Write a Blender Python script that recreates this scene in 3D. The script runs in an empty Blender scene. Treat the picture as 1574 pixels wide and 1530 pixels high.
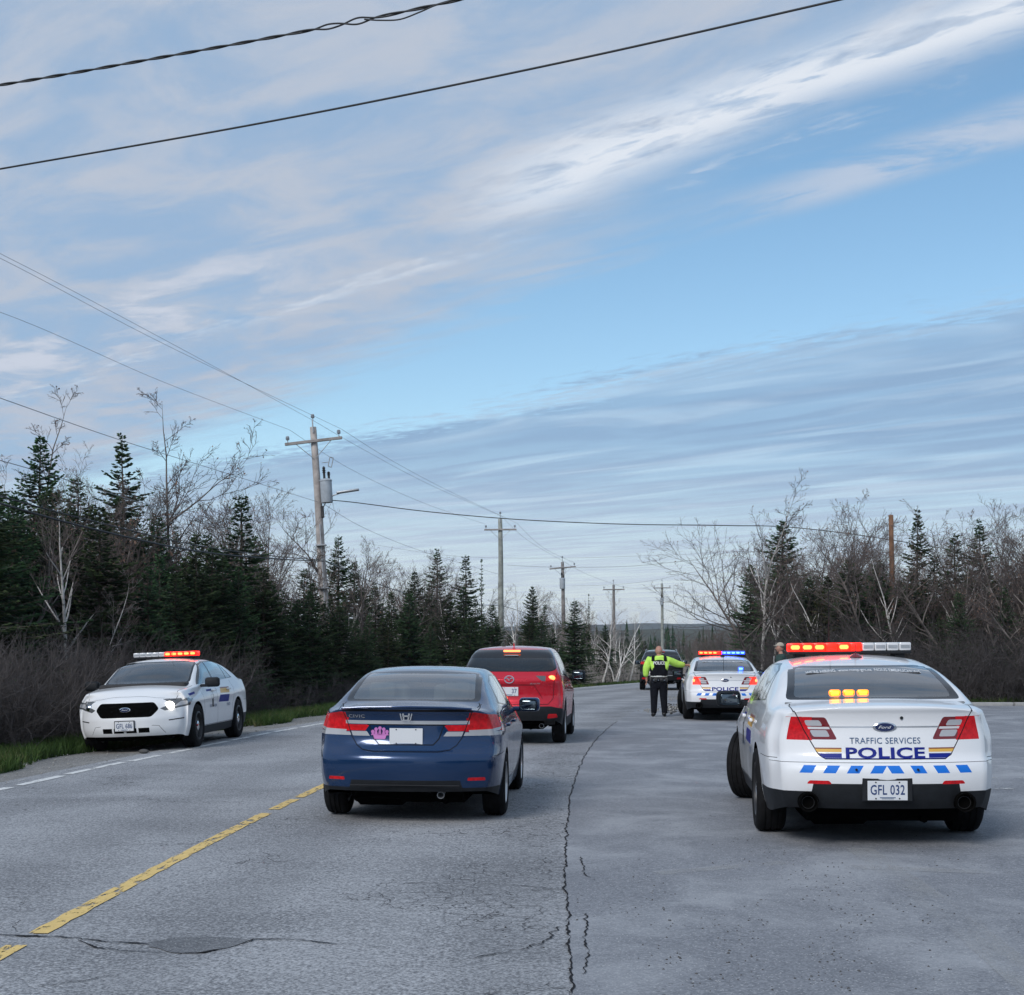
import bpy, bmesh, math, random
import numpy as np
from mathutils import Vector, Matrix
from mathutils.bvhtree import BVHTree
from mathutils import noise as mnoise

C = bpy.context.scene
col = C.collection
RAD = math.radians
random.seed(11)
rng = np.random.default_rng(11)

# ------------------------------------------------------------------ camera, sky, sun, exposure
CAM_H, FPX, PX0, PYH = 1.555, 2190.0, 787.0, 1006.0
cam_d = bpy.data.cameras.new('camera')
cam = bpy.data.objects.new('camera', cam_d)
col.objects.link(cam)
cam.location = (0, 0, CAM_H)
cam.rotation_euler = (RAD(90), 0, 0)
cam_d.sensor_fit = 'HORIZONTAL'
cam_d.sensor_width = 36.0
cam_d.lens = 36.0 * FPX / 1574.0
cam_d.shift_y = (PYH - 765.0) / 1574.0
cam_d.clip_start = 0.1
cam_d.clip_end = 30000
C.camera = cam

SUN_EL, SUN_AZ = RAD(36), RAD(212)        # azimuth clockwise from +Y: low sun behind the camera, to the left
world = bpy.data.worlds.new('World')
C.world = world
world.use_nodes = True
wt = world.node_tree
for n in list(wt.nodes):
    wt.nodes.remove(n)


class NT:
    """tiny node helper"""
    def __init__(self, tree):
        self.t = tree
    def n(self, typ, **kw):
        nd = self.t.nodes.new(typ)
        for k, v in kw.items():
            setattr(nd, k, v)
        return nd
    def link(self, a, b):
        self.t.links.new(a, b)
    def put(self, sock, v):
        if hasattr(v, 'is_output') or isinstance(v, bpy.types.NodeSocket):
            self.t.links.new(v, sock)
        else:
            if isinstance(v, tuple) and sock.type == 'RGBA' and len(v) == 3:
                v = (*v, 1.0)
            sock.default_value = v
    def math(self, op, a, b=None, c=None, clamp=False):
        m = self.n('ShaderNodeMath', operation=op)
        m.use_clamp = clamp
        self.put(m.inputs[0], a)
        if b is not None:
            self.put(m.inputs[1], b)
        if c is not None:
            self.put(m.inputs[2], c)
        return m.outputs[0]
    def comb(self, x, y, z):
        m = self.n('ShaderNodeCombineXYZ')
        for i, v in enumerate((x, y, z)):
            self.put(m.inputs[i], v)
        return m.outputs[0]
    def noise(self, vec, scale=1.0, detail=3.0, rough=0.55, dist=0.0):
        m = self.n('ShaderNodeTexNoise')
        if vec is not None:
            self.put(m.inputs['Vector'], vec)
        m.inputs['Scale'].default_value = scale
        m.inputs['Detail'].default_value = detail
        m.inputs['Roughness'].default_value = rough
        m.inputs['Distortion'].default_value = dist
        return m.outputs['Fac']
    def smooth(self, x, a, b):
        m = self.n('ShaderNodeMapRange', interpolation_type='SMOOTHSTEP')
        self.put(m.inputs['Value'], x)
        m.inputs['From Min'].default_value = a
        m.inputs['From Max'].default_value = b
        return m.outputs['Result']
    def mix(self, f, a, b):
        m = self.n('ShaderNodeMix', data_type='RGBA')
        self.put(m.inputs['Factor'], f)
        self.put(m.inputs[6], a)
        self.put(m.inputs[7], b)
        return m.outputs[2]
    def ramp(self, f, stops):
        m = self.n('ShaderNodeValToRGB')
        el = m.color_ramp.elements
        while len(el) < len(stops):
            el.new(0.5)
        for e, (p, c) in zip(el, stops):
            e.position = p
            e.color = c if len(c) == 4 else (*c, 1)
        self.put(m.inputs[0], f)
        return m.outputs[0]


def lin(r, g, b):
    f = lambda c: (c / 255 / 12.92) if c / 255 <= 0.04045 else ((c / 255 + 0.055) / 1.055) ** 2.4
    return (f(r), f(g), f(b), 1.0)


W = NT(wt)
sky = W.n('ShaderNodeTexSky', sky_type='NISHITA')
sky.sun_disc = False
sky.sun_elevation = SUN_EL
sky.sun_rotation = SUN_AZ
sky.air_density = 1.0
sky.dust_density = 0.1
sky.ozone_density = 1.0
tc = W.n('ShaderNodeTexCoord')
sx = W.n('ShaderNodeSeparateXYZ')
W.link(tc.outputs['Generated'], sx.inputs[0])
zz = W.math('MAXIMUM', sx.outputs[2], 0.03)
# one high cloud layer: (cu, cv) is the place on that layer above the camera
cu = W.math('DIVIDE', sx.outputs[0], zz)
cv = W.math('DIVIDE', sx.outputs[1], zz)
along = W.math('SUBTRACT', cu, cv)
across = W.math('ADD', cu, cv)
pw = W.comb(W.math('MULTIPLY', along, 0.55), W.math('MULTIPLY', across, 1.1), 3.7)
warp = W.math('SUBTRACT', W.noise(pw, 1.0, 4, 0.55), 0.5)
pst = W.comb(W.math('MULTIPLY', along, 1.1), W.math('MULTIPLY', across, 7.0), 0.0)
streak = W.noise(pst, 1.0, 6, 0.62, 0.6)
pfine = W.comb(W.math('MULTIPLY', along, 5.0), W.math('MULTIPLY', across, 12.0), 9.0)
ripple = W.noise(pfine, 1.0, 5, 0.6, 0.4)
pbig = W.comb(W.math('MULTIPLY', cu, 0.9), W.math('MULTIPLY', cv, 0.9), 1.3)
big = W.noise(pbig, 1.0, 4, 0.55, 0.3)
g1 = W.math('ADD', W.math('MULTIPLY_ADD', cu, 1.85, cv), W.math('MULTIPLY_ADD', warp, 1.5, W.math('MULTIPLY', W.math('SUBTRACT', streak, 0.5), 1.5)))
plump = W.comb(W.math('MULTIPLY', along, 1.5), W.math('MULTIPLY', across, 3.0), 21.0)
lump = W.noise(plump, 1.0, 7, 0.62, 0.5)
veil = W.smooth(g1, 4.3, 3.1)
veil = W.math('MULTIPLY', veil, W.math('MULTIPLY_ADD', W.smooth(lump, 0.34, 0.62), 0.16, 0.84), clamp=True)
t1 = W.math('ADD', W.math('MULTIPLY_ADD', cu, 1.1, cv), W.math('MULTIPLY_ADD', warp, 0.35, 0.0))
gap = W.math('MULTIPLY', W.smooth(W.math('ABSOLUTE', W.math('SUBTRACT', t1, 3.42)), 0.36, 0.08), W.smooth(cu, -0.2, 0.5))
veil = W.math('MULTIPLY', veil, W.math('MULTIPLY_ADD', gap, -0.8, 1.0))
# bright feathery streak
band = W.smooth(W.math('ABSOLUTE', W.math('SUBTRACT', t1, 3.05)), 0.30, 0.03)
feather = W.math('MULTIPLY_ADD', ripple, 0.5, W.math('MULTIPLY', streak, 0.6))
bright = W.math('MULTIPLY', band, W.smooth(feather, 0.38, 0.58))
bright = W.math('MULTIPLY', bright, W.math('MULTIPLY', W.smooth(cu, -0.22, 0.16), W.smooth(cu, 2.4, 1.0)))
# second thin strand and the rosy patches low on the left
band2 = W.smooth(W.math('ABSOLUTE', W.math('SUBTRACT', t1, 3.36)), 0.16, 0.01)
wisp = W.math('MULTIPLY', W.math('MULTIPLY', band2, W.smooth(feather, 0.5, 0.72)), 0.6)
rosy = W.math('MULTIPLY', W.smooth(W.math('ABSOLUTE', W.math('SUBTRACT', t1, 3.0)), 0.42, 0.08), W.math('MULTIPLY', W.smooth(cu, -0.35, -0.9), W.smooth(lump, 0.46, 0.64)))
# soft rosy cloud band on the right
soft = W.math('MULTIPLY', W.smooth(W.math('ABSOLUTE', W.math('SUBTRACT', t1, 3.74)), 0.26, 0.05), W.math('MULTIPLY', W.smooth(cu, 0.2, 0.75), W.smooth(lump, 0.34, 0.54)))
soft = W.math('MULTIPLY', soft, 0.75)
# lower bank
b1 = W.math('ADD', W.math('MULTIPLY_ADD', cu, 1.15, cv), W.math('MULTIPLY_ADD', warp, 0.9, W.math('MULTIPLY', W.math('SUBTRACT', ripple, 0.5), 1.6)))
pst3 = W.comb(W.math('MULTIPLY', along, 0.7), W.math('MULTIPLY', across, 2.6), 15.0)
broad_d = W.noise(pst3, 0.7, 3.5, 0.55, 0.8)
bank = W.smooth(b1, 5.35, 6.0)
bank = W.math('MULTIPLY', bank, W.math('MULTIPLY_ADD', W.smooth(broad_d, 0.35, 0.65), 0.22, 0.74), clamp=True)
dens = W.math('MAXIMUM', W.math('MAXIMUM', veil, bank), W.math('MAXIMUM', W.math('MAXIMUM', bright, wisp), W.math('MAXIMUM', rosy, soft)), clamp=True)
c_veil = W.mix(W.smooth(W.math('MULTIPLY_ADD', lump, 0.6, W.math('MULTIPLY', big, 0.4)), 0.38, 0.62), lin(157, 184, 215), lin(187, 197, 213))
pst2 = W.comb(W.math('MULTIPLY', along, 0.5), W.math('MULTIPLY', across, 1.9), 5.0)
broad = W.noise(pst2, 0.8, 3.5, 0.55, 0.9)
c_bank = W.mix(W.smooth(broad, 0.46, 0.68), lin(144, 175, 209), lin(178, 203, 228))
low = W.smooth(sx.outputs[2], 0.16, 0.02)
c_bank = W.mix(low, c_bank, lin(208, 220, 234))
ccol = W.mix(W.smooth(b1, 4.6, 5.2), c_veil, c_bank)
ccol = W.mix(W.math('MAXIMUM', rosy, soft), ccol, lin(204, 212, 227))
ccol = W.mix(W.math('MAXIMUM', bright, wisp), ccol, lin(226, 233, 243))
bg_s = W.n('ShaderNodeBackground')
hs_ = W.n('ShaderNodeHueSaturation')
hs_.inputs['Saturation'].default_value = 1.12
hs_.inputs['Hue'].default_value = 0.492
W.link(sky.outputs[0], hs_.inputs['Color'])
W.link(hs_.outputs[0], bg_s.inputs[0])
bg_s.inputs[1].default_value = 0.138
bg_c = W.n('ShaderNodeBackground')
W.link(ccol, bg_c.inputs[0])
bg_c.inputs[1].default_value = 1.0
mx = W.n('ShaderNodeMixShader')
W.link(dens, mx.inputs[0])
W.link(bg_s.outputs[0], mx.inputs[1])
W.link(bg_c.outputs[0], mx.inputs[2])
wo = W.n('ShaderNodeOutputWorld')
W.link(mx.outputs[0], wo.inputs[0])

sun_d = bpy.data.lights.new('sun', 'SUN')
sun_d.energy = 2.3
sun_d.angle = RAD(22)
sun_d.color = (1.0, 0.97, 0.95)
sun = bpy.data.objects.new('sun', sun_d)
col.objects.link(sun)
sun_dir = Vector((math.sin(SUN_AZ) * math.cos(SUN_EL), math.cos(SUN_AZ) * math.cos(SUN_EL), math.sin(SUN_EL)))
sun.rotation_euler = (-sun_dir).to_track_quat('-Z', 'Y').to_euler()
sun.location = (-20, -20, 30)

vs = C.view_settings
vs.view_transform = 'Standard'
vs.look = 'None'
vs.exposure = 0.0
vs.gamma = 1.0
vs.use_curve_mapping = False
try:
    C.cycles.transparent_max_bounces = 24
    C.cycles.max_bounces = 8
    C.cycles.sample_clamp_indirect = 4.0
except Exception:
    pass

# ------------------------------------------------------------------ helpers
def mesh_np(name, V, faces_list, smooth=False, mats=(), mat_idx=None):
    """V (n,3); faces_list: list of int arrays (m,k)"""
    me = bpy.data.meshes.new(name)
    V = np.asarray(V, dtype=np.float32)
    me.vertices.add(len(V))
    me.vertices.foreach_set('co', V.ravel())
    fl = [np.asarray(f, dtype=np.int32) for f in faces_list if len(f)]
    nl = sum(f.size for f in fl)
    npoly = sum(len(f) for f in fl)
    me.loops.add(nl)
    me.polygons.add(npoly)
    loops = np.concatenate([f.ravel() for f in fl])
    tot = np.concatenate([np.full(len(f), f.shape[1], dtype=np.int32) for f in fl])
    start = np.concatenate([[0], np.cumsum(tot)[:-1]]).astype(np.int32)
    me.loops.foreach_set('vertex_index', loops)
    me.polygons.foreach_set('loop_start', start)
    me.polygons.foreach_set('loop_total', tot)
    if mat_idx is not None:
        me.polygons.foreach_set('material_index', np.asarray(mat_idx, dtype=np.int32))
    if smooth:
        me.polygons.foreach_set('use_smooth', np.ones(npoly, dtype=bool))
    me.update(calc_edges=True)
    for m in mats:
        me.materials.append(m)
    return me


def ob(name, data, parent=None, loc=(0, 0, 0), rot=(0, 0, 0), label=None, cat=None, group=None, kind=None):
    o = bpy.data.objects.new(name, data)
    col.objects.link(o)
    o.location = loc
    o.rotation_euler = rot
    if parent is not None:
        o.parent = parent
    if label:
        o['label'] = label
    if cat:
        o['category'] = cat
    if group:
        o['group'] = group
    if kind:
        o['kind'] = kind
    return o


def copy_tree(o, parent=None):
    c = o.copy()
    col.objects.link(c)
    c.parent = parent
    for ch in list(o.children):
        copy_tree(ch, c)
    return c


class MB:
    """small mesh builder on a bmesh"""
    def __init__(self):
        self.bm = bmesh.new()
    def box(self, c, s, rot=None, bev=0.0, seg=1):
        r = bmesh.ops.create_cube(self.bm, size=1.0)
        vs_ = r['verts']
        M = Matrix.Translation(c) @ (rot.to_4x4() if rot is not None else Matrix()) @ Matrix.Diagonal((*s, 1))
        bmesh.ops.transform(self.bm, matrix=M, verts=vs_)
        if bev > 0:
            es = list({e for v in vs_ for e in v.link_edges})
            bmesh.ops.bevel(self.bm, geom=es, offset=bev, segments=seg, affect='EDGES', profile=0.5)
        return self
    def cyl(self, p0, p1, r0, r1=None, n=16, caps=True):
        p0, p1 = Vector(p0), Vector(p1)
        r1 = r0 if r1 is None else r1
        d = p1 - p0
        q = d.to_track_quat('Z', 'Y').to_matrix()
        rings = []
        for p, r in ((p0, r0), (p1, r1)):
            rings.append([self.bm.verts.new(p + q @ Vector((r * math.cos(2 * math.pi * i / n), r * math.sin(2 * math.pi * i / n), 0))) for i in range(n)])
        for i in range(n):
            j = (i + 1) % n
            self.bm.faces.new((rings[0][i], rings[0][j], rings[1][j], rings[1][i]))
        if caps:
            self.bm.faces.new(rings[0][::-1])
            self.bm.faces.new(rings[1])
        return self
    def tube(self, pts, r, n=8):
        """bent tube through points"""
        pts = [Vector(p) for p in pts]
        rs = r if isinstance(r, (list, tuple)) else [r] * len(pts)
        prev = None
        for i, p in enumerate(pts):
            d = (pts[min(i + 1, len(pts) - 1)] - pts[max(i - 1, 0)]).normalized()
            q = d.to_track_quat('Z', 'Y').to_matrix()
            ring = [self.bm.verts.new(p + q @ Vector((rs[i] * math.cos(2 * math.pi * k / n), rs[i] * math.sin(2 * math.pi * k / n), 0))) for k in range(n)]
            if prev:
                off = min(range(n), key=lambda s: sum((prev[k].co - ring[(k + s) % n].co).length for k in range(0, n, max(1, n // 4))))
                ring = ring[off:] + ring[:off]
                for k in range(n):
                    j = (k + 1) % n
                    self.bm.faces.new((prev[k], prev[j], ring[j], ring[k]))
            else:
                self.bm.faces.new(ring[::-1])
            prev = ring
        self.bm.faces.new(prev)
        return self
    def lathe(self, prof, n=32, axis='x', c=(0, 0, 0), closed=True):
        """prof: list of (r, a) radius and axial position"""
        c = Vector(c)
        rings = []
        for k in range(n):
            t = 2 * math.pi * k / n
            ring = []
            for r, a in prof:
                if axis == 'x':
                    p = Vector((a, r * math.cos(t), r * math.sin(t)))
                elif axis == 'z':
                    p = Vector((r * math.cos(t), r * math.sin(t), a))
                else:
                    p = Vector((r * math.cos(t), a, r * math.sin(t)))
                ring.append(self.bm.verts.new(p + c))
            rings.append(ring)
        m = len(prof)
        for k in range(n):
            a, b = rings[k], rings[(k + 1) % n]
            for i in range(m if closed else m - 1):
                j = (i + 1) % m
                self.bm.faces.new((a[i], b[i], b[j], a[j]))
        return self
    def poly(self, pts, thick_vec):
        """flat polygon extruded by thick_vec"""
        t = Vector(thick_vec)
        a = [self.bm.verts.new(Vector(p)) for p in pts]
        b = [self.bm.verts.new(Vector(p) + t) for p in pts]
        self.bm.faces.new(a[::-1])
        self.bm.faces.new(b)
        n = len(a)
        for i in range(n):
            j = (i + 1) % n
            self.bm.faces.new((a[i], a[j], b[j], b[i]))
        return self
    def sphere(self, c, r, s=(1, 1, 1), u=14, v=10):
        M = Matrix.Translation(c) @ Matrix.Diagonal((*s, 1))
        bmesh.ops.create_uvsphere(self.bm, u_segments=u, v_segments=v, radius=r, matrix=M)
        return self
    def mesh(self, name, mats=(), smooth=False, subsurf=0):
        bmesh.ops.recalc_face_normals(self.bm, faces=self.bm.faces[:])
        me = bpy.data.meshes.new(name)
        self.bm.to_mesh(me)
        self.bm.free()
        if not isinstance(mats, (list, tuple)):
            mats = (mats,)
        for m in mats:
            me.materials.append(m)
        if smooth:
            for p in me.polygons:
                p.use_smooth = True
            try:
                me.set_sharp_from_angle(angle=RAD(40))
            except Exception:
                pass
        return me


def smoothed(me, levels=1):
    """bake a subdivision surface into the mesh"""
    t = bpy.data.objects.new('work', me)
    col.objects.link(t)
    md = t.modifiers.new('s', 'SUBSURF')
    md.levels = levels
    md.render_levels = levels
    dg = bpy.context.evaluated_depsgraph_get()
    m2 = bpy.data.meshes.new_from_object(t.evaluated_get(dg))
    bpy.data.objects.remove(t)
    for p in m2.polygons:
        p.use_smooth = True
    return m2


def skin_mesh(name, verts, edges, radii, mat, root=0, levels=2):
    me = bpy.data.meshes.new(name + '_cage')
    me.from_pydata(verts, edges, [])
    t = bpy.data.objects.new('work', me)
    col.objects.link(t)
    t.modifiers.new('k', 'SKIN')
    for i, r in enumerate(radii):
        r = r if isinstance(r, (tuple, list)) else (r, r)
        me.skin_vertices[0].data[i].radius = r
        me.skin_vertices[0].data[i].use_root = (i == root)
    sm = t.modifiers.new('s', 'SUBSURF')
    sm.levels = levels
    sm.render_levels = levels
    dg = bpy.context.evaluated_depsgraph_get()
    m2 = bpy.data.meshes.new_from_object(t.evaluated_get(dg))
    m2.name = name
    bpy.data.objects.remove(t)
    bpy.data.meshes.remove(me)
    m2.materials.clear()
    m2.materials.append(mat)
    for p in m2.polygons:
        p.use_smooth = True
    return m2


def text_mesh(s, height, width=None, bold=0.0, spacing=1.0):
    """flat lettering centred on the origin in the XY plane"""
    cu_ = bpy.data.curves.new('lettering', 'FONT')
    cu_.body = s
    cu_.size = 1.0
    cu_.offset = bold
    cu_.space_character = spacing
    cu_.resolution_u = 3
    t = bpy.data.objects.new('work', cu_)
    col.objects.link(t)
    dg = bpy.context.evaluated_depsgraph_get()
    me = bpy.data.meshes.new_from_object(t.evaluated_get(dg))
    bpy.data.objects.remove(t)
    V = np.empty(len(me.vertices) * 3)
    me.vertices.foreach_get('co', V)
    V = V.reshape(-1, 3)
    mn, mxx = V.min(0), V.max(0)
    V -= (mn + mxx) / 2
    h0, w0 = (mxx - mn)[1], (mxx - mn)[0]
    V[:, 1] *= height / h0
    V[:, 0] *= (width / w0) if width else height / h0
    return V, me


def pbr(name, base, rough=0.5, metal=0.0, spec=0.5, coat=0.0, emit=None, estr=0.0, trans=0.0, alpha=1.0):
    m = bpy.data.materials.new(name)
    m.use_nodes = True
    b = m.node_tree.nodes['Principled BSDF']
    b.inputs['Base Color'].default_value = (*base[:3], 1)
    b.inputs['Roughness'].default_value = rough
    b.inputs['Metallic'].default_value = metal
    b.inputs['Specular IOR Level'].default_value = spec
    b.inputs['Coat Weight'].default_value = coat
    b.inputs['Coat Roughness'].default_value = 0.04
    if emit:
        b.inputs['Emission Color'].default_value = (*emit[:3], 1)
        b.inputs['Emission Strength'].default_value = estr
    return m


def noisy(m, scale=8.0, amt=0.15, bump=0.0, rough_amt=0.0, detail=5.0, coord='Object', stretch=None):
    """break a plain material up: colour and roughness noise, fine relief"""
    T = NT(m.node_tree)
    b = m.node_tree.nodes['Principled BSDF']
    tcn = T.n('ShaderNodeTexCoord')
    vec = tcn.outputs[coord]
    if stretch:
        mp = T.n('ShaderNodeMapping')
        mp.inputs['Scale'].default_value = stretch
        T.link(vec, mp.inputs[0])
        vec = mp.outputs[0]
    f = T.noise(vec, scale, detail, 0.6)
    base = tuple(b.inputs['Base Color'].default_value)
    lo = tuple(c * (1 - amt) for c in base[:3])
    hi = tuple(min(1, c * (1 + amt)) for c in base[:3])
    c = T.ramp(f, [(0.3, lo), (0.7, hi)])
    T.link(c, b.inputs['Base Color'])
    if rough_amt:
        r0 = b.inputs['Roughness'].default_value
        T.link(T.math('MULTIPLY_ADD', f, rough_amt, r0 - rough_amt / 2, clamp=True), b.inputs['Roughness'])
    if bump:
        bp = T.n('ShaderNodeBump')
        bp.inputs['Strength'].default_value = bump
        bp.inputs['Distance'].default_value = 0.01
        T.link(f, bp.inputs['Height'])
        T.link(bp.outputs[0], b.inputs['Normal'])
    return m


def pchip(pts):
    xs = np.array([p[0] for p in pts], float)
    ys = np.array([p[1] for p in pts], float)
    h = np.diff(xs)
    d = np.diff(ys) / h
    m = np.zeros(len(xs))
    for i in range(1, len(xs) - 1):
        if d[i - 1] * d[i] > 0:
            w1, w2 = 2 * h[i] + h[i - 1], h[i] + 2 * h[i - 1]
            m[i] = (w1 + w2) / (w1 / d[i - 1] + w2 / d[i])
    m[0], m[-1] = d[0], d[-1]
    def f(x):
        x = min(max(x, xs[0]), xs[-1])
        i = min(max(int(np.searchsorted(xs, x)) - 1, 0), len(h) - 1)
        t = (x - xs[i]) / h[i]
        return float((2 * t**3 - 3 * t**2 + 1) * ys[i] + (t**3 - 2 * t**2 + t) * h[i] * m[i] + (-2 * t**3 + 3 * t**2) * ys[i + 1] + (t**3 - t**2) * h[i] * m[i + 1])
    return f


def sstep(a, b, x):
    t = np.clip((x - a) / (b - a), 0, 1)
    return t * t * (3 - 2 * t)


def px_x(px, D):
    return (px - PX0) / FPX * D


def px_z(py, D):
    return CAM_H - (py - PYH) / FPX * D


# ------------------------------------------------------------------ road geometry
def edge(D):
    """x of the white edge line on the left of the road at distance D"""
    D = np.asarray(D, float)
    d = np.minimum(D, 80.0) - 19.5
    x = -5.65 + 0.08 * d + 0.0024 * d * d
    return x + np.maximum(D - 80.0, 0) * 0.37


def centre(D):
    return edge(D) + 3.62


def seam(D):
    return centre(D) + 2.95


def gz(x, D):
    """height of the ground"""
    x = np.asarray(x, float)
    D = np.asarray(D, float)
    e = x - edge(D)
    l = np.clip(-e - 0.25, 0, None)
    z = -0.045 * np.minimum(l, 2.4) - 0.14 * sstep(2.4, 4.2, l) + 0.5 * sstep(5.5, 14, l)
    s = np.clip(x - seam(D), 0, None)
    z = z + 0.012 * np.minimum(s, 8) * sstep(30, 22, D)
    return z
# ------------------------------------------------------------------ materials of the ground
def asphalt(name, dark, light, dusty=0.0, crackle=0.0, grain=70.0, tracks=0.0):
    m = pbr(name, (0.2, 0.2, 0.2), rough=0.86, spec=0.35)
    T = NT(m.node_tree)
    b = m.node_tree.nodes['Principled BSDF']
    tcn = T.n('ShaderNodeTexCoord')
    o = tcn.outputs['Object']
    g = T.noise(o, grain, 3, 0.7)
    g2 = T.noise(o, grain * 0.33, 2, 0.6)
    big = T.noise(o, 0.55, 5, 0.6, 0.4)
    f = T.math('MULTIPLY_ADD', g, 1.25, T.math('MULTIPLY_ADD', big, 0.38, -0.315))
    f = T.math('MULTIPLY_ADD', g2, 0.4, T.math('SUBTRACT', f, 0.2))
    c = T.ramp(f, [(0.36, dark), (0.52, tuple((a + b_) / 2 for a, b_ in zip(dark, light))), (0.66, light)])
    # single pale stones
    vo = T.n('ShaderNodeTexVoronoi')
    vo.inputs['Scale'].default_value = grain * 0.9
    T.link(o, vo.inputs['Vector'])
    st = T.math('MULTIPLY', T.smooth(vo.outputs['Distance'], 0.34, 0.16), T.smooth(T.noise(o, grain * 0.6, 1, 0.5), 0.52, 0.62))
    c = T.mix(T.math('MULTIPLY', st, 0.8), c, (0.56, 0.56, 0.55, 1))
    at = T.n('ShaderNodeAttribute', attribute_name='lane')
    lane = at.outputs['Fac']
    if tracks:
        w = T.math('COSINE', T.math('MULTIPLY', T.math('ADD', lane, 0.05), 3.49))
        k = T.math('MULTIPLY', T.math('MULTIPLY_ADD', T.noise(o, 0.8, 3, 0.5), 0.8, 0.1), tracks)
        c = T.mix(T.math('MULTIPLY', T.smooth(w, -0.2, 0.9), k, clamp=True), c, tuple(x * 1.2 for x in light))
        # darker oil strip in the middle of a lane
        c = T.mix(T.math('MULTIPLY', T.smooth(w, -0.2, -1.0), 0.20, clamp=True), c, dark)
    if dusty:
        mp = T.n('ShaderNodeMapping')
        mp.inputs['Scale'].default_value = (0.95, 0.75, 1)
        mp.inputs['Rotation'].default_value = (0, 0, 0.25)
        T.link(o, mp.inputs[0])
        d = T.smooth(T.noise(mp.outputs[0], 1.0, 6, 0.62, 0.5), 0.42, 0.72)
        c = T.mix(T.math('MULTIPLY', d, dusty), c, (0.44, 0.45, 0.465, 1))
        d2 = T.smooth(T.noise(o, 26, 2, 0.5), 0.64, 0.70)
        pm = T.smooth(T.noise(o, 0.9, 3, 0.5), 0.46, 0.62)
        c = T.mix(T.math('MULTIPLY', T.math('MULTIPLY', d2, pm), 0.6), c, (0.035, 0.035, 0.037, 1))
    hgt = g
    if crackle:
        wv = T.n('ShaderNodeTexNoise')
        wv.inputs['Scale'].default_value = 3.0
        wv.inputs['Detail'].default_value = 4
        T.link(o, wv.inputs['Vector'])
        va = T.n('ShaderNodeVectorMath', operation='SCALE')
        T.link(wv.outputs['Color'], va.inputs[0])
        va.inputs['Scale'].default_value = 0.34
        vb = T.n('ShaderNodeVectorMath', operation='ADD')
        T.link(o, vb.inputs[0])
        T.link(va.outputs[0], vb.inputs[1])
        ks = []
        for sc, wd, lo, hi in ((5.5, 0.022, 0.585, 0.66), (0.9, 0.0045, 0.52, 0.62)):
            v2 = T.n('ShaderNodeTexVoronoi', feature='DISTANCE_TO_EDGE')
            v2.inputs['Scale'].default_value = sc
            T.link(vb.outputs[0], v2.inputs['Vector'])
            line = T.smooth(v2.outputs['Distance'], wd, wd * 0.3)
            msk = T.noise(o, 0.75, 3, 0.55)
            if sc > 2:
                msk = T.math('ADD', msk, T.math('MULTIPLY', T.smooth(T.math('ABSOLUTE', T.math('SUBTRACT', lane, 2.55)), 1.0, 0.1), 0.13))
            ks.append(T.math('MULTIPLY', line, T.smooth(msk, lo, hi)))
        k = T.math('MULTIPLY', T.math('MAXIMUM', ks[0], ks[1]), crackle, clamp=True)
        c = T.mix(k, c, (0.03, 0.03, 0.032, 1))
        hgt = T.math('SUBTRACT', g, T.math('MULTIPLY', k, 1.5))
    T.link(c, b.inputs['Base Color'])
    bp = T.n('ShaderNodeBump')
    bp.inputs['Strength'].default_value = 0.7
    bp.inputs['Distance'].default_value = 0.008
    T.link(hgt, bp.inputs['Height'])
    T.link(bp.outputs[0], b.inputs['Normal'])
    return m


M_ROAD = asphalt('old_asphalt', (0.125, 0.129, 0.138), (0.42, 0.427, 0.44), crackle=0.8, tracks=0.18, grain=48.0)
M_APRON = asphalt('smooth_asphalt', (0.15, 0.158, 0.175), (0.27, 0.278, 0.298), dusty=0.5, grain=62)
M_PATCH = asphalt('patch_asphalt', (0.095, 0.10, 0.108), (0.21, 0.215, 0.225), grain=70)
M_GRAVEL = asphalt('shoulder_gravel', (0.12, 0.117, 0.113), (0.30, 0.29, 0.272), grain=38)
M_CRACK = pbr('crack_shadow', (0.022, 0.022, 0.024), rough=0.95, spec=0.1)


def paint(name, colr, wear_lo, wear_hi, sc=9.0, cover=1.0):
    m = pbr(name, colr, rough=0.7)
    T = NT(m.node_tree)
    b = m.node_tree.nodes['Principled BSDF']
    out = m.node_tree.nodes['Material Output']
    tcn = T.n('ShaderNodeTexCoord')
    o = tcn.outputs['Object']
    mp = T.n('ShaderNodeMapping')
    mp.inputs['Scale'].default_value = (1, .28, 1)
    T.link(o, mp.inputs[0])
    f = T.math('MULTIPLY_ADD', T.noise(mp.outputs[0], sc, 5, 0.65, 0.3), 0.75, T.math('MULTIPLY', T.noise(o, 55, 2, 0.6), 0.3))
    k = T.math('MULTIPLY', T.smooth(f, wear_lo, wear_hi), cover)
    c = T.ramp(T.noise(o, 14, 4, 0.6), [(0.3, tuple(x * 0.8 for x in colr[:3])), (0.7, colr[:3])])
    T.link(c, b.inputs['Base Color'])
    tr = T.n('ShaderNodeBsdfTransparent')
    mxs = T.n('ShaderNodeMixShader')
    T.link(k, mxs.inputs[0])
    T.link(tr.outputs[0], mxs.inputs[1])
    T.link(b.outputs[0], mxs.inputs[2])
    T.link(mxs.outputs[0], out.inputs[0])
    return m


M_YEL = paint('worn_yellow_paint', (0.78, 0.55, 0.19), 0.435, 0.50, 16.0)
M_WHT = paint('worn_white_paint', (0.74, 0.74, 0.72), 0.40, 0.50)
M_FAINT = paint('faint_white_paint', (0.55, 0.55, 0.54), 0.52, 0.62, 4.0)

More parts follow.
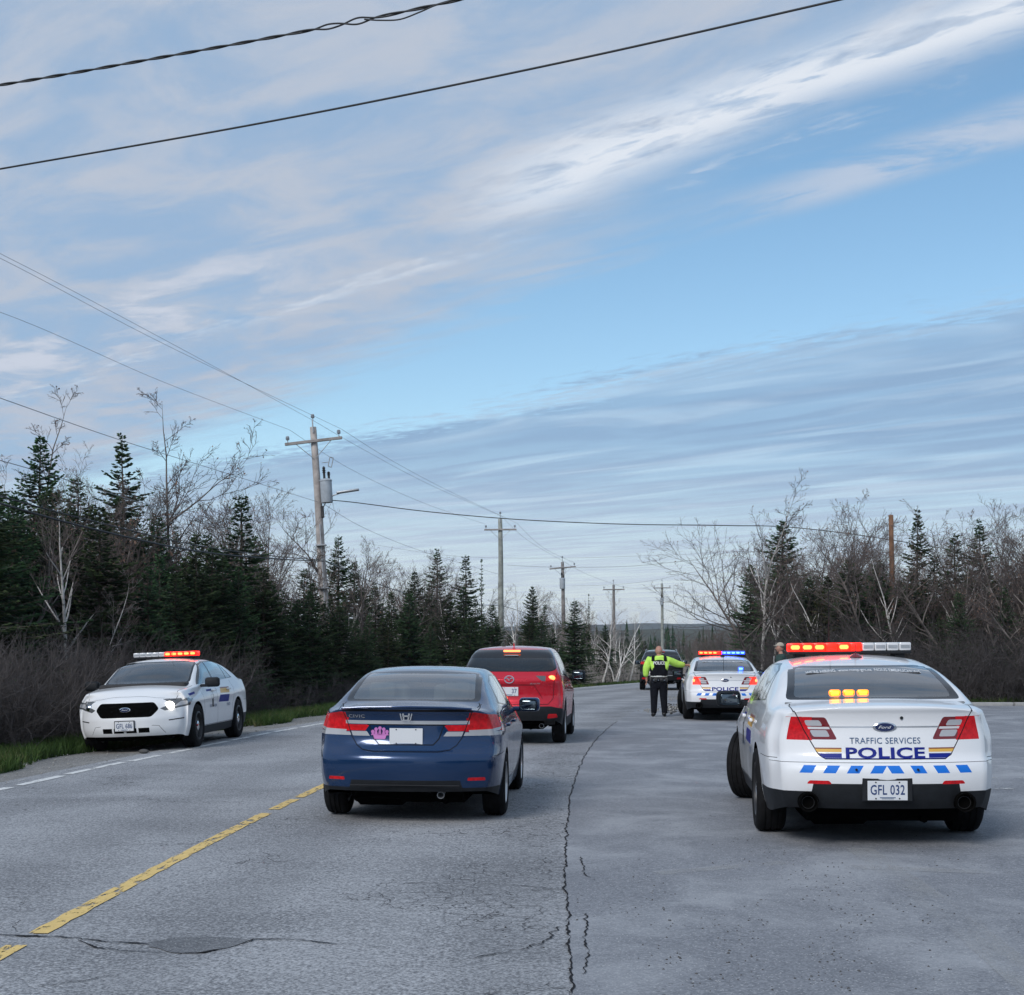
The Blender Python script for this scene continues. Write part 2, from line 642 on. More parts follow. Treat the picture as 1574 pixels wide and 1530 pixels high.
M_DUST = paint('dust', (0.50, 0.50, 0.49), 0.40, 0.62, 2.5, 0.38)
M_SOIL = pbr('bank_soil', (0.075, 0.07, 0.045), rough=0.95, spec=0.1)
def _soil():
    T = NT(M_SOIL.node_tree)
    b = M_SOIL.node_tree.nodes['Principled BSDF']
    o = T.n('ShaderNodeTexCoord').outputs['Object']
    f = T.noise(o, 1.3, 6, 0.65)
    c = T.ramp(f, [(0.35, (0.05, 0.042, 0.03)), (0.5, (0.075, 0.07, 0.04)), (0.66, (0.05, 0.075, 0.025))])
    T.link(c, b.inputs['Base Color'])
_soil()

# ------------------------------------------------------------------ ground, road, markings
def grid_mesh(name, xs2d, D, mat, zoff=0.0, lane=None):
    """xs2d (nD, nX) x positions per row"""
    nD, nX = xs2d.shape
    DD = np.repeat(D[:, None], nX, 1)
    Z = gz(xs2d, DD) + zoff
    V = np.stack([xs2d, DD, Z], -1).reshape(-1, 3)
    i = np.arange(nD - 1)[:, None] * nX + np.arange(nX - 1)[None, :]
    F = np.stack([i, i + 1, i + nX + 1, i + nX], -1).reshape(-1, 4)
    me = mesh_np(name, V, [F], smooth=True, mats=[mat])
    if lane is not None:
        a = me.attributes.new('lane', 'FLOAT', 'POINT')
        a.data.foreach_set('value', np.asarray(lane, np.float32).ravel())
    return me


Dg = np.concatenate([np.linspace(-12, 60, 110), np.linspace(62, 140, 30), np.geomspace(150, 6000, 26)])
loff = np.concatenate([-np.geomspace(5500, 22, 26), np.linspace(-20, -3.5, 34), np.linspace(-3, 12, 12), np.geomspace(14, 5500, 26)])
XX = edge(np.minimum(Dg, 140))[:, None] + loff[None, :]
g_me = grid_mesh('ground', XX, Dg, M_SOIL, -0.05)
ob('ground', g_me, kind='structure', label='brown and green soil under the roadside vegetation')

Dr = np.concatenate([np.linspace(-8, 45, 160), np.linspace(45.7, 135, 90)])
ln = np.linspace(-4.05, 2.95, 30)
ob('road', grid_mesh('road', centre(Dr)[:, None] + ln[None, :], Dr, M_ROAD, 0, np.repeat(ln[None, :], len(Dr), 0)), kind='structure',
   label='worn two lane asphalt road bending to the right')
Da = np.linspace(-8, 43, 120)
lf = np.linspace(0, 1, 40) ** 1.6
ax = seam(Da)[:, None] + lf[None, :] * (60 - seam(Da))[:, None]
ob('paved_apron', grid_mesh('paved_apron', ax, Da, M_APRON, 0.001, ax - centre(Da)[:, None]), kind='structure',
   label='smooth dark asphalt apron of a side entrance right of the lane')
Db = np.linspace(43, 135, 80)
lb = np.linspace(2.95, 4.6, 5)
ob('paved_shoulder', grid_mesh('paved_shoulder', centre(Db)[:, None] + lb[None, :], Db, M_APRON, 0.001), kind='structure',
   label='paved right shoulder beyond the side entrance')
Ds = np.concatenate([np.linspace(-8, 60, 120), np.linspace(61, 130, 40)])
ls = np.linspace(-2.0, -0.43, 8)
sj = np.array([[1.0 * mnoise.noise((0.35 * d, k * 0.1, 2.0)) * (0.5 if k == 0 else 0) for k in range(8)] for d in Ds])
ob('gravel_shoulder', grid_mesh('gravel_shoulder', edge(Ds)[:, None] + ls[None, :] + sj, Ds, M_GRAVEL, -0.012), kind='structure',
   label='grey gravel shoulder along the left edge of the road')


def stripe(name, l0, D0, D1, w, mat, label, base=edge, step=0.35, jag=0.0):
    D = np.arange(D0, D1 + 1e-6, step)
    c = base(D) + l0
    j = np.array([jag * mnoise.noise((d * 5, 0, l0)) for d in D])
    xs = np.stack([c - w / 2 + j, c, c + w / 2 - j], 1)
    me = grid_mesh(name, xs, D, mat, 0.005)
    return ob(name, me, kind='structure', label=label)


# the white edge line is broken into short worn bars
D = 13.0
k = 0
while D < 75:
    L = random.uniform(1.1, 2.3)
    stripe('white_edge_line', 0.0 + random.uniform(-.03, .03), D, D + L, 0.12, M_WHT, 'worn white edge line left of the road', step=L / 4, jag=0.02)
    D += L + random.uniform(0.12, 0.34)
stripe('white_edge_line', -0.26, 10, 26, 0.05, M_FAINT, 'second faint white line outside the edge line')
for a, b_ in ((5.2, 7.72), (7.92, 14.1), (14.25, 15.3), (15.45, 44)):
    stripe('yellow_centre_line', 0.0, a, b_, 0.115, M_YEL, 'worn yellow centre line', base=centre, step=0.2, jag=0.015)
for px0, px1, py in ((1508, 1600, 1205), (1490, 1590, 1222)):
    Dq = FPX * CAM_H / (py - PYH)
    xs = np.linspace(px_x(px0, Dq), px_x(px1, Dq), 6)
    me = grid_mesh('faint_line', np.stack([xs, xs], 0), np.array([Dq, Dq + 0.14]), M_FAINT, 0.006)
    ob('faint_line', me, kind='structure', label='faint pale stripe on the entrance asphalt')


def track(pts, w, label):
    P = np.array(pts)
    d = np.gradient(P[:, :2], axis=0)
    n_ = np.stack([-d[:, 1], d[:, 0]], 1) / np.linalg.norm(d, axis=1)[:, None]
    V = np.concatenate([P + np.c_[n_ * w / 2, 0 * n_[:, :1]], P - np.c_[n_ * w / 2, 0 * n_[:, :1]]])
    i = np.arange(len(P) - 1)
    ob('dust_track', mesh_np('dust_track', V, [np.stack([i, i + len(P), i + len(P) + 1, i + 1], -1)], mats=[M_DUST]), kind='structure', label=label)


def gpt(px, py, z=0.006):
    """ground point seen at pixel"""
    Dq = FPX * CAM_H / (py - PYH)
    x = px_x(px, Dq)
    return (x, Dq, float(gz(x, Dq)) + z)


def ribbon(name, pts, w0, w1, label, jit=0.02, sub=14):
    """ragged crack along ground points"""
    P = []
    for (a, b_) in zip(pts[:-1], pts[1:]):
        for t in np.linspace(0, 1, sub, endpoint=False):
            P.append(np.array(a) * (1 - t) + np.array(b_) * t)
    P.append(np.array(pts[-1]))
    P = np.array(P)
    n = len(P)
    d = np.gradient(P[:, :2], axis=0)
    nrm = np.stack([-d[:, 1], d[:, 0]], 1) / (np.linalg.norm(d, axis=1)[:, None] + 1e-9)
    s = np.concatenate([[0], np.cumsum(np.linalg.norm(np.diff(P[:, :2], axis=0), axis=1))])
    off = np.array([jit * (mnoise.noise((q * 3.1, 1, w0 * 99)) + 0.7 * mnoise.noise((q * 13, 4, w0 * 99)) + .45 * mnoise.noise((q * 37, 9, 1))) for q in s])
    w = np.array([(w0 + (w1 - w0) * i / n) * max(0.12, 0.75 + 1.1 * mnoise.noise((q * 6, 8, w0 * 77))) for i, q in enumerate(s)])
    w[0] = w[-1] = 0.001
    L = P.copy(); Rr = P.copy()
    L[:, :2] += nrm * (off + w / 2)[:, None]
    Rr[:, :2] += nrm * (off - w / 2)[:, None]
    V = np.concatenate([L, Rr])
    i = np.arange(n - 1)
    F = np.stack([i, i + n, i + n + 1, i + 1], -1)
    return ob(name, mesh_np(name, V, [F], mats=[M_CRACK]), kind='structure', label=label)


sm_pts = [(float(seam(d)), d, float(gz(seam(d), d)) + 0.005) for d in np.linspace(5.4, 33, 30)]
ribbon('long_crack', sm_pts, 0.013, 0.017, 'long ragged crack where the lane meets the smooth apron', jit=0.022, sub=26)
ribbon('short_crack', [gpt(903, 1405), gpt(900, 1440), gpt(901, 1475), gpt(896, 1500)], 0.011, 0.008, 'short crack beside the long crack', 0.03)
ribbon('short_crack', [gpt(893, 1318), gpt(899, 1345), gpt(912, 1355)], 0.010, 0.006, 'short branch off the long crack', 0.03)
ribbon('cross_crack', [gpt(-20, 1438), gpt(60, 1440), gpt(110, 1443), gpt(165, 1450), gpt(230, 1452)], 0.028, 0.014, 'dark crack across the left lane', 0.03)
ribbon('cross_crack', [gpt(120, 1446), gpt(150, 1458), gpt(190, 1463), gpt(240, 1465), gpt(300, 1467), gpt(345, 1460), gpt(390, 1445), gpt(460, 1446), gpt(520, 1452), gpt(600, 1459)], 0.02, 0.012, 'thin crack running round the dark patch', 0.02)
ribbon('cross_crack', [gpt(60, 1515), gpt(100, 1512), gpt(150, 1505), gpt(185, 1500)], 0.014, 0.01, 'hairline crack near the bottom left', 0.03)
ribbon('cross_crack', [gpt(870, 1370), gpt(800, 1362), gpt(745, 1360), gpt(690, 1364)], 0.012, 0.006, 'hairline crack across the right lane', 0.03)
ribbon('cross_crack', [gpt(865, 1425), gpt(835, 1450), gpt(800, 1462), gpt(745, 1470), gpt(690, 1478)], 0.012, 0.008, 'hairline crack left of the long crack', 0.05)
pp = [gpt(x, y, 0.004) for x, y in ((226, 1450), (262, 1443), (310, 1441), (360, 1442), (384, 1446), (352, 1457), (316, 1465), (280, 1467), (250, 1462), (232, 1456))]
pp2 = []
for a, b_ in zip(pp, pp[1:] + pp[:1]):
    for t in (0, .25, .5, .75):
        q = np.array(a) * (1 - t) + np.array(b_) * t
        q[:2] += 0.02 * np.array([mnoise.noise((q[0] * 7, q[1] * 7, 1)), mnoise.noise((q[0] * 7, q[1] * 7, 5))])
        pp2.append(q)
ob('asphalt_patch', mesh_np('asphalt_patch', np.array(pp2), [np.arange(len(pp2))[::-1].reshape(1, -1)], mats=[M_PATCH]), kind='structure',
   label='dark lens shaped asphalt patch in the left lane')

track([gpt(1320 + 26 * k, 1310 + 17.5 * k + .3 * k * k, .005) for k in range(13)], .22, 'pale dusty wheel track on the apron')
track([gpt(1010 + 40 * k, 1345 - 3 * k, .005) for k in range(6)], .16, 'pale dusty streak on the apron')
track([gpt(1300 + 30 * k, 1338 + 1.5 * k, .0055) for k in range(12)], .2, 'pale dusty streak on the apron')
# pale concrete edging and rubble at the far edge of the apron
M_CONC = noisy(pbr('pale_concrete', (0.33, 0.33, 0.325), rough=0.9), 6, 0.2, 0.3)
m = MB()
for i in range(14):
    x0 = 11.2 + i * 2.0
    m.box((x0 + 0.98, 43.15 + 0.02 * random.random(), 0.03), (1.94, 0.24, 0.14), bev=0.02)
ob('kerb_edging', m.mesh('kerb_edging', M_CONC), kind='structure', label='low pale kerb along the far edge of the side entrance')


def pebbles(name, pts, mat, label):
    n = len(pts)
    base = np.array([(1, 0, 0), (-1, 0, 0), (0, 1, 0), (0, -1, 0), (0, 0, .8), (0, 0, -.6)], float)
    tri = np.array([(0, 2, 4), (2, 1, 4), (1, 3, 4), (3, 0, 4), (2, 0, 5), (1, 2, 5), (3, 1, 5), (0, 3, 5)])
    V = np.empty((n, 6, 3))
    for i, (x, y, r) in enumerate(pts):
        s = base * r * rng.uniform(.6, 1.4, (6, 1))
        a = rng.uniform(0, 6.28)
        s[:, :2] = s[:, :2] @ np.array([[math.cos(a), -math.sin(a)], [math.sin(a), math.cos(a)]])
        V[i] = s + (x, y, float(gz(x, y)) + r * 0.35)
    F = (np.arange(n)[:, None, None] * 6 + tri[None]).reshape(-1, 3)
    return ob(name, mesh_np(name, V.reshape(-1, 3), [F], mats=[mat]), kind='stuff', label=label)


M_PEB = noisy(pbr('dark_stones', (0.075, 0.073, 0.07), rough=0.9), 3, 0.5)
M_PEB2 = noisy(pbr('pale_stones', (0.30, 0.29, 0.27), rough=0.9), 3, 0.4)
pts = []
while len(pts) < 520:
    px, py = rng.normal(1200, 150), rng.uniform(1290, 1530)
    if mnoise.noise((px * .012, py * .018, 0)) > -0.05:
        q = gpt(px, py)
        pts.append((q[0], q[1], rng.uniform(.002, .008)))
pebbles('loose_stones', pts, M_PEB, 'loose dark stones scattered over the apron')
pts = [(q[0] + 0, q[1], rng.uniform(.015, .05)) for q in (gpt(rng.normal(1034, 7), rng.normal(1090, 3.5)) for _ in range(160))]
pebbles('rubble', pts[:110], M_PEB, 'dark rubble by the kerb beside the officer')
pebbles('rubble', pts[110:] + [(q[0], q[1], .025) for q in (gpt(rng.normal(1002, 7), rng.normal(1093, 1.5)) for _ in range(60))] + [(q[0], q[1], .025) for q in (gpt(rng.normal(1040, 8), rng.normal(1074, 1.5)) for _ in range(60))], M_PEB2, 'pale rubble and sand by the kerb beside the officer')
pts = []
for d in np.linspace(12, 45, 900):
    l = rng.uniform(-2.2, -.3)
    pts.append((float(edge(d)) + l, d, rng.uniform(.006, .018)))
pebbles('shoulder_stones', pts, M_PEB2, 'loose pale stones on the gravel shoulder')
# small stone on the white line
m = MB(); m.sphere((0, 0, 0.03), 0.06, (1.4, .9, .6), 8, 6)
q = gpt(221, 1158)
ob('dark_stone', m.mesh('dark_stone', M_PEB), loc=q, label='single dark stone lying beside the white edge line', cat='stone')

# ------------------------------------------------------------------ far hills
def ridge(name, D0, D1, fx, mat, label, x0, x1, n=160):
    xs = np.linspace(x0, x1, n)
    h = np.array([fx(x) for x in xs])
    rows = []
    for t, k in ((0, 0), (.25, .55), (.5, .9), (.62, 1.0), (.8, .85), (1, 0)):
        rows.append(np.stack([xs, np.full(n, D0 + (D1 - D0) * t) + 40 * np.sin(xs * .004 + t * 9), h * k - 1], -1))
    V = np.concatenate(rows)
    i = np.arange(5)[:, None] * n + np.arange(n - 1)[None]
    F = np.stack([i, i + 1, i + n + 1, i + n], -1).reshape(-1, 4)
    return ob(name, mesh_np(name, V, [F], smooth=True, mats=[mat]), kind='structure', label=label)


M_HILL = noisy(pbr('hill_woods', (0.075, 0.08, 0.06), rough=1, spec=0), 0.02, 0.35)
ridge('hill', 3600, 5200, lambda x: 92 + 22 * mnoise.noise((x * .0011, 0, 0)) + 9 * mnoise.noise((x * .005, 3, 0)), M_HILL, 'far wooded hills on the horizon', -3500, 4500)
ridge('hill', 1500, 2100, lambda x: 33 + 5 * mnoise.noise((x * .002, 5, 0)) + 3 * mnoise.noise((x * .012, 1, 0)), M_HILL, 'low wooded rise before the far hills', -1800, 2400)
# ------------------------------------------------------------------ vegetation
def tubes(P0, P1, R0, R1, sides=3):
    """one prism per segment, vectorised"""
    P0, P1 = np.asarray(P0, float), np.asarray(P1, float)
    R0, R1 = np.asarray(R0, float), np.asarray(R1, float)
    d = P1 - P0
    d /= np.linalg.norm(d, axis=1)[:, None] + 1e-9
    ref = np.where(np.abs(d[:, 2:3]) > 0.9, np.array([[1.0, 0, 0]]), np.array([[0, 0, 1.0]]))
    a = np.cross(d, ref)
    a /= np.linalg.norm(a, axis=1)[:, None] + 1e-9
    b = np.cross(d, a)
    th = np.arange(sides) * 2 * math.pi / sides
    ring = np.cos(th)[None, :, None] * a[:, None] + np.sin(th)[None, :, None] * b[:, None]
    V = np.concatenate([P0[:, None] + ring * R0[:, None, None], P1[:, None] + ring * R1[:, None, None]], 1)
    n = len(P0)
    i = np.arange(sides)
    f = np.stack([i, (i + 1) % sides, (i + 1) % sides + sides, i + sides], -1)
    F = (np.arange(n)[:, None, None] * 2 * sides + f[None]).reshape(-1, 4)
    return V.reshape(-1, 3), F


def bark(name, base, marks=0.0):
    m = pbr(name, base, rough=0.9, spec=0.2)
    T = NT(m.node_tree)
    b = m.node_tree.nodes['Principled BSDF']
    o = T.n('ShaderNodeTexCoord').outputs['Object']
    oi = T.n('ShaderNodeObjectInfo')
    f = T.noise(o, 2.5, 4, 0.6)
    lo, hi = tuple(c * .6 for c in base[:3]), tuple(min(1, c * 1.25) for c in base[:3])
    c = T.ramp(f, [(.3, lo), (.7, hi)])
    if marks:
        mp = T.n('ShaderNodeMapping')
        mp.inputs['Scale'].default_value = (3, 3, 9)
        T.link(o, mp.inputs[0])
        k = T.smooth(T.noise(mp.outputs[0], 1.4, 3, 0.6), 0.60, 0.66)
        c = T.mix(T.math('MULTIPLY', k, marks), c, (0.03, 0.028, 0.026, 1))
    hs = T.n('ShaderNodeHueSaturation')
    T.link(T.math('MULTIPLY_ADD', oi.outputs['Random'], 0.5, 0.75), hs.inputs['Value'])
    T.link(c, hs.inputs['Color'])
    T.link(hs.outputs[0], b.inputs['Base Color'])
    return m


M_BIRCH = bark('birch_bark', (0.66, 0.63, 0.59), 0.7)
M_GREYBARK = bark('grey_bark', (0.19, 0.165, 0.15), 0.3)
M_TWIG = bark('bare_twigs', (0.135, 0.113, 0.106))
M_PALETWIG = bark('pale_twigs', (0.34, 0.31, 0.29))
M_BRUSH = bark('brush_twigs', (0.108, 0.097, 0.095))
M_BUD = pbr('buds', (0.20, 0.12, 0.085), rough=0.9)
M_SPBARK = bark('spruce_bark', (0.09, 0.075, 0.06))
M_SNAG = bark('rusty_dead_wood', (0.21, 0.115, 0.07))


def needles(name, dark, light):
    m = pbr(name, dark, rough=0.75, spec=0.25)
    T = NT(m.node_tree)
    b = m.node_tree.nodes['Principled BSDF']
    o = T.n('ShaderNodeTexCoord').outputs['Object']
    oi = T.n('ShaderNodeObjectInfo')
    at = T.n('ShaderNodeAttribute', attribute_name='tip')
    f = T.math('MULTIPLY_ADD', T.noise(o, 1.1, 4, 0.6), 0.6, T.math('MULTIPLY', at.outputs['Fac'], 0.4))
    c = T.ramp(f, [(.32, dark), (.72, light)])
    hs = T.n('ShaderNodeHueSaturation')
    T.link(T.math('MULTIPLY_ADD', oi.outputs['Random'], 0.07, 0.455), hs.inputs['Hue'])
    T.link(T.math('MULTIPLY_ADD', oi.outputs['Random'], 0.6, 0.7), hs.inputs['Value'])
    T.link(c, hs.inputs['Color'])
    T.link(hs.outputs[0], b.inputs['Base Color'])
    return m


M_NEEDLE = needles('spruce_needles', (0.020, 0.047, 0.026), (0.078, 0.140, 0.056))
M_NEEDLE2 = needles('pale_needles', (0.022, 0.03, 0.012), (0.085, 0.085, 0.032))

VEG_PROTO = []


def spruce_proto(seed, H=8.0, R=2.0, bare=0.06, gappy=0.0, mat=None, topgap=1.0, dens=1.0):
    r = np.random.default_rng(seed)
    P0, P1, R0, R1 = [], [], [], []
    Q, tipv = [], []
    z = bare * H
    while z < H * 0.985:
        f = z / H
        env = R * ((1 - f) ** 0.80) * (0.80 + 0.20 * math.sin(f * 23 + seed)) * r.uniform(.85, 1.1) + 0.05
        nb = int(r.integers(6, 9)) if f < .8 else 5
        a0 = r.uniform(0, 6.28)
        for k in range(nb):
            if r.random() < gappy:
                continue
            L = env * r.uniform(.55, 1.22)
            az = a0 + k * 6.283 / nb + r.normal(0, .18)
            el = -0.22 + 0.62 * f ** 2.2 + r.normal(0, .09)
            ca, sa = math.cos(az), math.sin(az)
            n = max(3, int(L / 0.20))
            pts = []
            p = np.array([0, 0, z + r.normal(0, .05)])
            e = el
            for i in range(n + 1):
                pts.append(p.copy())
                s = L / n
                p = p + s * np.array([ca * math.cos(e), sa * math.cos(e), math.sin(e)])
                e += 0.42 / n
            pts = np.array(pts)
            for i in range(n):
                P0.append(pts[i]); P1.append(pts[i + 1])
                R0.append(0.022 * (1 - i / n) * L + .004); R1.append(0.022 * (1 - (i + 1) / n) * L + .003)
            m = max(4, int(L / 0.075 * dens))
            side = np.array([-sa, ca, 0])
            for i in range(m):
                t = 0.14 + 0.88 * (i + r.random()) / m
                t = min(t, 1)
                x = t * n
                j = min(int(x), n - 1)
                c = pts[j] + (pts[j + 1] - pts[j]) * (x - j)
                d = (pts[j + 1] - pts[j]); d /= np.linalg.norm(d)
                sg = -1 if i % 2 else 1
                tl = (0.13 + 0.36 * (1 - t) * min(L, 1.6) / 1.2) * r.uniform(.6, 1.2)
                v = d * r.uniform(.5, .9) + side * sg * r.uniform(.45, 1.0) + np.array([0, 0, r.uniform(-.38, .12)])
                v /= np.linalg.norm(v)
                w = np.cross(v, np.array([0, 0, 1.0])); w /= np.linalg.norm(w) + 1e-6
                u = np.cross(w, v)
                wd = r.uniform(.034, .062)
                tv = t * r.uniform(.5, 1)
                for ax_, q in ((w, 1.0), (u, .7)):
                    Q.append((c, c + v * tl * .5 + ax_ * wd * q, c + v * tl, c + v * tl * .45 - ax_ * wd * q))
                    tipv.append(tv)
                if tl > .2:      # side sprigs
                    for s2 in (-1, 1):
                        c2 = c + v * tl * r.uniform(.3, .6)
                        v2 = v + w * s2 * .8
                        v2 /= np.linalg.norm(v2)
                        t2 = tl * .5
                        w2 = np.cross(v2, u)
                        Q.append((c2, c2 + v2 * t2 * .5 + w2 * wd * .7, c2 + v2 * t2, c2 + v2 * t2 * .45 - w2 * wd * .7))
                        tipv.append(tv)
        z += r.uniform(.17, .31) * (1.15 - .55 * f)
    # leader
    P0.append((0, 0, H * .93)); P1.append((0, 0, H)); R0.append(.012); R1.append(.004)
    for i in range(26):
        zz_ = H * r.uniform(.93, 1.0)
        a = r.uniform(0, 6.28); v = np.array([math.cos(a), math.sin(a), .7]); c = np.array([0, 0, zz_])
        w = np.array([-math.sin(a), math.cos(a), 0]) * .02
        Q.append((c, c + v * .06 + w, c + v * .13 * (1.6 - zz_ / H), c + v * .06 - w)); tipv.append(1)
    VB, FB = tubes(P0, P1, R0, R1, 3)
    QV = np.array(Q).reshape(-1, 3)
    FQ = np.arange(len(QV)).reshape(-1, 4) + len(VB)
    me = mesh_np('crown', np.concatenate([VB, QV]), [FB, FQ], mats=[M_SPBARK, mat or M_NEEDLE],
                 mat_idx=np.concatenate([np.zeros(len(FB)), np.ones(len(FQ))]))
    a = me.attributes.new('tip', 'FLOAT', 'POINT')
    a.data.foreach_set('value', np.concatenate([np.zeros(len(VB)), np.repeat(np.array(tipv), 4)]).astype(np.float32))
    n = 8
    zs = np.linspace(0, H * .95, n + 1)
    rr = 0.014 * H * (1 - zs / H) + .008
    wob = np.stack([.02 * np.sin(zs * 2 + seed), .02 * np.cos(zs * 1.7 + seed), zs], 1)
    VT, FT = tubes(wob[:-1], wob[1:], rr[:-1], rr[1:], 7)
    tr = mesh_np('trunk', VT, [FT], smooth=True, mats=[M_SPBARK])
    return dict(H=H, crown=me, trunk=tr)


def bare_proto(seed, H=8.0, spread=1.0, stems=1, trunkmat=None, twigmat=None, lean=0.0, buds=0.35, rad=0.011, low=0.25, dens=1.2, up=0.35, wander=0.10):
    r = np.random.default_rng(seed)
    T0, T1, TR0, TR1 = [], [], [], []
    B0, B1, BR0, BR1 = [], [], [], []
    BUD = []
    def seg(level, a, b, ra, rb):
        if level == 0 or (level == 1 and ra > .018 * H / 8):
            T0.append(a); T1.append(b); TR0.append(ra); TR1.append(rb)
        else:
            B0.append(a); B1.append(b); BR0.append(ra); BR1.append(rb)
    NS = (12, 6, 4, 3)
    def grow(p, d, L, rd, level):
        n = NS[level]
        nch = (int(15 * dens), int(7 * dens + .5), int(4 * dens + .5), 0)[level]
        f0 = (low, .22, .2, 0)[level]
        kids = sorted(f0 + (1 - f0) * (k + r.random()) / max(nch, 1) for k in range(nch))
        ki = 0
        for i in range(n):
            fr0, fr1 = i / n, (i + 1) / n
            ra = rd * (1 - fr0) ** .8 + .0028
            rb = rd * (1 - fr1) ** .8 + .0022
            d = d + r.normal(0, wander * (1, 1.4, 1.7, 1.8)[level], 3) + np.array([0, 0, up * (.25, .35, .35, .25)[level] / n * 3])
            d /= np.linalg.norm(d)
            q = p + d * L / n
            seg(level, p, q, ra, rb)
            while ki < nch and kids[ki] <= fr1:
                t = (kids[ki] - fr0) * n
                c = p + (q - p) * t
                az = r.uniform(0, 6.28)
                ref = np.array([math.cos(az), math.sin(az), r.normal(0, .3)])
                ref -= d * ref.dot(d)
                ref /= np.linalg.norm(ref)
                ang = r.uniform(.5, 1.0) * (1.0 if level else .95)
                cd = d * math.cos(ang) + ref * math.sin(ang)
                cl = L * (.46, .5, .55)[level] * (1.12 - .75 * kids[ki]) * r.uniform(.6, 1.15) * (spread if level == 0 else 1)
                grow(c, cd, cl, max((rd * (1 - kids[ki]) ** .8) * .55, .004), level + 1)
                ki += 1
            p = q
        if level >= 2 and r.random() < buds:
            BUD.append(p)
    for s in range(stems):
        az = r.uniform(0, 6.28)
        tl = lean if stems == 1 else r.uniform(.12, .4)
        d = np.array([math.sin(tl) * math.cos(az), math.sin(tl) * math.sin(az), math.cos(tl)])
        if stems == 1:
            d = np.array([math.sin(lean), 0, math.cos(lean)])
        hh = H * (1 if s == 0 else r.uniform(.65, .95))
        grow(np.array([.12 * s * math.cos(az), .12 * s * math.sin(az), 0.0]), d, hh, H * rad * (1 if stems == 1 else .8), 0)
    VT, FT = tubes(T0, T1, TR0, TR1, 6)
    VB, FB = tubes(B0, B1, BR0, BR1, 3)
    top = max(VB[:, 2].max(), VT[:, 2].max())
    parts = [VB]; fl = [FB]; mi = [np.zeros(len(FB))]
    if BUD:
        bp = np.array(BUD)
        n = len(bp)
        o = r.normal(0, 1, (n, 3, 3)) * .022
        VV = (bp[:, None] + o).reshape(-1, 3)
        parts.append(VV); fl.append(np.arange(n * 3).reshape(-1, 3) + len(VB)); mi.append(np.ones(n))
    crown = mesh_np('crown', np.concatenate(parts), fl, mats=[twigmat or M_TWIG, M_BUD], mat_idx=np.concatenate(mi))
    trunk = mesh_np('trunk', VT, [FT], smooth=True, mats=[trunkmat or M_GREYBARK])
    return dict(H=top, crown=crown, trunk=trunk)


SP = [spruce_proto(1, 8, 2.9), spruce_proto(2, 8, 2.4, gappy=.10), spruce_proto(3, 8, 3.2, gappy=.05), spruce_proto(4, 8, 2.1, gappy=.18), spruce_proto(5, 8, 2.7)]
SPY = spruce_proto(6, 5, 1.5, mat=M_NEEDLE2)
SPS = spruce_proto(8, 3.2, 1.35, bare=.02)
SPSPARSE = spruce_proto(9, 8, 1.0, bare=.3, gappy=.5, dens=.6)
BR = [bare_proto(21, trunkmat=M_BIRCH), bare_proto(22, spread=1.25, stems=2, trunkmat=M_BIRCH), bare_proto(23, spread=1.1, lean=.12)]
AL = [bare_proto(31, stems=3, spread=1.1), bare_proto(32, stems=2, spread=1.35, dens=1.15), bare_proto(33, spread=1.5, dens=1.2), bare_proto(34, stems=4, spread=1.0)]
WB = [bare_proto(41, H=7, trunkmat=M_BIRCH, twigmat=M_PALETWIG, lean=.25, dens=.8, buds=.1, spread=1.1), bare_proto(42, H=7, stems=3, trunkmat=M_BIRCH, twigmat=M_PALETWIG, dens=.75, buds=.1)]
LARCH = bare_proto(51, H=9, spread=.55, low=.12, dens=1.3, lean=.06, up=.05, rad=.008, wander=.07)
BIGL = bare_proto(61, H=8, spread=1.7, lean=-.42, dens=1.2, trunkmat=M_GREYBARK, wander=.08)

TREES_L = 'trees of the wood left of the road'
TREES_R = 'trees of the wood right of the road'
TREES_F = 'trees beyond the bend of the road'


def plant(proto, name, cat, x, D, H, label, group=None, rot=None, wide=1.0, sink=0.05):
    s = H / proto['H']
    z = float(gz(x, D)) - sink
    rz = random.uniform(0, 6.28) if rot is None else rot
    root = ob(name, None, loc=(x, D, z), rot=(0, 0, rz), label=label, cat=cat, group=group)
    root.empty_display_size = 0.3
    root.scale = (s * wide, s * wide, s)
    ob('trunk', proto['trunk'], root)
    ob('crown', proto['crown'], root)
    return root


def pxplant(proto, name, cat, px, D, ytop, label, group=None, **kw):
    x = px_x(px, D)
    H = px_z(ytop, D) - float(gz(x, D))
    return plant(proto, name, cat, x, D, max(H, 0.8), label, group, **kw)


def reg_l(px):
    return ('at the far left end' if px < 120 else 'above the parked police car' if px < 400 else 'close left of the nearest pole' if px < 500
            else 'between the nearest and second poles' if px < 770 else 'beyond the second pole')


def reg_r(px):
    return ('behind the middle police car' if px < 1215 else 'left of the broken trunk' if px < 1368 else 'right of the broken trunk' if px < 1470 else 'at the right edge')


def wallD(px, e):
    """distance where the sight line through px is e metres left of the edge line"""
    Ds_ = np.linspace(12, 140, 600)
    d = px_x(px, Ds_) - edge(Ds_) + e
    k = np.where(d < 0)[0]
    return float(Ds_[k[0]]) if len(k) else 140.0


L_SP = 'dark spruce standing in the dense wood on the left side of the road'
L_BA = 'bare grey tree rising among the spruces on the left side of the road'
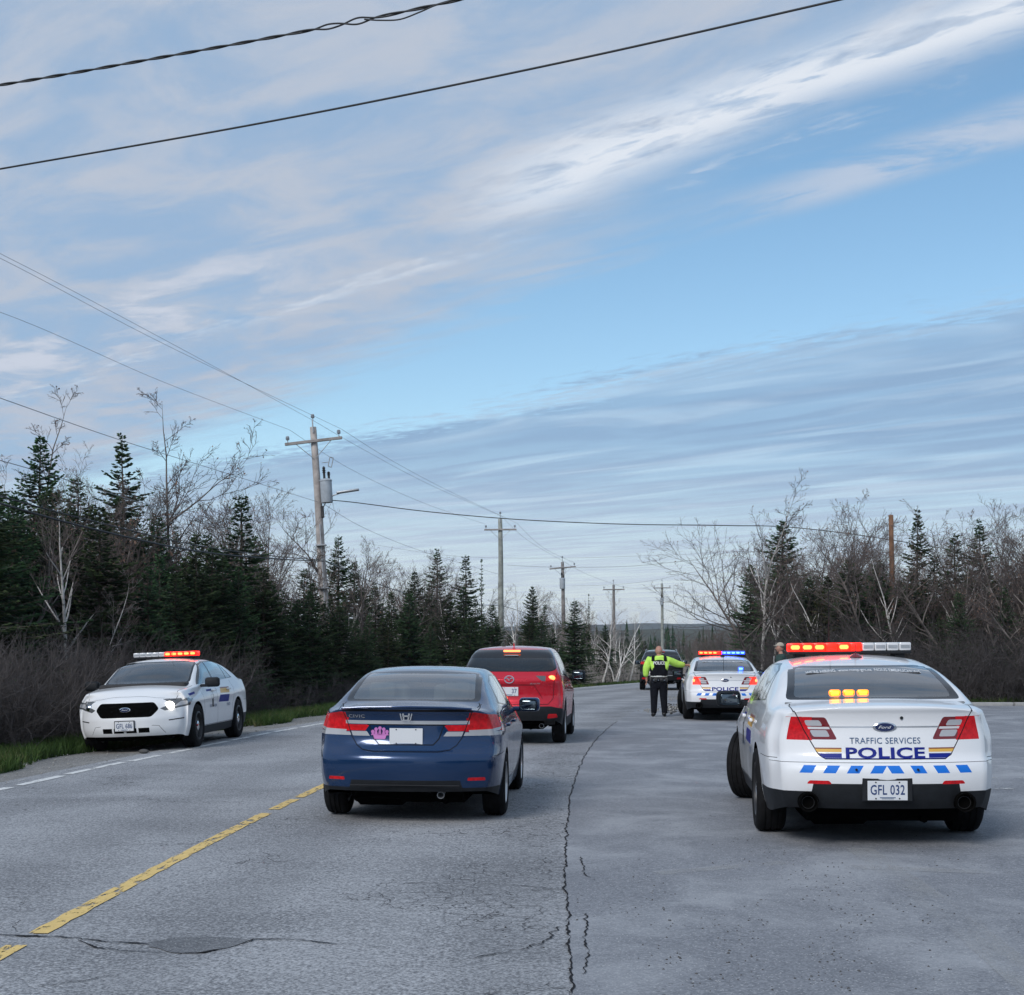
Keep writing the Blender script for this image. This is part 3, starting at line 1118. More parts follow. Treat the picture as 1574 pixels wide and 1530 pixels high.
# --- named trees of the left wood
FORK = bare_proto(71, H=7, trunkmat=M_BIRCH, twigmat=M_TWIG, low=.35, wander=.05, rad=.013, dens=1.0)
pxplant(FORK, 'birch', 'tree', 100, 31.5, 742, 'white barked birch with forked trunk standing in front of the dark spruces at far left', rot=2.2, wide=.9)
pxplant(WB[1], 'birch', 'tree', 127, 32.0, 858, 'thin pale young birch beside the forked white birch at far left', rot=1.0, wide=.8)
pxplant(SP[1], 'spruce', 'tree', 188, 41, 672, 'pointed spruce with bare spike top left of the leaning bare tree')
pxplant(LARCH, 'bare_tree', 'tree', 287, 43, 603, 'tallest bare tree with a crooked bent tip rising above the left wood', rot=0.4)
pxplant(SP[3], 'spruce', 'tree', 371, 44, 758, 'spruce with yellowish top between bare trees left of the transformer pole', wide=1.3)
pxplant(LARCH, 'bare_tree', 'tree', 45, 46, 592, 'tall thin bare tree standing behind the forked white birch', rot=2.5)
pxplant(SP[0], 'spruce', 'tree', 62, 45, 668, 'tall dark spruce just behind the forked white birch')
pxplant(AL[1], 'bare_tree', 'tree', 432, 47, 722, 'rounded bare tree close to the left of the transformer pole')
pxplant(SP[2], 'spruce', 'tree', 520, 66, 822, 'spruce whose top shows just right of the transformer pole')
pxplant(AL[3], 'bare_tree', 'tree', 120, 42, 655, 'spreading bare tree behind the forked birch')
pxplant(AL[0], 'bare_tree', 'tree', 350, 49, 742, 'bare tree behind the yellowish topped spruce')
pxplant(BR[2], 'bare_tree', 'tree', 552, 72, 775, 'thin bare tree right of the transformer pole')
pxplant(AL[2], 'bare_tree', 'tree', 612, 78, 838, 'pale crowned bare tree between the two nearest poles')
pxplant(SP[1], 'spruce', 'tree', 672, 80, 846, 'ragged spruce left of the second pole', wide=1.1)
pxplant(SP[3], 'spruce', 'tree', 716, 82, 852, 'narrow spruce nearest the left of the second pole', wide=1.2)
pxplant(SPSPARSE, 'spruce', 'tree', 740, 84, 858, 'half dead spruce with sparse stubs beside the second pole', wide=.6)
pxplant(BR[1], 'birch', 'tree', 690, 70, 880, 'birch with pale forked trunk in front of the ragged spruce', wide=.8)
pxplant(SP[4], 'spruce', 'tree', 883, 73, 922, 'lone dark spruce at the road edge right of the red car', wide=1.25)
pxplant(SP[0], 'spruce', 'tree', 818, 84, 900, 'spruce between the second pole and the lone spruce')
pxplant(WB[0], 'birch', 'tree', 926, 79, 905, 'white birch leaning right beside the lone spruce', rot=0.1, wide=1.2)
pxplant(WB[1], 'birch', 'tree', 945, 82, 925, 'clump of white birch stems at the road edge', rot=.6, wide=1.1)
pxplant(WB[0], 'birch', 'tree', 968, 88, 940, 'pale birch at the bend behind the clump of white stems', rot=.5)
pxplant(SPS, 'spruce', 'tree', 990, 92, 985, 'small spruce behind the black car at the bend', wide=1.2)
pxplant(SPSPARSE, 'spruce', 'tree', 820, 92, 905, 'dead topped spruce behind the second pole', wide=.6)
pxplant(SPSPARSE, 'spruce', 'tree', 905, 105, 912, 'thin dead topped spruce above the white birches', wide=.5)
# --- the rest of the left wood
for i in range(66):
    px = -60 + 15.5 * (i % 64) + random.uniform(-8, 8)
    row = random.random()
    D = wallD(px, 5.2 + 7 * row)
    if D > 100:
        continue
    ytop = np.interp(px, [-60, 60, 190, 300, 370, 450, 520, 650, 760, 850, 900], [690, 735, 770, 815, 835, 870, 875, 895, 925, 950, 965]) + random.uniform(-25, 50) + 15 * (1 - row)
    pxplant(SP[i % 5], 'spruce', 'tree', px, D, ytop, 'dark spruce of the dense left wood ' + reg_l(px), TREES_L + ', spruces ' + reg_l(px), wide=random.uniform(.95, 1.35))
for i in range(34):
    px = 225 + 22.0 * i + random.uniform(-14, 14)
    D = wallD(px, 4.4 + random.random() * 1.2)
    if D > 92:
        continue
    ytop = np.interp(px, [-60, 60, 190, 330, 450, 520, 650, 760, 900], [840, 850, 850, 850, 905, 925, 940, 945, 985]) + random.uniform(-30, 35)
    pxplant(SP[(i * 2 + 1) % 5], 'spruce', 'tree', px, D, ytop, 'low bushy spruce in the front row left, ' + reg_l(px), TREES_L + ', front spruces ' + reg_l(px), wide=random.uniform(1.05, 1.5))
for i in range(32):
    px = -50 + 30 * i + random.uniform(-14, 14)
    D = wallD(px, 7 + 8 * random.random())
    if D > 125:
        continue
    ytop = np.interp(px, [-60, 60, 160, 300, 420, 520, 640, 760, 900], [640, 660, 700, 730, 740, 800, 850, 890, 925]) + random.uniform(-15, 60)
    pxplant((AL + BR)[i % 7], 'bare_tree', 'tree', px, D, ytop, 'bare grey tree rising among the left spruces ' + reg_l(px), TREES_L + ', bare trees ' + reg_l(px))
for i in range(40):
    px = random.uniform(560, 985)
    D = random.uniform(85, 125)
    if px_x(px, D) > edge(D) - 2:
        continue
    ytop = np.interp(px, [560, 700, 800, 900, 985], [850, 880, 905, 925, 950]) + random.uniform(-15, 40)
    pxplant((WB + BR)[i % 5], 'birch', 'tree', px, D, ytop, 'pale bare birch ' + ('between the nearest and second poles' if px < 770 else 'between the second pole and the lone spruce' if px < 883 else 'right of the lone spruce'), TREES_F + ', birches ' + ('near' if px < 770 else 'middle' if px < 883 else 'right'))
# --- right wood
pxplant(BIGL, 'bare_tree', 'tree', 1178, 52, 790, 'bare tree leaning far to the left above the middle police car', rot=0.0, wide=1.25)
pxplant(BR[0], 'birch', 'tree', 1172, 54, 728, 'tall straight birch topping the right wood behind the middle police car', rot=4, wide=1.0)
pxplant(SP[0], 'spruce', 'tree', 1203, 57, 798, 'olive topped spruce behind the man with the cap', wide=1.25)
pxplant(AL[0], 'bare_tree', 'tree', 1256, 53, 752, 'bare tree with a rounded top between the spruce and the broken trunk')
pxplant(BR[1], 'birch', 'tree', 1340, 48, 770, 'birch with two curved pale stems left of the broken trunk', rot=1.2)
pxplant(BR[1], 'birch', 'tree', 1372, 47, 800, 'birch with white forked trunk below the broken trunk', rot=2.9)
pxplant(SP[1], 'spruce', 'tree', 1410, 52, 786, 'dark spruce with a thin knobbed top right of the broken trunk', wide=.95)
pxplant(SP[3], 'spruce', 'tree', 1468, 53, 818, 'left one of the two ragged spruces at the right end of the wood', wide=1.3)
pxplant(SP[1], 'spruce', 'tree', 1506, 53, 802, 'right one of the two ragged spruces at the right end of the wood', wide=1.1)
pxplant(AL[1], 'bare_tree', 'tree', 1556, 49, 716, 'tall spreading bare tree at the right edge of the picture', wide=1.1)
pxplant(AL[2], 'bare_tree', 'tree', 1605, 50, 726, 'bare tree reaching in from beyond the right edge of the picture')
pxplant(SPY, 'spruce', 'tree', 1262, 47, 905, 'small ochre green conifer above the lit light bar', wide=1.0)
for i in range(14):
    px = 1235 + 29 * i + random.uniform(-10, 10)
    pxplant(SP[(i * 3) % 5], 'spruce', 'tree', px, random.uniform(46, 49.5), random.uniform(850, 955), 'low green spruce fronting the right wood ' + reg_r(px), TREES_R + ', front spruces ' + reg_r(px), wide=random.uniform(.95, 1.4))
r_ = ob('broken_trunk', None, loc=(px_x(1372, 52), 52, float(gz(px_x(1372, 52), 52))), label='broken rust brown trunk standing bare without a crown', cat='dead tree')
hh = px_z(792, 52)
V, F = tubes([(0, 0, 0), (0.02, 0, hh * .4), (-.03, 0, hh * .75)], [(0.02, 0, hh * .4), (-.03, 0, hh * .75), (-.06, 0, hh)], [.095, .092, .088], [.092, .088, .085], 9)
ob('trunk', mesh_np('trunk', V, [F, np.array([[9 * 5 + k for k in range(9)]])], smooth=True, mats=[M_SNAG]), r_)
V, F = tubes([(0.02, 0, hh * .45), (-.03, 0, hh * .6), (-.04, 0, hh * .8)], [(.3, .1, hh * .5), (-.4, .1, hh * .66), (.2, .1, hh * .83)], [.03, .03, .02], [.012, .012, .008], 5)
ob('branch_stub', mesh_np('branch_stub', V, [F], mats=[M_SNAG]), r_)
for i in range(54):
    px = 1150 + 9.7 * i + random.uniform(-8, 8)
    D = random.uniform(46.5, 62) if px > 1230 else random.uniform(55, 72)
    ytop = np.interp(px, [1150, 1250, 1400, 1500, 1580], [800, 790, 800, 795, 750]) + random.uniform(-12, 60)
    pxplant((AL + BR)[i % 7], 'bare_tree', 'tree', px, D, ytop, 'grey brown bare tree, right wood, ' + reg_r(px), TREES_R + ', bare trees ' + reg_r(px), wide=random.uniform(.9, 1.2))
for i in range(30):
    px = 1150 + 16 * i + random.uniform(-9, 9)
    D = random.uniform(48, 60) if px > 1230 else random.uniform(56, 70)
    ytop = np.interp(px, [1150, 1250, 1400, 1500, 1580], [880, 900, 885, 880, 870]) + random.uniform(-40, 50)
    pxplant(SP[i % 5], 'spruce', 'tree', px, D, ytop, 'dark spruce between bare trees of the right wood ' + reg_r(px), TREES_R + ', spruces ' + reg_r(px), wide=random.uniform(1.0, 1.5))
for i in range(16):
    px = random.uniform(1050, 1170)
    D = random.uniform(85, 150)
    if px_x(px, D) < edge(D) + 9 and D < 120:
        D = random.uniform(130, 190)
    ytop = random.uniform(945, 985) - 30 * max(0, (px - 1100) / 70)
    pxplant(AL[i % 4], 'bare_tree', 'tree', px, D, ytop, 'brown bare tree in the far hollow behind the middle police car', TREES_F + ', brown trees')

# --- far woods, one mass
def far_woods():
    P0, P1, R0, R1 = [], [], [], []
    Q = []
    r = np.random.default_rng(5)
    for i in range(3000):
        D = r.uniform(210, 900)
        x = r.uniform(-.45, .5) * D
        h = r.uniform(3.5, 6.5) * (1 + D / 2500)
        if r.random() < .45:
            for k in range(9):
                zz_ = h * (k + .5) / 9
                w = (1 - k / 9.5) * h * .2
                a = r.uniform(0, 6.28)
                Q.append(((x - w * math.cos(a), D - w * math.sin(a), zz_ - .3), (x, D, zz_ + h * .16), (x + w * math.cos(a), D + w * math.sin(a), zz_ - .3)))
        else:
            P0.append((x, D, 0)); P1.append((x + r.normal(0, .3), D, h * .8)); R0.append(.09); R1.append(.03)
            for k in range(14):
                zz_ = h * r.uniform(.15, .85)
                P0.append((x, D, zz_)); P1.append((x + r.normal(0, 1.1), D + r.normal(0, .8), zz_ + r.uniform(.5, 1.6))); R0.append(.05); R1.append(.02)
    V1, F1 = tubes(P0, P1, R0, R1, 3)
    V2 = np.array(Q).reshape(-1, 3)
    F2 = np.arange(len(V2)).reshape(-1, 3) + len(V1)
    me = mesh_np('far_woods', np.concatenate([V1, V2]), [F1, F2], mats=[M_TWIG, M_NEEDLE], mat_idx=np.concatenate([np.zeros(len(F1)), np.ones(len(F2))]))
    ob('far_woods', me, kind='stuff', label='far mixed wood filling the hollow below the hills')
far_woods()


# --- brush thickets and grass: nobody could count these
def thicket(name, pts, label, hmin=.9, hmax=2.2, seed=1, mat=None):
    r = np.random.default_rng(seed)
    P0, P1, R0, R1 = [], [], [], []
    for (x, D) in pts:
        z = float(gz(x, D)) - .05
        h = r.uniform(hmin, hmax)
        d = np.array([r.normal(0, .38), r.normal(0, .38), 1.0])
        p = np.array([x, D, z])
        n = 5
        rad = r.uniform(.006, .013)
        for i in range(n):
            d = d + r.normal(0, .17, 3); d /= np.linalg.norm(d)
            q = p + d * h / n
            P0.append(p); P1.append(q); R0.append(rad * (1 - i / n * .7)); R1.append(rad * (1 - (i + 1) / n * .7))
            if i > 0:
                for k in range(2 if i < 4 else 3):
                    v = d + r.normal(0, .6, 3); v /= np.linalg.norm(v)
                    L = h * r.uniform(.12, .3)
                    m = p + v * L
                    P0.append(p); P1.append(m); R0.append(rad * .55); R1.append(rad * .3)
                    v2 = v + r.normal(0, .5, 3); v2 /= np.linalg.norm(v2)
                    P0.append(m); P1.append(m + v2 * L * .7); R0.append(rad * .35); R1.append(.0022)
                    if r.random() < .5:
                        v2 = v + r.normal(0, .7, 3); v2 /= np.linalg.norm(v2)
                        P0.append(p + v * L * .5); P1.append(p + v * L * .5 + v2 * L * .6); R0.append(rad * .35); R1.append(.0022)
            p = q
    V, F = tubes(P0, P1, R0, R1, 3)
    ob(name, mesh_np(name, V, [F], mats=[mat or M_BRUSH]), kind='stuff', label=label)


pts = []
for i in range(3600):
    D = random.uniform(19, 38)
    e = random.uniform(2.9, 7.0)
    if D > 33 and random.random() < (D - 33) / 6:
        continue
    pts.append((float(edge(D)) - e - .25 * math.sin(D * 1.3), D))
thicket('brush_thicket', pts, 'leafless brush thicket along the bank left of the road', 1.0, 2.3, 3)
pts = []
for i in range(1300):
    px = random.uniform(1225, 1640)
    D = random.uniform(43.9, 48.5)
    pts.append((px_x(px, D), D))
for i in range(900):
    D = random.uniform(44, 75)
    pts.append((float(centre(D)) + random.uniform(6.2, 9.5), D))
thicket('brush_thicket', pts, 'leafless brush thicket below the wood on the right', 1.0, 2.9, 4)
pts = [(float(edge(D)) - random.uniform(2.5, 6), D) for D in np.random.default_rng(3).uniform(62, 120, 900)]
thicket('brush_thicket', pts, 'leafless brush along the outside of the bend', .6, 1.5, 5, M_PALETWIG)

pts = [(float(edge(D)) - random.uniform(3.2, 6.5), D) for D in np.random.default_rng(8).uniform(35, 66, 1300)]
thicket('brush_thicket', pts, 'low leafless brush at the foot of the left spruces', .5, 1.2, 6)


def woods_behind():
    """the road runs through the same wood behind the viewer; it shows in glass and paint"""
    P0, P1, R0, R1, Q = [], [], [], [], []
    r = np.random.default_rng(15)
    for i in range(420):
        D = -r.uniform(14, 75)
        s = 1 if r.random() < .5 else -1
        x = float(edge(0)) + 4 + s * r.uniform(10, 55) - D * -.02
        h = r.uniform(5, 9)
        P0.append((x, D, -.2)); P1.append((x, D, h * .9)); R0.append(.12); R1.append(.03)
        for k in range(16):
            zz_ = h * (k + .5) / 16
            w = (1 - k / 16.5) * h * .24
            for a in (r.uniform(0, 3.14), r.uniform(0, 3.14)):
                Q.append(((x - w * math.cos(a), D - w * math.sin(a), zz_ - .3), (x, D, zz_ + h * .1), (x + w * math.cos(a), D + w * math.sin(a), zz_ - .3)))
    V1, F1 = tubes(P0, P1, R0, R1, 4)
    V2 = np.array(Q).reshape(-1, 3)
    F2 = np.arange(len(V2)).reshape(-1, 3) + len(V1)
    me = mesh_np('woods', np.concatenate([V1, V2]), [F1, F2], mats=[M_TWIG, M_NEEDLE], mat_idx=np.concatenate([np.zeros(len(F1)), np.ones(len(F2))]))
    ob('woods', me, kind='stuff', label='the same mixed wood continuing along the road behind the viewer')
woods_behind()

M_GRASS = pbr('grass_blades', (0.045, 0.085, 0.018), rough=0.7, spec=0.2)
def _gr():
    T = NT(M_GRASS.node_tree)
    b = M_GRASS.node_tree.nodes['Principled BSDF']
    o = T.n('ShaderNodeTexCoord').outputs['Object']
    f = T.math('MULTIPLY_ADD', T.noise(o, 0.9, 4, .6), .7, T.math('MULTIPLY', T.noise(o, 14, 2, .6), .3))
    c = T.ramp(f, [(.36, (0.020, 0.042, 0.010)), (.52, (0.046, 0.090, 0.020)), (.64, (0.13, 0.115, 0.055))])
    T.link(c, b.inputs['Base Color'])
_gr()


def grass(name, pts, label, hmin, hmax, seed, w=.011):
    r = np.random.default_rng(seed)
    n = len(pts)
    P = np.array(pts)
    z = gz(P[:, 0], P[:, 1]) - .055
    h = r.uniform(hmin, hmax, n)
    a = r.uniform(0, 6.28, n)
    dx, dy = np.cos(a) * w, np.sin(a) * w
    lx, ly = r.normal(0, .35, n) * h, r.normal(0, .35, n) * h
    B = np.stack([P[:, 0], P[:, 1], z], 1)
    V = np.stack([B + np.stack([dx, dy, 0 * h], 1), B - np.stack([dx, dy, 0 * h], 1),
                  B + np.stack([-dx * .6 + lx * .4, -dy * .6 + ly * .4, h * .6], 1), B + np.stack([dx * .6 + lx * .4, dy * .6 + ly * .4, h * .6], 1),
                  B + np.stack([lx, ly, h], 1)], 1).reshape(-1, 3)
    i = np.arange(n)[:, None] * 5
    F4 = i + np.array([[0, 1, 2, 3]])
    F3 = i + np.array([[3, 2, 4]])
    ob(name, mesh_np(name, V, [F4, F3], mats=[M_GRASS]), kind='stuff', label=label)


r_ = np.random.default_rng(9)
D = 14 + 56 * r_.random(95000) ** 1.2
e = 1.55 + 0.35 * np.sin(D * .9) + np.abs(r_.normal(0, 1, len(D))) * 1.5
keep = np.array([mnoise.noise((d * .9, q * 1.3, 0)) > -.35 + (.25 if q < 2 else 0) for d, q in zip(D, e)])
grass('grass', np.stack([edge(D) - e, D], 1)[keep], 'green roadside grass between the gravel shoulder and the brush', .08, .34, 1)
D = r_.uniform(43.5, 46.5, 12000)
px = r_.uniform(1200, 1660, len(D))
keep = np.array([mnoise.noise((p * .02, d, 0)) > -.05 for p, d in zip(px, D)])
grass('grass', np.stack([px_x(px, D), D], 1)[keep], 'tufts of grass along the far edge of the side entrance', .08, .32, 2, .016)
D = r_.uniform(60, 120, 9000)
grass('grass', np.stack([edge(D) - r_.uniform(.6, 2.6, len(D)), D], 1), 'dry grass verge on the outside of the bend', .06, .22, 3, .02)
# ------------------------------------------------------------------ utility poles and wires
M_POLE = bark('weathered_pole', (0.34, 0.31, 0.29))
M_POLE2 = bark('greenish_pole', (0.27, 0.285, 0.26))
M_ARM = bark('crossarm_wood', (0.27, 0.25, 0.24))
M_INS = pbr('insulator_glaze', (0.33, 0.36, 0.40), rough=0.25)
M_STEEL = noisy(pbr('galvanised_steel', (0.36, 0.38, 0.40), rough=0.5, metal=0.7), 6, .2)
M_TRAFO = noisy(pbr('transformer_grey', (0.36, 0.40, 0.44), rough=0.5), 5, .15)
M_WIRE = pbr('wire_insulation', (0.025, 0.027, 0.03), rough=0.6)
M_CABLE = pbr('bare_cable', (0.22, 0.23, 0.245), rough=0.5, metal=0.3)
M_BLACK = noisy(pbr('black_plastic', (0.018, 0.018, 0.02), rough=0.55), 20, .2)


def pole(px_base, px_top, py_top, D, arm_w, label, mat, arm_drop=.55, trafo=0, lamp=False, tilt=0.0, rb=.16, arm_ins=True):
    zt = px_z(py_top, D)
    xb, xt = px_x(px_base, D), px_x(px_top, D)
    z0 = float(gz(xb, D)) - .3
    root = ob('utility_pole', None, loc=(xb, D, z0), label=label, cat='utility pole', group='wooden utility poles along the left of the road')
    H = zt - z0
    lean = math.atan2(xt - xb, H)
    root.rotation_euler = (0, lean, 0)
    n = 8
    zs = np.linspace(0, H, n + 1)
    rr = rb * (1 - .38 * zs / H)
    P = np.stack([.012 * np.sin(zs * .9), .012 * np.cos(zs * .7), zs], 1)
    V, F = tubes(P[:-1], P[1:], rr[:-1], rr[1:], 12)
    cap = np.array([[12 * (2 * n - 1) + k for k in range(12)]])
    ob('pole', mesh_np('pole', V, [F, cap], smooth=True, mats=[mat]), root)
    za = H - arm_drop
    yo = -rb * .75 - .05
    m = MB(); m.box((0, yo, za), (arm_w, .10, .12), rot=Matrix.Rotation(tilt, 3, 'Y'), bev=.012)
    ob('crossarm', m.mesh('crossarm', M_ARM), root)
    for s in (-1, 1):
        m = MB(); m.cyl((s * arm_w * .30, yo, za - .06 - s * arm_w * .3 * math.sin(tilt)), (s * .05, yo + .02, za - .72), .016, n=6)
        ob('brace', m.mesh('brace', M_STEEL), root)
    def ins(x, z, s=1.0):
        m = MB()
        m.lathe([(.0, 0), (.018, 0), (.018, .12), (.055, .12), (.085, .15), (.06, .17), (.09, .2), (.06, .225), (.08, .25), (.05, .29), (.0, .29)], n=12, axis='z', closed=False)
        me = m.mesh('insulator', M_INS, smooth=True)
        return ob('insulator', me, root, loc=(x, yo if abs(x) > .2 else 0, z))
    for s in (-1, 1):
        ins(s * (arm_w / 2 - .13), za + .05 - s * (arm_w / 2) * math.sin(tilt))
    m = MB(); m.box((0, -rb * .72, H + .02), (.05, .05, .55))
    ob('top_pin', m.mesh('top_pin', M_STEEL), root)
    ins(0, H + .26)
    if trafo:
        zc = H - trafo
        sgn = .40 if lamp else -.05
        m = MB()
        m.lathe([(0, -.48), (.24, -.48), (.25, -.45), (.25, .40), (.27, .42), (.27, .46), (.2, .52), (0, .53)], n=20, axis='z', closed=False)
        t = ob('transformer', m.mesh('transformer', M_TRAFO, smooth=True), root, loc=(sgn, -.16, zc))
        for dx, hh in ((-.05, .55), (.14, .32)):
            m = MB(); m.lathe([(0, 0), (.05, 0), (.05, hh * .5), (.08, hh * .55), (.045, hh * .62), (.08, hh * .7), (.045, hh * .78), (.07, hh * .86), (.03, hh), (0, hh)], n=10, axis='z', closed=False)
            ob('bushing', m.mesh('bushing', M_BLACK, smooth=True), t, loc=(dx, 0, .5))
        m = MB()
        for a, b_ in (((0, 0, 0), (.1, 0, .38)), ((.1, 0, .38), (.24, 0, .33)), ((.24, 0, .33), (.13, 0, -.06)), ((.13, 0, -.06), (0, 0, 0))):
            m.cyl(a, b_, .02, n=6)
        m.cyl((-.25, .1, .17), (.05, 0, .17), .015, n=6)
        ob('fuse_cutout', m.mesh('fuse_cutout', M_STEEL), root, loc=(sgn + .14, -.16, zc + 1.05))
    if lamp:
        m = MB()
        z = H - 3.3
        pts = [(.12, -.1, z - .28), (.22, -.12, z - .12), (.36, -.16, z + .12), (.52, -.2, z + .27), (.72, -.24, z + .36), (.95, -.28, z + .41)]
        m.tube(pts, .026, 8)
        ob('lamp_arm', m.mesh('lamp_arm', M_STEEL, smooth=True), root)
        m = MB()
        m.box((1.32, -.36, z + .47), (.95, .26, .09), rot=Matrix.Rotation(RAD(-5), 3, 'Y'), bev=.035, seg=2)
        ob('lamp_head', m.mesh('lamp_head', M_STEEL, smooth=True), root)
        m = MB(); m.box((.18, -.12, z - .3), (.12, .14, .5), bev=.02)
        ob('junction_box', m.mesh('junction_box', M_BLACK), root)
        m = MB()
        m.box((.0, -.02, H - 6.6), (.05, .04, 5.0)); m.box((0, 0, H - 5.0), (.42, .42, .05)); m.box((0, 0, H - 6.8), (.42, .42, .05))
        o = ob('conduit', m.mesh('conduit', M_STEEL), root, loc=(.04, -.165, 0))
    return root


pole(508, 481.5, 656, 60, 2.42, 'nearest wooden utility pole, leaning, with transformer and street lamp', M_POLE, .62, 2.75, True, tilt=RAD(-3.2), rb=.22)
pole(771, 769, 798, 107, 2.42, 'second utility pole, straight and bare, behind the red car', M_POLE2, .82, 0, tilt=0, rb=.25)
pole(868, 864.5, 864, 131, 2.42, 'third utility pole with a transformer, behind the lone spruce', M_ARM, .55, 2.0, tilt=RAD(-4), rb=.22)
pole(945, 943, 899, 160, 2.44, 'fourth utility pole standing above the white birches', M_ARM, .55, 0, tilt=0, rb=.22)
pole(1018.5, 1017.5, 897, 202, 2.44, 'farthest utility pole above the officer, with a small lamp', M_POLE2, .65, 2.6, tilt=0, rb=.25)


def smooth_path(P, sub=10):
    P = [np.array(p, float) for p in P]
    out = []
    for i in range(len(P) - 1):
        p0 = P[max(i - 1, 0)]; p1 = P[i]; p2 = P[i + 1]; p3 = P[min(i + 2, len(P) - 1)]
        for t in np.linspace(0, 1, sub, endpoint=False):
            out.append(.5 * ((2 * p1) + (p2 - p0) * t + (2 * p0 - 5 * p1 + 4 * p2 - p3) * t * t + (3 * p1 - p0 - 3 * p2 + p3) * t ** 3))
    out.append(P[-1])
    return np.array(out)


def wire(pts, r, label, mat=None, group=None, name='overhead_wire', sub=10):
    P = smooth_path([(px_x(a, d), d, px_z(b, d)) for a, b, d in pts], sub)
    n = len(P)
    if mat is not None and mat.name == 'bare_cable':
        r = r * .62
    V, F = tubes(P[:-1], P[1:], np.full(n - 1, r), np.full(n - 1, r), 6)
    return ob(name, mesh_np(name, V, [F], smooth=True, mats=[mat or M_WIRE]), label=label, cat='wire', group=group)


# the twisted bundle across the top left: two strands wound round each other, one hanging loose
base = smooth_path([(px_x(a, d), d, px_z(b, d)) for a, b, d in ((-420, 196, 19), (0, 131, 17), (250, 88, 16.2), (480, 46, 15.5), (705, 0, 14.9), (1200, -115, 13.6))], 60)
s = np.concatenate([[0], np.cumsum(np.linalg.norm(np.diff(base, axis=0), axis=1))])
root = ob('twisted_cable', None, loc=(0, 0, 0), label='thick twisted cable with a loose loop crossing the sky at top left', cat='wire')
for k in range(2):
    ph = s * 2 * math.pi / .72 + k * math.pi
    amp = np.full(len(s), .0095)
    lo = base[:, 0] / base[:, 1] * FPX + PX0
    amp = amp + .022 * np.exp(-((lo - 545) / 28) ** 2) + .012 * np.exp(-((lo - 500) / 18) ** 2)
    P = base + np.stack([np.zeros_like(s), np.cos(ph) * amp, np.sin(ph) * amp], 1)
    V, F = tubes(P[:-1], P[1:], np.full(len(P) - 1, .0095), np.full(len(P) - 1, .0095), 7)
    ob('strand', mesh_np('strand', V, [F], smooth=True, mats=[M_WIRE]), root)
P = smooth_path([(px_x(a, d), d, px_z(b, d)) for a, b, d in ((560, 30, 15.2), (585, 31.5, 15.15), (615, 30, 15.1), (645, 19, 15.0), (668, 9, 14.95), (690, 3, 14.9))], 10)
V, F = tubes(P[:-1], P[1:], np.full(len(P) - 1, .008), np.full(len(P) - 1, .008), 7)
ob('loose_loop', mesh_np('loose_loop', V, [F], smooth=True, mats=[M_WIRE]), root)

wire([(-300, 312, 20), (0, 260, 18.2), (420, 186, 16.6), (860, 97, 15.2), (1290, 0, 14), (1700, -95, 13)], .0115, 'single black wire crossing the whole top of the sky')
G1 = 'thin power lines running to the nearest pole'
wire([(-500, 150, 26), (0, 390, 40), (250, 521, 49), (482, 647, 60)], .010, 'upper of two thin power lines reaching the top of the nearest pole', M_CABLE, G1)
wire([(-480, 165, 26), (0, 397, 40), (250, 528, 49), (525, 660, 60)], .010, 'lower of two thin power lines coming from the left to the nearest pole', M_CABLE, G1)
wire([(-450, 345, 26), (0, 480, 40), (250, 587, 49), (445, 661, 60)], .010, 'thin power line from the left to the left end of the nearest crossarm', M_CABLE, G1)
wire([(-300, 505, 20), (0, 612, 27), (180, 675, 33), (330, 722, 42), (489, 772, 59.7)], .012, 'thin line passing in front of the pointed spruce to the nearest pole', M_CABLE, G1)
wire([(-300, 640, 20), (0, 708, 27), (200, 768, 34), (400, 828, 47), (494, 852, 59.7)], .013, 'slack line low in front of the left wood', M_CABLE, G1)
wire([(-300, 660, 20), (0, 762, 26.5), (150, 803, 30.3), (300, 838, 36.5), (420, 855, 45), (497, 861, 59.7)], .014, 'upper of two thick cables sagging in front of the left wood', M_WIRE, 'thick cables sagging to the nearest pole')
wire([(-300, 680, 20), (0, 774, 26.5), (150, 815, 30.3), (300, 847, 36.5), (420, 859, 45), (497, 863, 59.7)], .022, 'lower and thicker of two cables sagging in front of the left wood', M_WIRE, 'thick cables sagging to the nearest pole')
G2 = 'lines between the first and the second pole'
wire([(482, 647, 60), (560, 692, 72), (660, 745, 88), (769, 793, 107)], .012, 'thin line from the top of the nearest pole to the top of the second pole', M_CABLE, G2)
wire([(525, 660, 60), (600, 707, 72), (690, 755, 88), (794, 804, 107)], .012, 'thin line to the right arm of the second pole', M_CABLE, G2)
wire([(445, 661, 60), (540, 722, 72), (650, 773, 88), (746, 806, 107)], .012, 'thin line to the left arm of the second pole', M_CABLE, G2)
wire([(490, 770, 60), (560, 812, 75), (650, 848, 92), (770, 884, 107)], .014, 'slack thin line to the middle of the second pole', M_CABLE, G2)
wire([(500, 862, 60), (560, 890, 72), (640, 917, 88), (700, 928, 98), (768, 931, 107)], .04, 'thick sagging cable from the nearest to the second pole', M_CABLE, G2)
G3 = 'lines over the far bend'
wire([(489, 768, 60), (540, 772, 60), (660, 787, 60), (800, 799, 60), (960, 806, 60), (1110, 808, 58), (1230, 812, 66), (1400, 835, 70), (1720, 890, 74)], .020, 'wire crossing the road from the street lamp to the right wood', M_WIRE)
wire([(560, 835, 110), (700, 855, 110), (865, 858, 110), (1040, 853, 108), (1200, 850, 105), (1700, 900, 95)], .014, 'thin line crossing above the third pole', M_CABLE, G3)
wire([(780, 869, 107), (850, 872, 107), (960, 871, 106), (1060, 862, 100), (1200, 850, 98), (1700, 920, 90)], .020, 'line crossing from the second pole to the right wood', M_CABLE, G3)
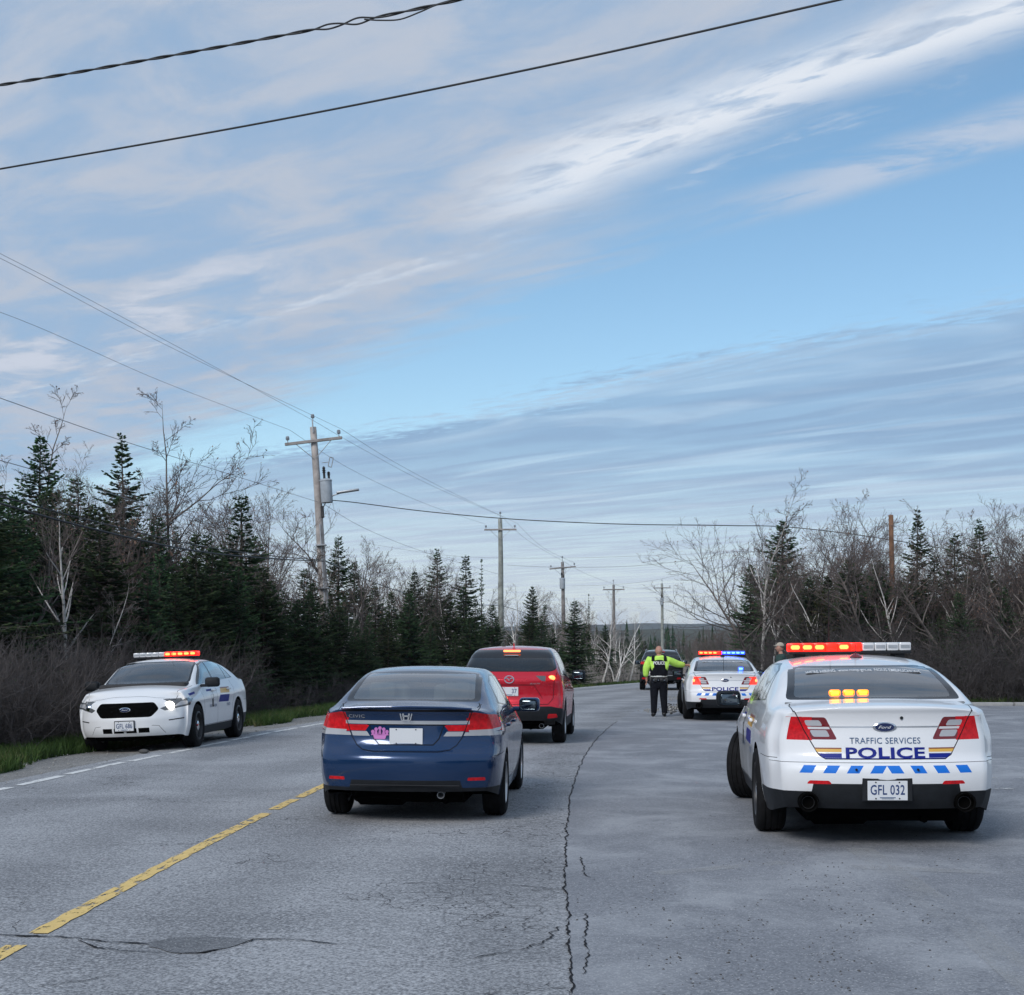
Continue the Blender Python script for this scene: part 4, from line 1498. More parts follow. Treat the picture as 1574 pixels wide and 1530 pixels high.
wire([(770, 793, 107), (810, 830, 118), (864, 862, 131)], .014, 'line from the second to the third pole', M_CABLE, G3)
wire([(794, 804, 107), (835, 842, 118), (884, 866, 131)], .014, 'line from the right arm of the second pole to the third pole', M_CABLE, G3)
wire([(864, 862, 131), (900, 882, 145), (943, 898, 160)], .016, 'line from the third to the fourth pole', M_CABLE, G3)
wire([(770, 931, 107), (800, 940, 112), (850, 958, 131), (900, 970, 150)], .035, 'sagging cable beyond the second pole', M_CABLE, G3)
wire([(880, 901, 150), (943, 899, 160), (1000, 893, 150), (1075, 878, 130), (1300, 840, 110)], .02, 'line from the fourth pole to the right', M_CABLE, G3)
wire([(943, 899, 160), (980, 905, 180), (1018, 897, 202)], .018, 'line from the fourth to the farthest pole', M_CABLE, G3)
# ------------------------------------------------------------------ vehicles
def glass_mat(name, tint, refl=0.9, extra=0.03):
    m = bpy.data.materials.new(name)
    m.use_nodes = True
    T = NT(m.node_tree)
    for n in list(m.node_tree.nodes):
        m.node_tree.nodes.remove(n)
    out = T.n('ShaderNodeOutputMaterial')
    tr = T.n('ShaderNodeBsdfTransparent')
    tr.inputs[0].default_value = (*tint, 1)
    gl = T.n('ShaderNodeBsdfGlossy')
    gl.inputs['Roughness'].default_value = 0.03
    gl.inputs['Color'].default_value = (refl, refl, refl, 1)
    fr = T.n('ShaderNodeFresnel')
    fr.inputs['IOR'].default_value = 1.52
    f = T.math('ADD', T.math('MULTIPLY', fr.outputs[0], 1.6), extra, clamp=True)
    mxs = T.n('ShaderNodeMixShader')
    T.link(f, mxs.inputs[0]); T.link(tr.outputs[0], mxs.inputs[1]); T.link(gl.outputs[0], mxs.inputs[2])
    T.link(mxs.outputs[0], out.inputs[0])
    return m


def carpaint(name, base, metal=0.0, rough=0.32, dirt=0.12):
    m = pbr(name, base, rough=rough, metal=metal, coat=0.85)
    T = NT(m.node_tree)
    b = m.node_tree.nodes['Principled BSDF']
    o = T.n('ShaderNodeTexCoord').outputs['Object']
    s = T.n('ShaderNodeSeparateXYZ'); T.link(o, s.inputs[0])
    # road film: a fine film of dust, thicker on the lower panels
    f = T.math('MULTIPLY', T.smooth(T.noise(o, 2.2, 6, .65), .3, .75), T.smooth(s.outputs[2], .95, .15))
    c = T.mix(T.math('MULTIPLY', f, dirt * 2.2, clamp=True), (*base[:3], 1), (0.20, 0.19, 0.175, 1))
    T.link(c, b.inputs['Base Color'])
    T.link(T.math('MULTIPLY_ADD', T.noise(o, 5, 4, .6), .16, rough - .08), b.inputs['Roughness'])
    T.link(T.math('MULTIPLY_ADD', f, -.6, .85, clamp=True), b.inputs['Coat Weight'])
    return m


M_WPAINT = carpaint('white_paint', (0.76, 0.77, 0.78), dirt=.07)
M_BPAINT = carpaint('blue_metallic_paint', (0.002, 0.028, 0.095), metal=.32, rough=.22, dirt=.02)
M_RPAINT = carpaint('red_metallic_paint', (0.60, 0.005, 0.022), metal=.35, rough=.26, dirt=.02)
M_KPAINT = carpaint('black_paint', (0.012, 0.012, 0.014), rough=.3, dirt=.15)
M_TRIM = noisy(pbr('black_trim', (0.011, 0.013, 0.016), rough=.62, spec=.3), 12, .25, .1)
M_GAP = pbr('panel_gap', (0.012, 0.012, 0.014), rough=.9, spec=.1)
M_FRIT = pbr('window_border', (0.010, 0.010, 0.012), rough=.12, spec=.5)
M_GLASS = glass_mat('car_glass', (0.60, 0.66, 0.66), extra=.11)
M_DGLASS = glass_mat('dark_glass', (0.10, 0.11, 0.12))
M_INT = noisy(pbr('dark_interior', (0.035, 0.035, 0.037), rough=.9), 8, .2)
M_SEAT = noisy(pbr('beige_seat', (0.30, 0.28, 0.25), rough=.9), 9, .15)
M_TYRE = noisy(pbr('tyre_rubber', (0.011, 0.011, 0.012), rough=.9, spec=.15), 14, .3, .1)
M_RIMK = pbr('black_steel_rim', (0.03, 0.03, 0.032), rough=.4, metal=.3)
M_RIMS = pbr('alloy_rim', (0.5, 0.51, 0.52), rough=.3, metal=.9)
M_BRIGHT = pbr('satin_chrome', (0.80, 0.81, 0.83), rough=.28, metal=.85)
M_CHROME = pbr('chrome', (0.75, 0.76, 0.78), rough=.08, metal=1.0)
M_LRED = noisy(pbr('red_lens', (0.55, 0.010, 0.016), rough=.2, spec=.35), 30, .3)
M_LREDD = pbr('dark_red_lens', (0.16, 0.008, 0.012), rough=.12, coat=.8)
M_LCLR = pbr('clear_lens', (0.40, 0.41, 0.43), rough=.12, coat=.8)
M_LDRK = pbr('smoked_lens', (0.09, 0.095, 0.10), rough=.08, coat=.8)
M_BLKHOLE = pbr('dark_opening', (0.004, 0.004, 0.004), rough=1, spec=0)
M_NAVY = pbr('navy_vinyl', (0.004, 0.014, 0.20), rough=.5, spec=.25)
M_BLUE = pbr('blue_reflective', (0.008, 0.16, 0.62), rough=.55, spec=.25)
M_YELV = pbr('yellow_vinyl', (0.72, 0.42, 0.08), rough=.35)
M_REDV = pbr('dark_red_vinyl', (0.20, 0.05, 0.03), rough=.35)
M_LETTER = pbr('slate_lettering', (0.03, 0.085, 0.19), rough=.4)
M_WLETTER = pbr('white_lettering', (0.72, 0.73, 0.74), rough=.5)
M_PLATE = pbr('plate_white', (0.66, 0.68, 0.70), rough=.4)
M_PLTXT = pbr('plate_lettering', (0.018, 0.05, 0.16), rough=.4)
M_PINK = pbr('pink_sticker', (0.50, 0.16, 0.45), rough=.45)
M_OVAL = pbr('navy_emblem', (0.01, 0.02, 0.08), rough=.15, coat=.6)


def glow(name, c, s, base=None):
    return pbr(name, base or c, rough=.3, emit=c, estr=s)


G_RED = glow('lit_red_lens', (1.0, 0.009, 0.003), 3.8, (.6, .01, .005))
G_REDC = glow('lit_red_core', (1.0, 0.19, 0.045), 4.2)
G_BLU = glow('lit_blue_lens', (0.012, 0.045, 1.0), 4.2, (.01, .03, .6))
G_BLUC = glow('lit_blue_core', (0.14, 0.36, 1.0), 2.6)
G_AMB = glow('lit_amber_lamp', (1.0, 0.20, 0.006), 3.0, (.6, .2, .01))
G_AMBC = glow('lit_amber_core', (1.0, 0.42, 0.03), 3.0)
G_TAIL = glow('lit_tail_lens', (1.0, 0.05, 0.03), 1.4, (0.5, .01, .01))
G_TAILC = glow('lit_brake_core', (1.0, 0.17, 0.05), 4.5)
G_HEAD = glow('lit_headlamp', (1.0, 0.93, 0.82), 9.0)
M_LENSW = pbr('unlit_white_lens', (0.62, 0.63, 0.64), rough=.15, coat=.7)


class Body:
    """car skin lofted through cross sections along its length, then cut into panels.
       local x right, y forward from the rear bumper, z up"""
    KEYS = ('zb', 'wb', 'zl', 'wl', 'zs', 'ws', 'zt', 'wt', 'zr', 'wr', 'zc')

    def __init__(self, L, table, rear, front, kr, kf, axles, nS1=20, nS2=8, nT=14, pr=2.6, pf=2.4, sh=0.6):
        self.L = L
        tb = {k: pchip([(row[0], row[1 + i]) for row in table]) for i, k in enumerate(self.KEYS)}
        self.tb = tb
        rp, fp = pchip(rear), pchip(front)
        Ys = set(np.round(np.linspace(0, L, 74), 4)) | set(np.round(np.linspace(0, .7, 18), 4)) | set(np.round(np.linspace(L - .7, L, 18), 4))
        for yc, R_, zc in axles:
            Ys = {y for y in Ys if abs(y - yc) > R_ + .012}
            Ys |= {yc - R_ - .004, yc + R_ + .004}
            Ys |= {yc + R_ * math.cos(t) for t in np.linspace(0, math.pi, 27)}
        Ys = sorted(Ys)
        nC = nS1 + nS2
        G = np.zeros((len(Ys), nC + nT + 1, 3))
        self.arch = []
        for u, Y in enumerate(Ys):
            v = {k: f(Y) for k, f in tb.items()}
            side = pchip([(v['zb'], v['wb']), (v['zl'], v['wl']), (v['zs'], v['ws']), (v['zt'], v['wt'])])
            zb = v['zb']
            for yc, R_, zc in axles:
                dy = abs(Y - yc)
                if dy <= R_ + 1e-6:
                    zb = max(zb, zc + math.sqrt(max(R_ * R_ - dy * dy, 0)))
            for i in range(nS1 + 1):
                z = zb + (v['zt'] - zb) * i / nS1
                G[u, i] = (side(z), Y, z)
            for i in range(1, nS2 + 1):
                t = i / nS2
                G[u, nS1 + i] = (v['wt'] + (v['wr'] - v['wt']) * t + .018 * math.sin(math.pi * t) * min(1, (v['zr'] - v['zt']) / .3), Y, v['zt'] + (v['zr'] - v['zt']) * t)
            for i in range(1, nT + 1):
                t = i / nT
                G[u, nC + i] = (v['wr'] * (1 - t), Y, v['zr'] + (v['zc'] - v['zr']) * (1 - (1 - t) ** 2.2))
        for it in range(2):       # soften the belt and rail corners
            H = G.copy()
            H[:, nS1 - 2:-1] = .25 * G[:, nS1 - 3:-2] + .5 * G[:, nS1 - 2:-1] + .25 * G[:, nS1 - 1:]
            H[:, -1] = G[:, -1]
            G = H
        w0 = max(G[0, :, 0].max(), .1)
        w1 = max(G[-1, :, 0].max(), .1)
        rcap = lambda x, z: rp(z) + kr * (abs(x) / w0) ** pr
        fcap = lambda x, z: fp(z) + kf * (abs(x) / w1) ** pf
        for v_ in range(G.shape[1]):
            o0 = rcap(G[0, v_, 0], G[0, v_, 2])
            o1 = fcap(G[-1, v_, 0], G[-1, v_, 2])
            for u, Y in enumerate(Ys):
                if Y < sh:
                    G[u, v_, 1] += o0 * (1 - sstep(0, sh, Y))
                if Y > L - sh:
                    G[u, v_, 1] -= o1 * (1 - sstep(0, sh, L - Y))
        bm = self.bm = bmesh.new()
        self.tag = bm.faces.layers.int.new('tag')
        nU, nV = G.shape[:2]
        vr, vl = {}, {}
        for u in range(nU):
            for v_ in range(nV):
                x, y, z = G[u, v_]
                vr[u, v_] = bm.verts.new((x, y, z))
                vl[u, v_] = vr[u, v_] if v_ == nV - 1 else bm.verts.new((-x, y, z))
        def quad(*q):
            try:
                return bm.faces.new(q)
            except ValueError:
                return None
        for u in range(nU - 1):
            for v_ in range(nV - 1):
                quad(vr[u, v_], vr[u + 1, v_], vr[u + 1, v_ + 1], vr[u, v_ + 1])
                quad(vl[u, v_], vl[u, v_ + 1], vl[u + 1, v_ + 1], vl[u + 1, v_])
        for end, capf in ((0, rcap), (nU - 1, fcap)):
            for sgn, vv in ((1, vr), (-1, vl)):
                cap = {}
                for i in range(nC + 1):
                    for j in range(nT + 1):
                        if j == 0:
                            cap[i, j] = vv[end, i]
                        elif i == nC:
                            cap[i, j] = vv[end, nC + j]
                        else:
                            fr = G[end, nC + j, 0] / max(G[end, nC, 0], 1e-6)
                            x = G[end, i, 0] * fr
                            z = G[end, i, 2] + (G[end, nC + j, 2] - G[end, nC, 2]) * (i / nC) ** 3
                            y = (capf(x, z)) if end == 0 else L - capf(x, z)
                            if j == nT and sgn == -1:
                                cap[i, j] = self.cc[end, i]
                            else:
                                cap[i, j] = bm.verts.new((sgn * x, y, z))
                                if j == nT:
                                    if not hasattr(self, 'cc'):
                                        self.cc = {}
                                    self.cc[end, i] = cap[i, j]
                for i in range(nC):
                    for j in range(nT):
                        q = (cap[i, j], cap[i + 1, j], cap[i + 1, j + 1], cap[i, j + 1])
                        if (end == 0) == (sgn == 1):
                            q = q[::-1]
                        quad(*q)
        # wheel arch liners
        self.liner = []
        for yc, R_, zc in axles:
            us = [u for u, Y in enumerate(Ys) if abs(Y - yc) <= R_ + .0045]
            for vv, s in ((vr, 1), (vl, -1)):
                prev = None
                for u in us:
                    a = vv[u, 0].co
                    b_ = Vector((a.x - s * .30, a.y, a.z))
                    c_ = Vector((a.x - s * .012, a.y, a.z))
                    if prev:
                        self.liner.append((prev[0], c_.copy(), b_, prev[1]))
                    prev = (c_.copy(), b_)
        bm.normal_update()
        bmesh.ops.recalc_face_normals(bm, faces=bm.faces[:])
        bm.normal_update()
        self.bvh = BVHTree.FromBMesh(bm)
        self.parts = {0: ('body', None)}
        self.nt = 1

    AX = {'x': (1, 2), 'y': (0, 2), 'z': (0, 1)}

    def new_tag(self, name, mat):
        t = self.nt
        self.nt += 1
        self.parts[t] = (name, mat)
        return t

    def carve(self, poly, side, tag, cond=None, nmin=.15):
        """side: 'r' rear, 'f' front, 'L','R' flanks, 't' top; poly convex 2-D"""
        ax = {'r': 'y', 'f': 'y', 'L': 'x', 'R': 'x', 't': 'z'}[side]
        nv = {'r': Vector((0, -1, 0)), 'f': Vector((0, 1, 0)), 'L': Vector((-1, 0, 0)), 'R': Vector((1, 0, 0)), 't': Vector((0, 0, 1))}[side]
        a, b = self.AX[ax]
        P = [Vector(p) for p in poly]
        area = sum(P[i].x * P[(i + 1) % len(P)].y - P[(i + 1) % len(P)].x * P[i].y for i in range(len(P)))
        if area < 0:
            P = P[::-1]
        x0, x1 = min(p.x for p in P), max(p.x for p in P)
        y0, y1 = min(p.y for p in P), max(p.y for p in P)
        half = {'r': lambda c: c.y < self.L * .5, 'f': lambda c: c.y > self.L * .5, 'L': lambda c: c.x < 0, 'R': lambda c: c.x > 0, 't': lambda c: True}[side]
        faces = []
        for f in self.bm.faces:
            v0 = f.verts[0].co
            if abs(v0[a] - (x0 + x1) / 2) > (x1 - x0) / 2 + .5 or abs(v0[b] - (y0 + y1) / 2) > (y1 - y0) / 2 + .5:
                continue
            if f.normal.dot(nv) < nmin:
                continue
            c = f.calc_center_median()
            if not half(c) or (cond and not cond(c)):
                continue
            aa = [v.co[a] for v in f.verts]; bb = [v.co[b] for v in f.verts]
            if max(aa) < x0 or min(aa) > x1 or max(bb) < y0 or min(bb) > y1:
                continue
            faces.append(f)
        for i in range(len(P)):
            if not faces:
                return tag
            p, q = P[i], P[(i + 1) % len(P)]
            n2 = Vector((-(q - p).y, (q - p).x))
            if n2.length < 1e-9:
                continue
            n2.normalize()
            co = Vector((0, 0, 0)); co[a], co[b] = p.x, p.y
            no = Vector((0, 0, 0)); no[a], no[b] = n2.x, n2.y
            cut = [f for f in faces if min((v.co - co).dot(no) for v in f.verts) < -1e-6 < 1e-6 < max((v.co - co).dot(no) for v in f.verts)]
            inside = [f for f in faces if min((v.co - co).dot(no) for v in f.verts) >= -1e-6]
            new = []
            if cut:
                geom = list({e for f in cut for e in f.edges}) + list({v for f in cut for v in f.verts}) + cut
                r = bmesh.ops.bisect_plane(self.bm, geom=geom, dist=1e-6, plane_co=co, plane_no=no)
                new = [g for g in r['geom'] if isinstance(g, bmesh.types.BMFace) and (g.calc_center_median() - co).dot(no) > 0]
            faces = inside + new
        for f in faces:
            f[self.tag] = tag
        return tag

    def both(self, poly, name, mat, one=False, **kw):
        t1 = self.new_tag(name, mat)
        t2 = t1 if one else self.new_tag(name, mat)
        self.carve(poly, 'R', t1, **kw)
        self.carve(poly, 'L', t2, **kw)

    def mirror(self, poly, side, name, mat, one=False, **kw):
        t1 = self.new_tag(name, mat)
        t2 = t1 if one else self.new_tag(name, mat)
        self.carve(poly, side, t1, **kw)
        self.carve([(-x, y) for x, y in poly], side, t2, **kw)

    def single(self, poly, side, name, mat, **kw):
        t = self.new_tag(name, mat)
        self.carve(poly, side, t, **kw)
        return t

    def seam(self, line, side, w=.006, tag=None, **kw):
        for p, q in zip(line[:-1], line[1:]):
            p, q = Vector(p), Vector(q)
            d = (q - p).normalized()
            n = Vector((-d.y, d.x)) * w / 2
            e = d * w * .3
            self.carve([p - n - e, q - n + e, q + n + e, p + n - e], side, self.gap, **kw)

    def hit(self, a, b, side):
        o, d = {'r': (Vector((a, -2, b)), Vector((0, 1, 0))), 'f': (Vector((a, self.L + 2, b)), Vector((0, -1, 0))),
                'L': (Vector((-3, a, b)), Vector((1, 0, 0))), 'R': (Vector((3, a, b)), Vector((-1, 0, 0))),
                't': (Vector((a, b, 4)), Vector((0, 0, -1)))}[side]
        h = self.bvh.ray_cast(o, d)
        return h[0], h[1], d

    def decal(self, V, me, ca, cb, side, mat, name, off=.004, flip=False, bend=None):
        """lay flat lettering onto the skin"""
        out = []
        for x, y, _ in V:
            if bend:
                y = y + bend(x)
            sx = -1 if side in ('f', 'R') else 1
            if side == 'L':
                sx = -1
            if side == 'R':
                sx = 1
            p, n, d = self.hit(ca + sx * x, cb + y, side)
            if p is None:
                p = Vector((0, 0, 0)); d = Vector((0, 0, 0))
            out.append(p - d * off)
        m2 = me.copy()
        m2.name = name
        m2.vertices.foreach_set('co', np.array(out, dtype=np.float32).ravel())
        m2.materials.clear()
        m2.materials.append(mat)
        m2.update()
        return m2

    def finish(self, paint):
        """one mesh per tag, keeping the shading of the uncut skin"""
        bm = self.bm
        bm.normal_update()
        res = []
        bytag = {}
        for f in bm.faces:
            bytag.setdefault(f[self.tag], []).append(f)
        gapf = bytag.pop(self.gap, [])
        for t, fs in bytag.items():
            name, mat = self.parts[t]
            allf = fs + (gapf if t == 0 else [])
            idx, co, no, polys = {}, [], [], []
            for f in allf:
                pl = []
                for v in f.verts:
                    if v not in idx:
                        idx[v] = len(co)
                        co.append(tuple(v.co)); no.append(tuple(v.normal))
                    pl.append(idx[v])
                polys.append(pl)
            mi = [0] * len(fs) + [1] * (len(allf) - len(fs))
            nn = [tuple(n) for n in no]
            if t == 0:
                for q in self.liner:
                    b0 = len(co)
                    for p in q:
                        co.append(tuple(p)); nn.append((0, 0, -1))
                    polys.append([b0, b0 + 1, b0 + 2, b0 + 3]); mi.append(2)
            me = bpy.data.meshes.new(name)
            me.from_pydata(co, [], polys)
            for p, k in zip(me.polygons, mi):
                p.material_index = k
                p.use_smooth = True
            me.materials.append(mat or paint)
            if t == 0:
                me.materials.append(M_GAP)
                me.materials.append(M_BLKHOLE)
            me.update()
            if me.validate():
                pass
            elif len(me.vertices) == len(nn):
                me.normals_split_custom_set_from_vertices(nn)
            res.append((name, me))
        return res


def rect(x0, x1, y0, y1):
    return [(x0, y0), (x1, y0), (x1, y1), (x0, y1)]


def rpoly(P, r=.03, n=4):
    """round the corners of a convex polygon"""
    P = [Vector(p) for p in P]
    out = []
    m = len(P)
    for i in range(m):
        a, b, c = P[i - 1], P[i], P[(i + 1) % m]
        d1, d2 = (a - b), (c - b)
        k = min(r, d1.length * .45, d2.length * .45)
        s, e = b + d1.normalized() * k, b + d2.normalized() * k
        for t in np.linspace(0, 1, n):
            out.append(tuple((1 - t) ** 2 * s + 2 * t * (1 - t) * b + t * t * e))
    return out


def ellipse(cx, cy, rx, ry, n=16):
    return [(cx + rx * math.cos(2 * math.pi * k / n), cy + ry * math.sin(2 * math.pi * k / n)) for k in range(n)]


def wheel_meshes(R_, Wd, rim_r, rimmat, style):
    m = MB()
    h = Wd / 2
    g = .009
    prof = [(rim_r, -h + .015), (rim_r + .03, -h), (R_ - .045, -h - .004), (R_ - .015, -h + .012), (R_, -h + .04)]
    for c in (-.55, 0, .55):
        a = c * (h - .03)
        prof += [(R_, a - .006), (R_ - g, a - .005), (R_ - g, a + .005), (R_, a + .006)]
    prof += [(R_, h - .04), (R_ - .015, h - .012), (R_ - .045, h + .004), (rim_r + .03, h), (rim_r, h - .015)]
    m.lathe(prof, n=40)
    tyre = m.mesh('tyre', M_TYRE, smooth=True)
    # rim faces +x (outside)
    m = MB()
    m.lathe([(rim_r + .004, -h + .02), (rim_r + .004, h - .01), (rim_r - .016, h - .004), (rim_r - .03, h - .03), (rim_r - .035, -h + .02)], n=36)
    if style == 'steel':
        m.lathe([(rim_r - .03, h - .06), (rim_r - .06, h - .075), (rim_r * .62, h - .05), (rim_r * .45, h - .04), (0.0, h - .045)], n=30, closed=False)
        for k in range(10):
            t = 2 * math.pi * k / 10
            m.sphere((h - .058, rim_r * .74 * math.cos(t), rim_r * .74 * math.sin(t)), .02, (.5, 1, 1), 8, 6)
    else:
        m.lathe([(rim_r - .03, h - .10), (0.02, h - .10)], n=24, closed=False)
        ns = 5 if style == 'five' else 7
        for k in range(ns):
            t = 2 * math.pi * k / ns
            rot = Matrix.Rotation(t, 3, 'X')
            for s in (-1, 1):
                m.box(rot @ Vector((h - .035, s * .028, rim_r * .52)), (.03, .026, rim_r * .92), rot=rot @ Matrix.Rotation(s * -.10, 3, 'X'), bev=.006)
        m.cyl((h - .06, 0, 0), (h - .015, 0, 0), .075, .06, n=18)
    rim = m.mesh('rim', rimmat, smooth=True)
    cap = None
    if style == 'steel':
        m = MB(); m.lathe([(.085, h - .05), (.08, h - .025), (.05, h - .012), (0, h - .008)], n=20, closed=False)
        cap = m.mesh('hub_cap', M_CHROME, smooth=True)
    return tyre, rim, cap


def add_wheels(root, off, axles, track, meshes, R_, steer=0.0):
    tyre, rim, cap = meshes
    for yc, _, zc in axles:
        for s in (1, -1):
            st = steer if yc > 2 else 0
            w = ob('wheel', tyre, root, loc=(s * track / 2, yc - off, R_), rot=(0, 0, (0 if s > 0 else math.pi) + st))
            ob('rim', rim, w)
            if cap:
                ob('hub_cap', cap, w)


def mirror_pair(root, off, y, z, w, size, shell, glassmat, stalk=True):
    for s in (-1, 1):
        m = MB()
        m.box((0, 0, 0), size, bev=min(size) * .36, seg=3)
        m.box((-s * size[0] * .55, .03, -size[2] * .32), (.14, .07, .05), bev=.015)
        o = ob('mirror', m.mesh('mirror', shell, smooth=True), root, loc=(s * w, y - off, z), rot=(0, 0, -s * .12))
        m = MB()
        m.box((0, -size[1] / 2 - .001, 0), (size[0] * .84, .012, size[2] * .78), bev=.03, seg=3)
        ob('mirror_glass', m.mesh('mirror_glass', glassmat, smooth=True), o)


M_MIRG = pbr('mirror_glass', (0.16, 0.19, 0.21), rough=.04, metal=1.0)


def interior(root, off, yr, yf, w, zs, ztop, seatmat, heads=True):
    """tub, seats with headrests, dashboard"""
    m = MB()
    m.box((0, (yr + yf) / 2 + .1 - off, .62), (w * 2 - .1, yf - yr + .9, .56))
    ob('cabin_floor', m.mesh('cabin_floor', M_INT), root)
    m = MB()
    m.box((0, yr - .02 - off, zs - .02), (w * 2 - .12, .62, .06), bev=.02)
    ob('parcel_shelf', m.mesh('parcel_shelf', M_INT), root)
    m = MB(); m.box((0, yf + .28 - off, zs - .1), (w * 2 - .12, .55, .16), bev=.05, seg=2)
    ob('dashboard', m.mesh('dashboard', M_INT, smooth=True), root)
    for s in (-1, 1):
        for y, nm in ((yf - .85, 'front_seat'), (yr + .42, 'rear_seat')):
            m = MB()
            m.box((s * .37, y - off, zs - .12), (.50, .16, .62), rot=Matrix.Rotation(-.2, 3, 'X'), bev=.06, seg=3)
            o = ob(nm, m.mesh(nm, seatmat, smooth=True), root)
            m = MB(); m.box((s * .37, y - .10 - off, ztop - .21), (.27, .10, .17), rot=Matrix.Rotation(-.15, 3, 'X'), bev=.04, seg=3)
            m.cyl((s * .37 - .07, y - .07 - off, zs + .1), (s * .37 - .07, y - .09 - off, ztop - .25), .008, n=6)
            m.cyl((s * .37 + .07, y - .07 - off, zs + .1), (s * .37 + .07, y - .09 - off, ztop - .25), .008, n=6)
            ob('headrest', m.mesh('headrest', seatmat, smooth=True), o)
    m = MB(); m.lathe([(.18, -.015), (.195, 0), (.18, .015), (.165, 0)], n=24, axis='y')
    ob('steering_wheel', m.mesh('steering_wheel', M_TRIM, smooth=True), root, loc=(-.37, yf - .08 - off, zs - .06), rot=(-.45, 0, 0))


def underbody(root, off, L, w, z, axles):
    m = MB()
    m.box((0, L / 2 - off, z + .10), (w * 2 - .62, L - .75, .16), bev=.04)
    for yc, R_, zc in axles:
        m.cyl((-.7, yc - off, zc), (.7, yc - off, zc), .045, n=8)
        m.box((0, yc - off, zc + .03), (1.0, .22, .14), bev=.03)
    m.box((-.3, .75 - off, z + .05), (.5, .4, .16), bev=.05)
    m.tube([(.34, .35 - off, z + .04), (.34, 1.0 - off, z + .03), (.1, 1.6 - off, z), (.05, 3.0 - off, z)], .03, 8)
    ob('underbody', m.mesh('underbody', M_BLKHOLE), root)


def plate_obj(root, off, loc, text, front=False, holder=True, blank=False):
    rz = math.pi if front else 0
    p = ob('licence_plate', None, root, loc=loc, rot=(0, 0, rz))
    m = MB(); m.box((0, 0, 0), (.305, .006, .152), bev=.002)
    bpy.data.objects.remove(p)
    p = ob('licence_plate', m.mesh('licence_plate', M_PLATE), root, loc=(loc[0], loc[1], loc[2]), rot=(0, 0, rz))
    if text:
        V, me = text_mesh(text.strip(), .078, .262 if len(text.strip()) > 3 else .085 if text[0] == ' ' else .12, .012, 1.05)
        if text[0] == ' ':
            V[:, 0] += .085
        elif len(text) == 3:
            V[:, 0] -= .072
        me2 = me.copy(); me2.name = 'plate_lettering'
        me2.vertices.foreach_set('co', np.stack([V[:, 0], np.full(len(V), -.0052), V[:, 1] + .006], 1).astype(np.float32).ravel())
        me2.materials.clear(); me2.materials.append(M_PLTXT)
        ob('plate_lettering', me2, p)
        m = MB(); m.box((0, -.0045, -.055), (.12, .002, .006)); m.box((0, -.0045, -.064), (.09, .002, .003))
        ob('small_print', m.mesh('small_print', M_LETTER), p)
    for x in (-.09, .09):
        for z in (-.062, .064):
            m = MB(); m.cyl((x, -.002, z), (x, -.007, z), .006, n=8)
            ob('bolt', m.mesh('bolt', M_TRIM), p)
    return p


def emblem_oval(root, loc, front=False):
    rz = math.pi if front else 0
    m = MB(); m.lathe([(0, -.004), (.085, -.004), (.092, 0), (.085, .006), (0, .006)], n=28, axis='y', closed=False)
    o = ob('oval_emblem', m.mesh('oval_emblem', M_CHROME, smooth=True), root, loc=loc, rot=(0, 0, rz))
    o.scale = (1, 1, .44)
    m = MB(); m.lathe([(0, -.008), (.072, -.008), (.074, -.004)], n=28, axis='y', closed=False)
    ob('emblem_field', m.mesh('emblem_field', M_OVAL, smooth=True), o)
    V, me = text_mesh('Ford', .05, .088, .0)
    V[:, 0] += V[:, 1] * .25
    me2 = me.copy(); me2.name = 'emblem_lettering'
    me2.vertices.foreach_set('co', np.stack([V[:, 0], np.full(len(V), -.0095), V[:, 1]], 1).astype(np.float32).ravel())
    me2.materials.clear(); me2.materials.append(M_WLETTER)
    ob('emblem_lettering', me2, o)


def place_car(root, X, D, th, z=0.0, roll=0.0, pitch=0.0, half=0.0):
    """X, D: where the middle of the rear bumper stands; th: heading to the right of +Y"""
    root.location = (X + half * math.sin(th), D + half * math.cos(th), z)
    root.rotation_euler = (pitch, roll, -th)


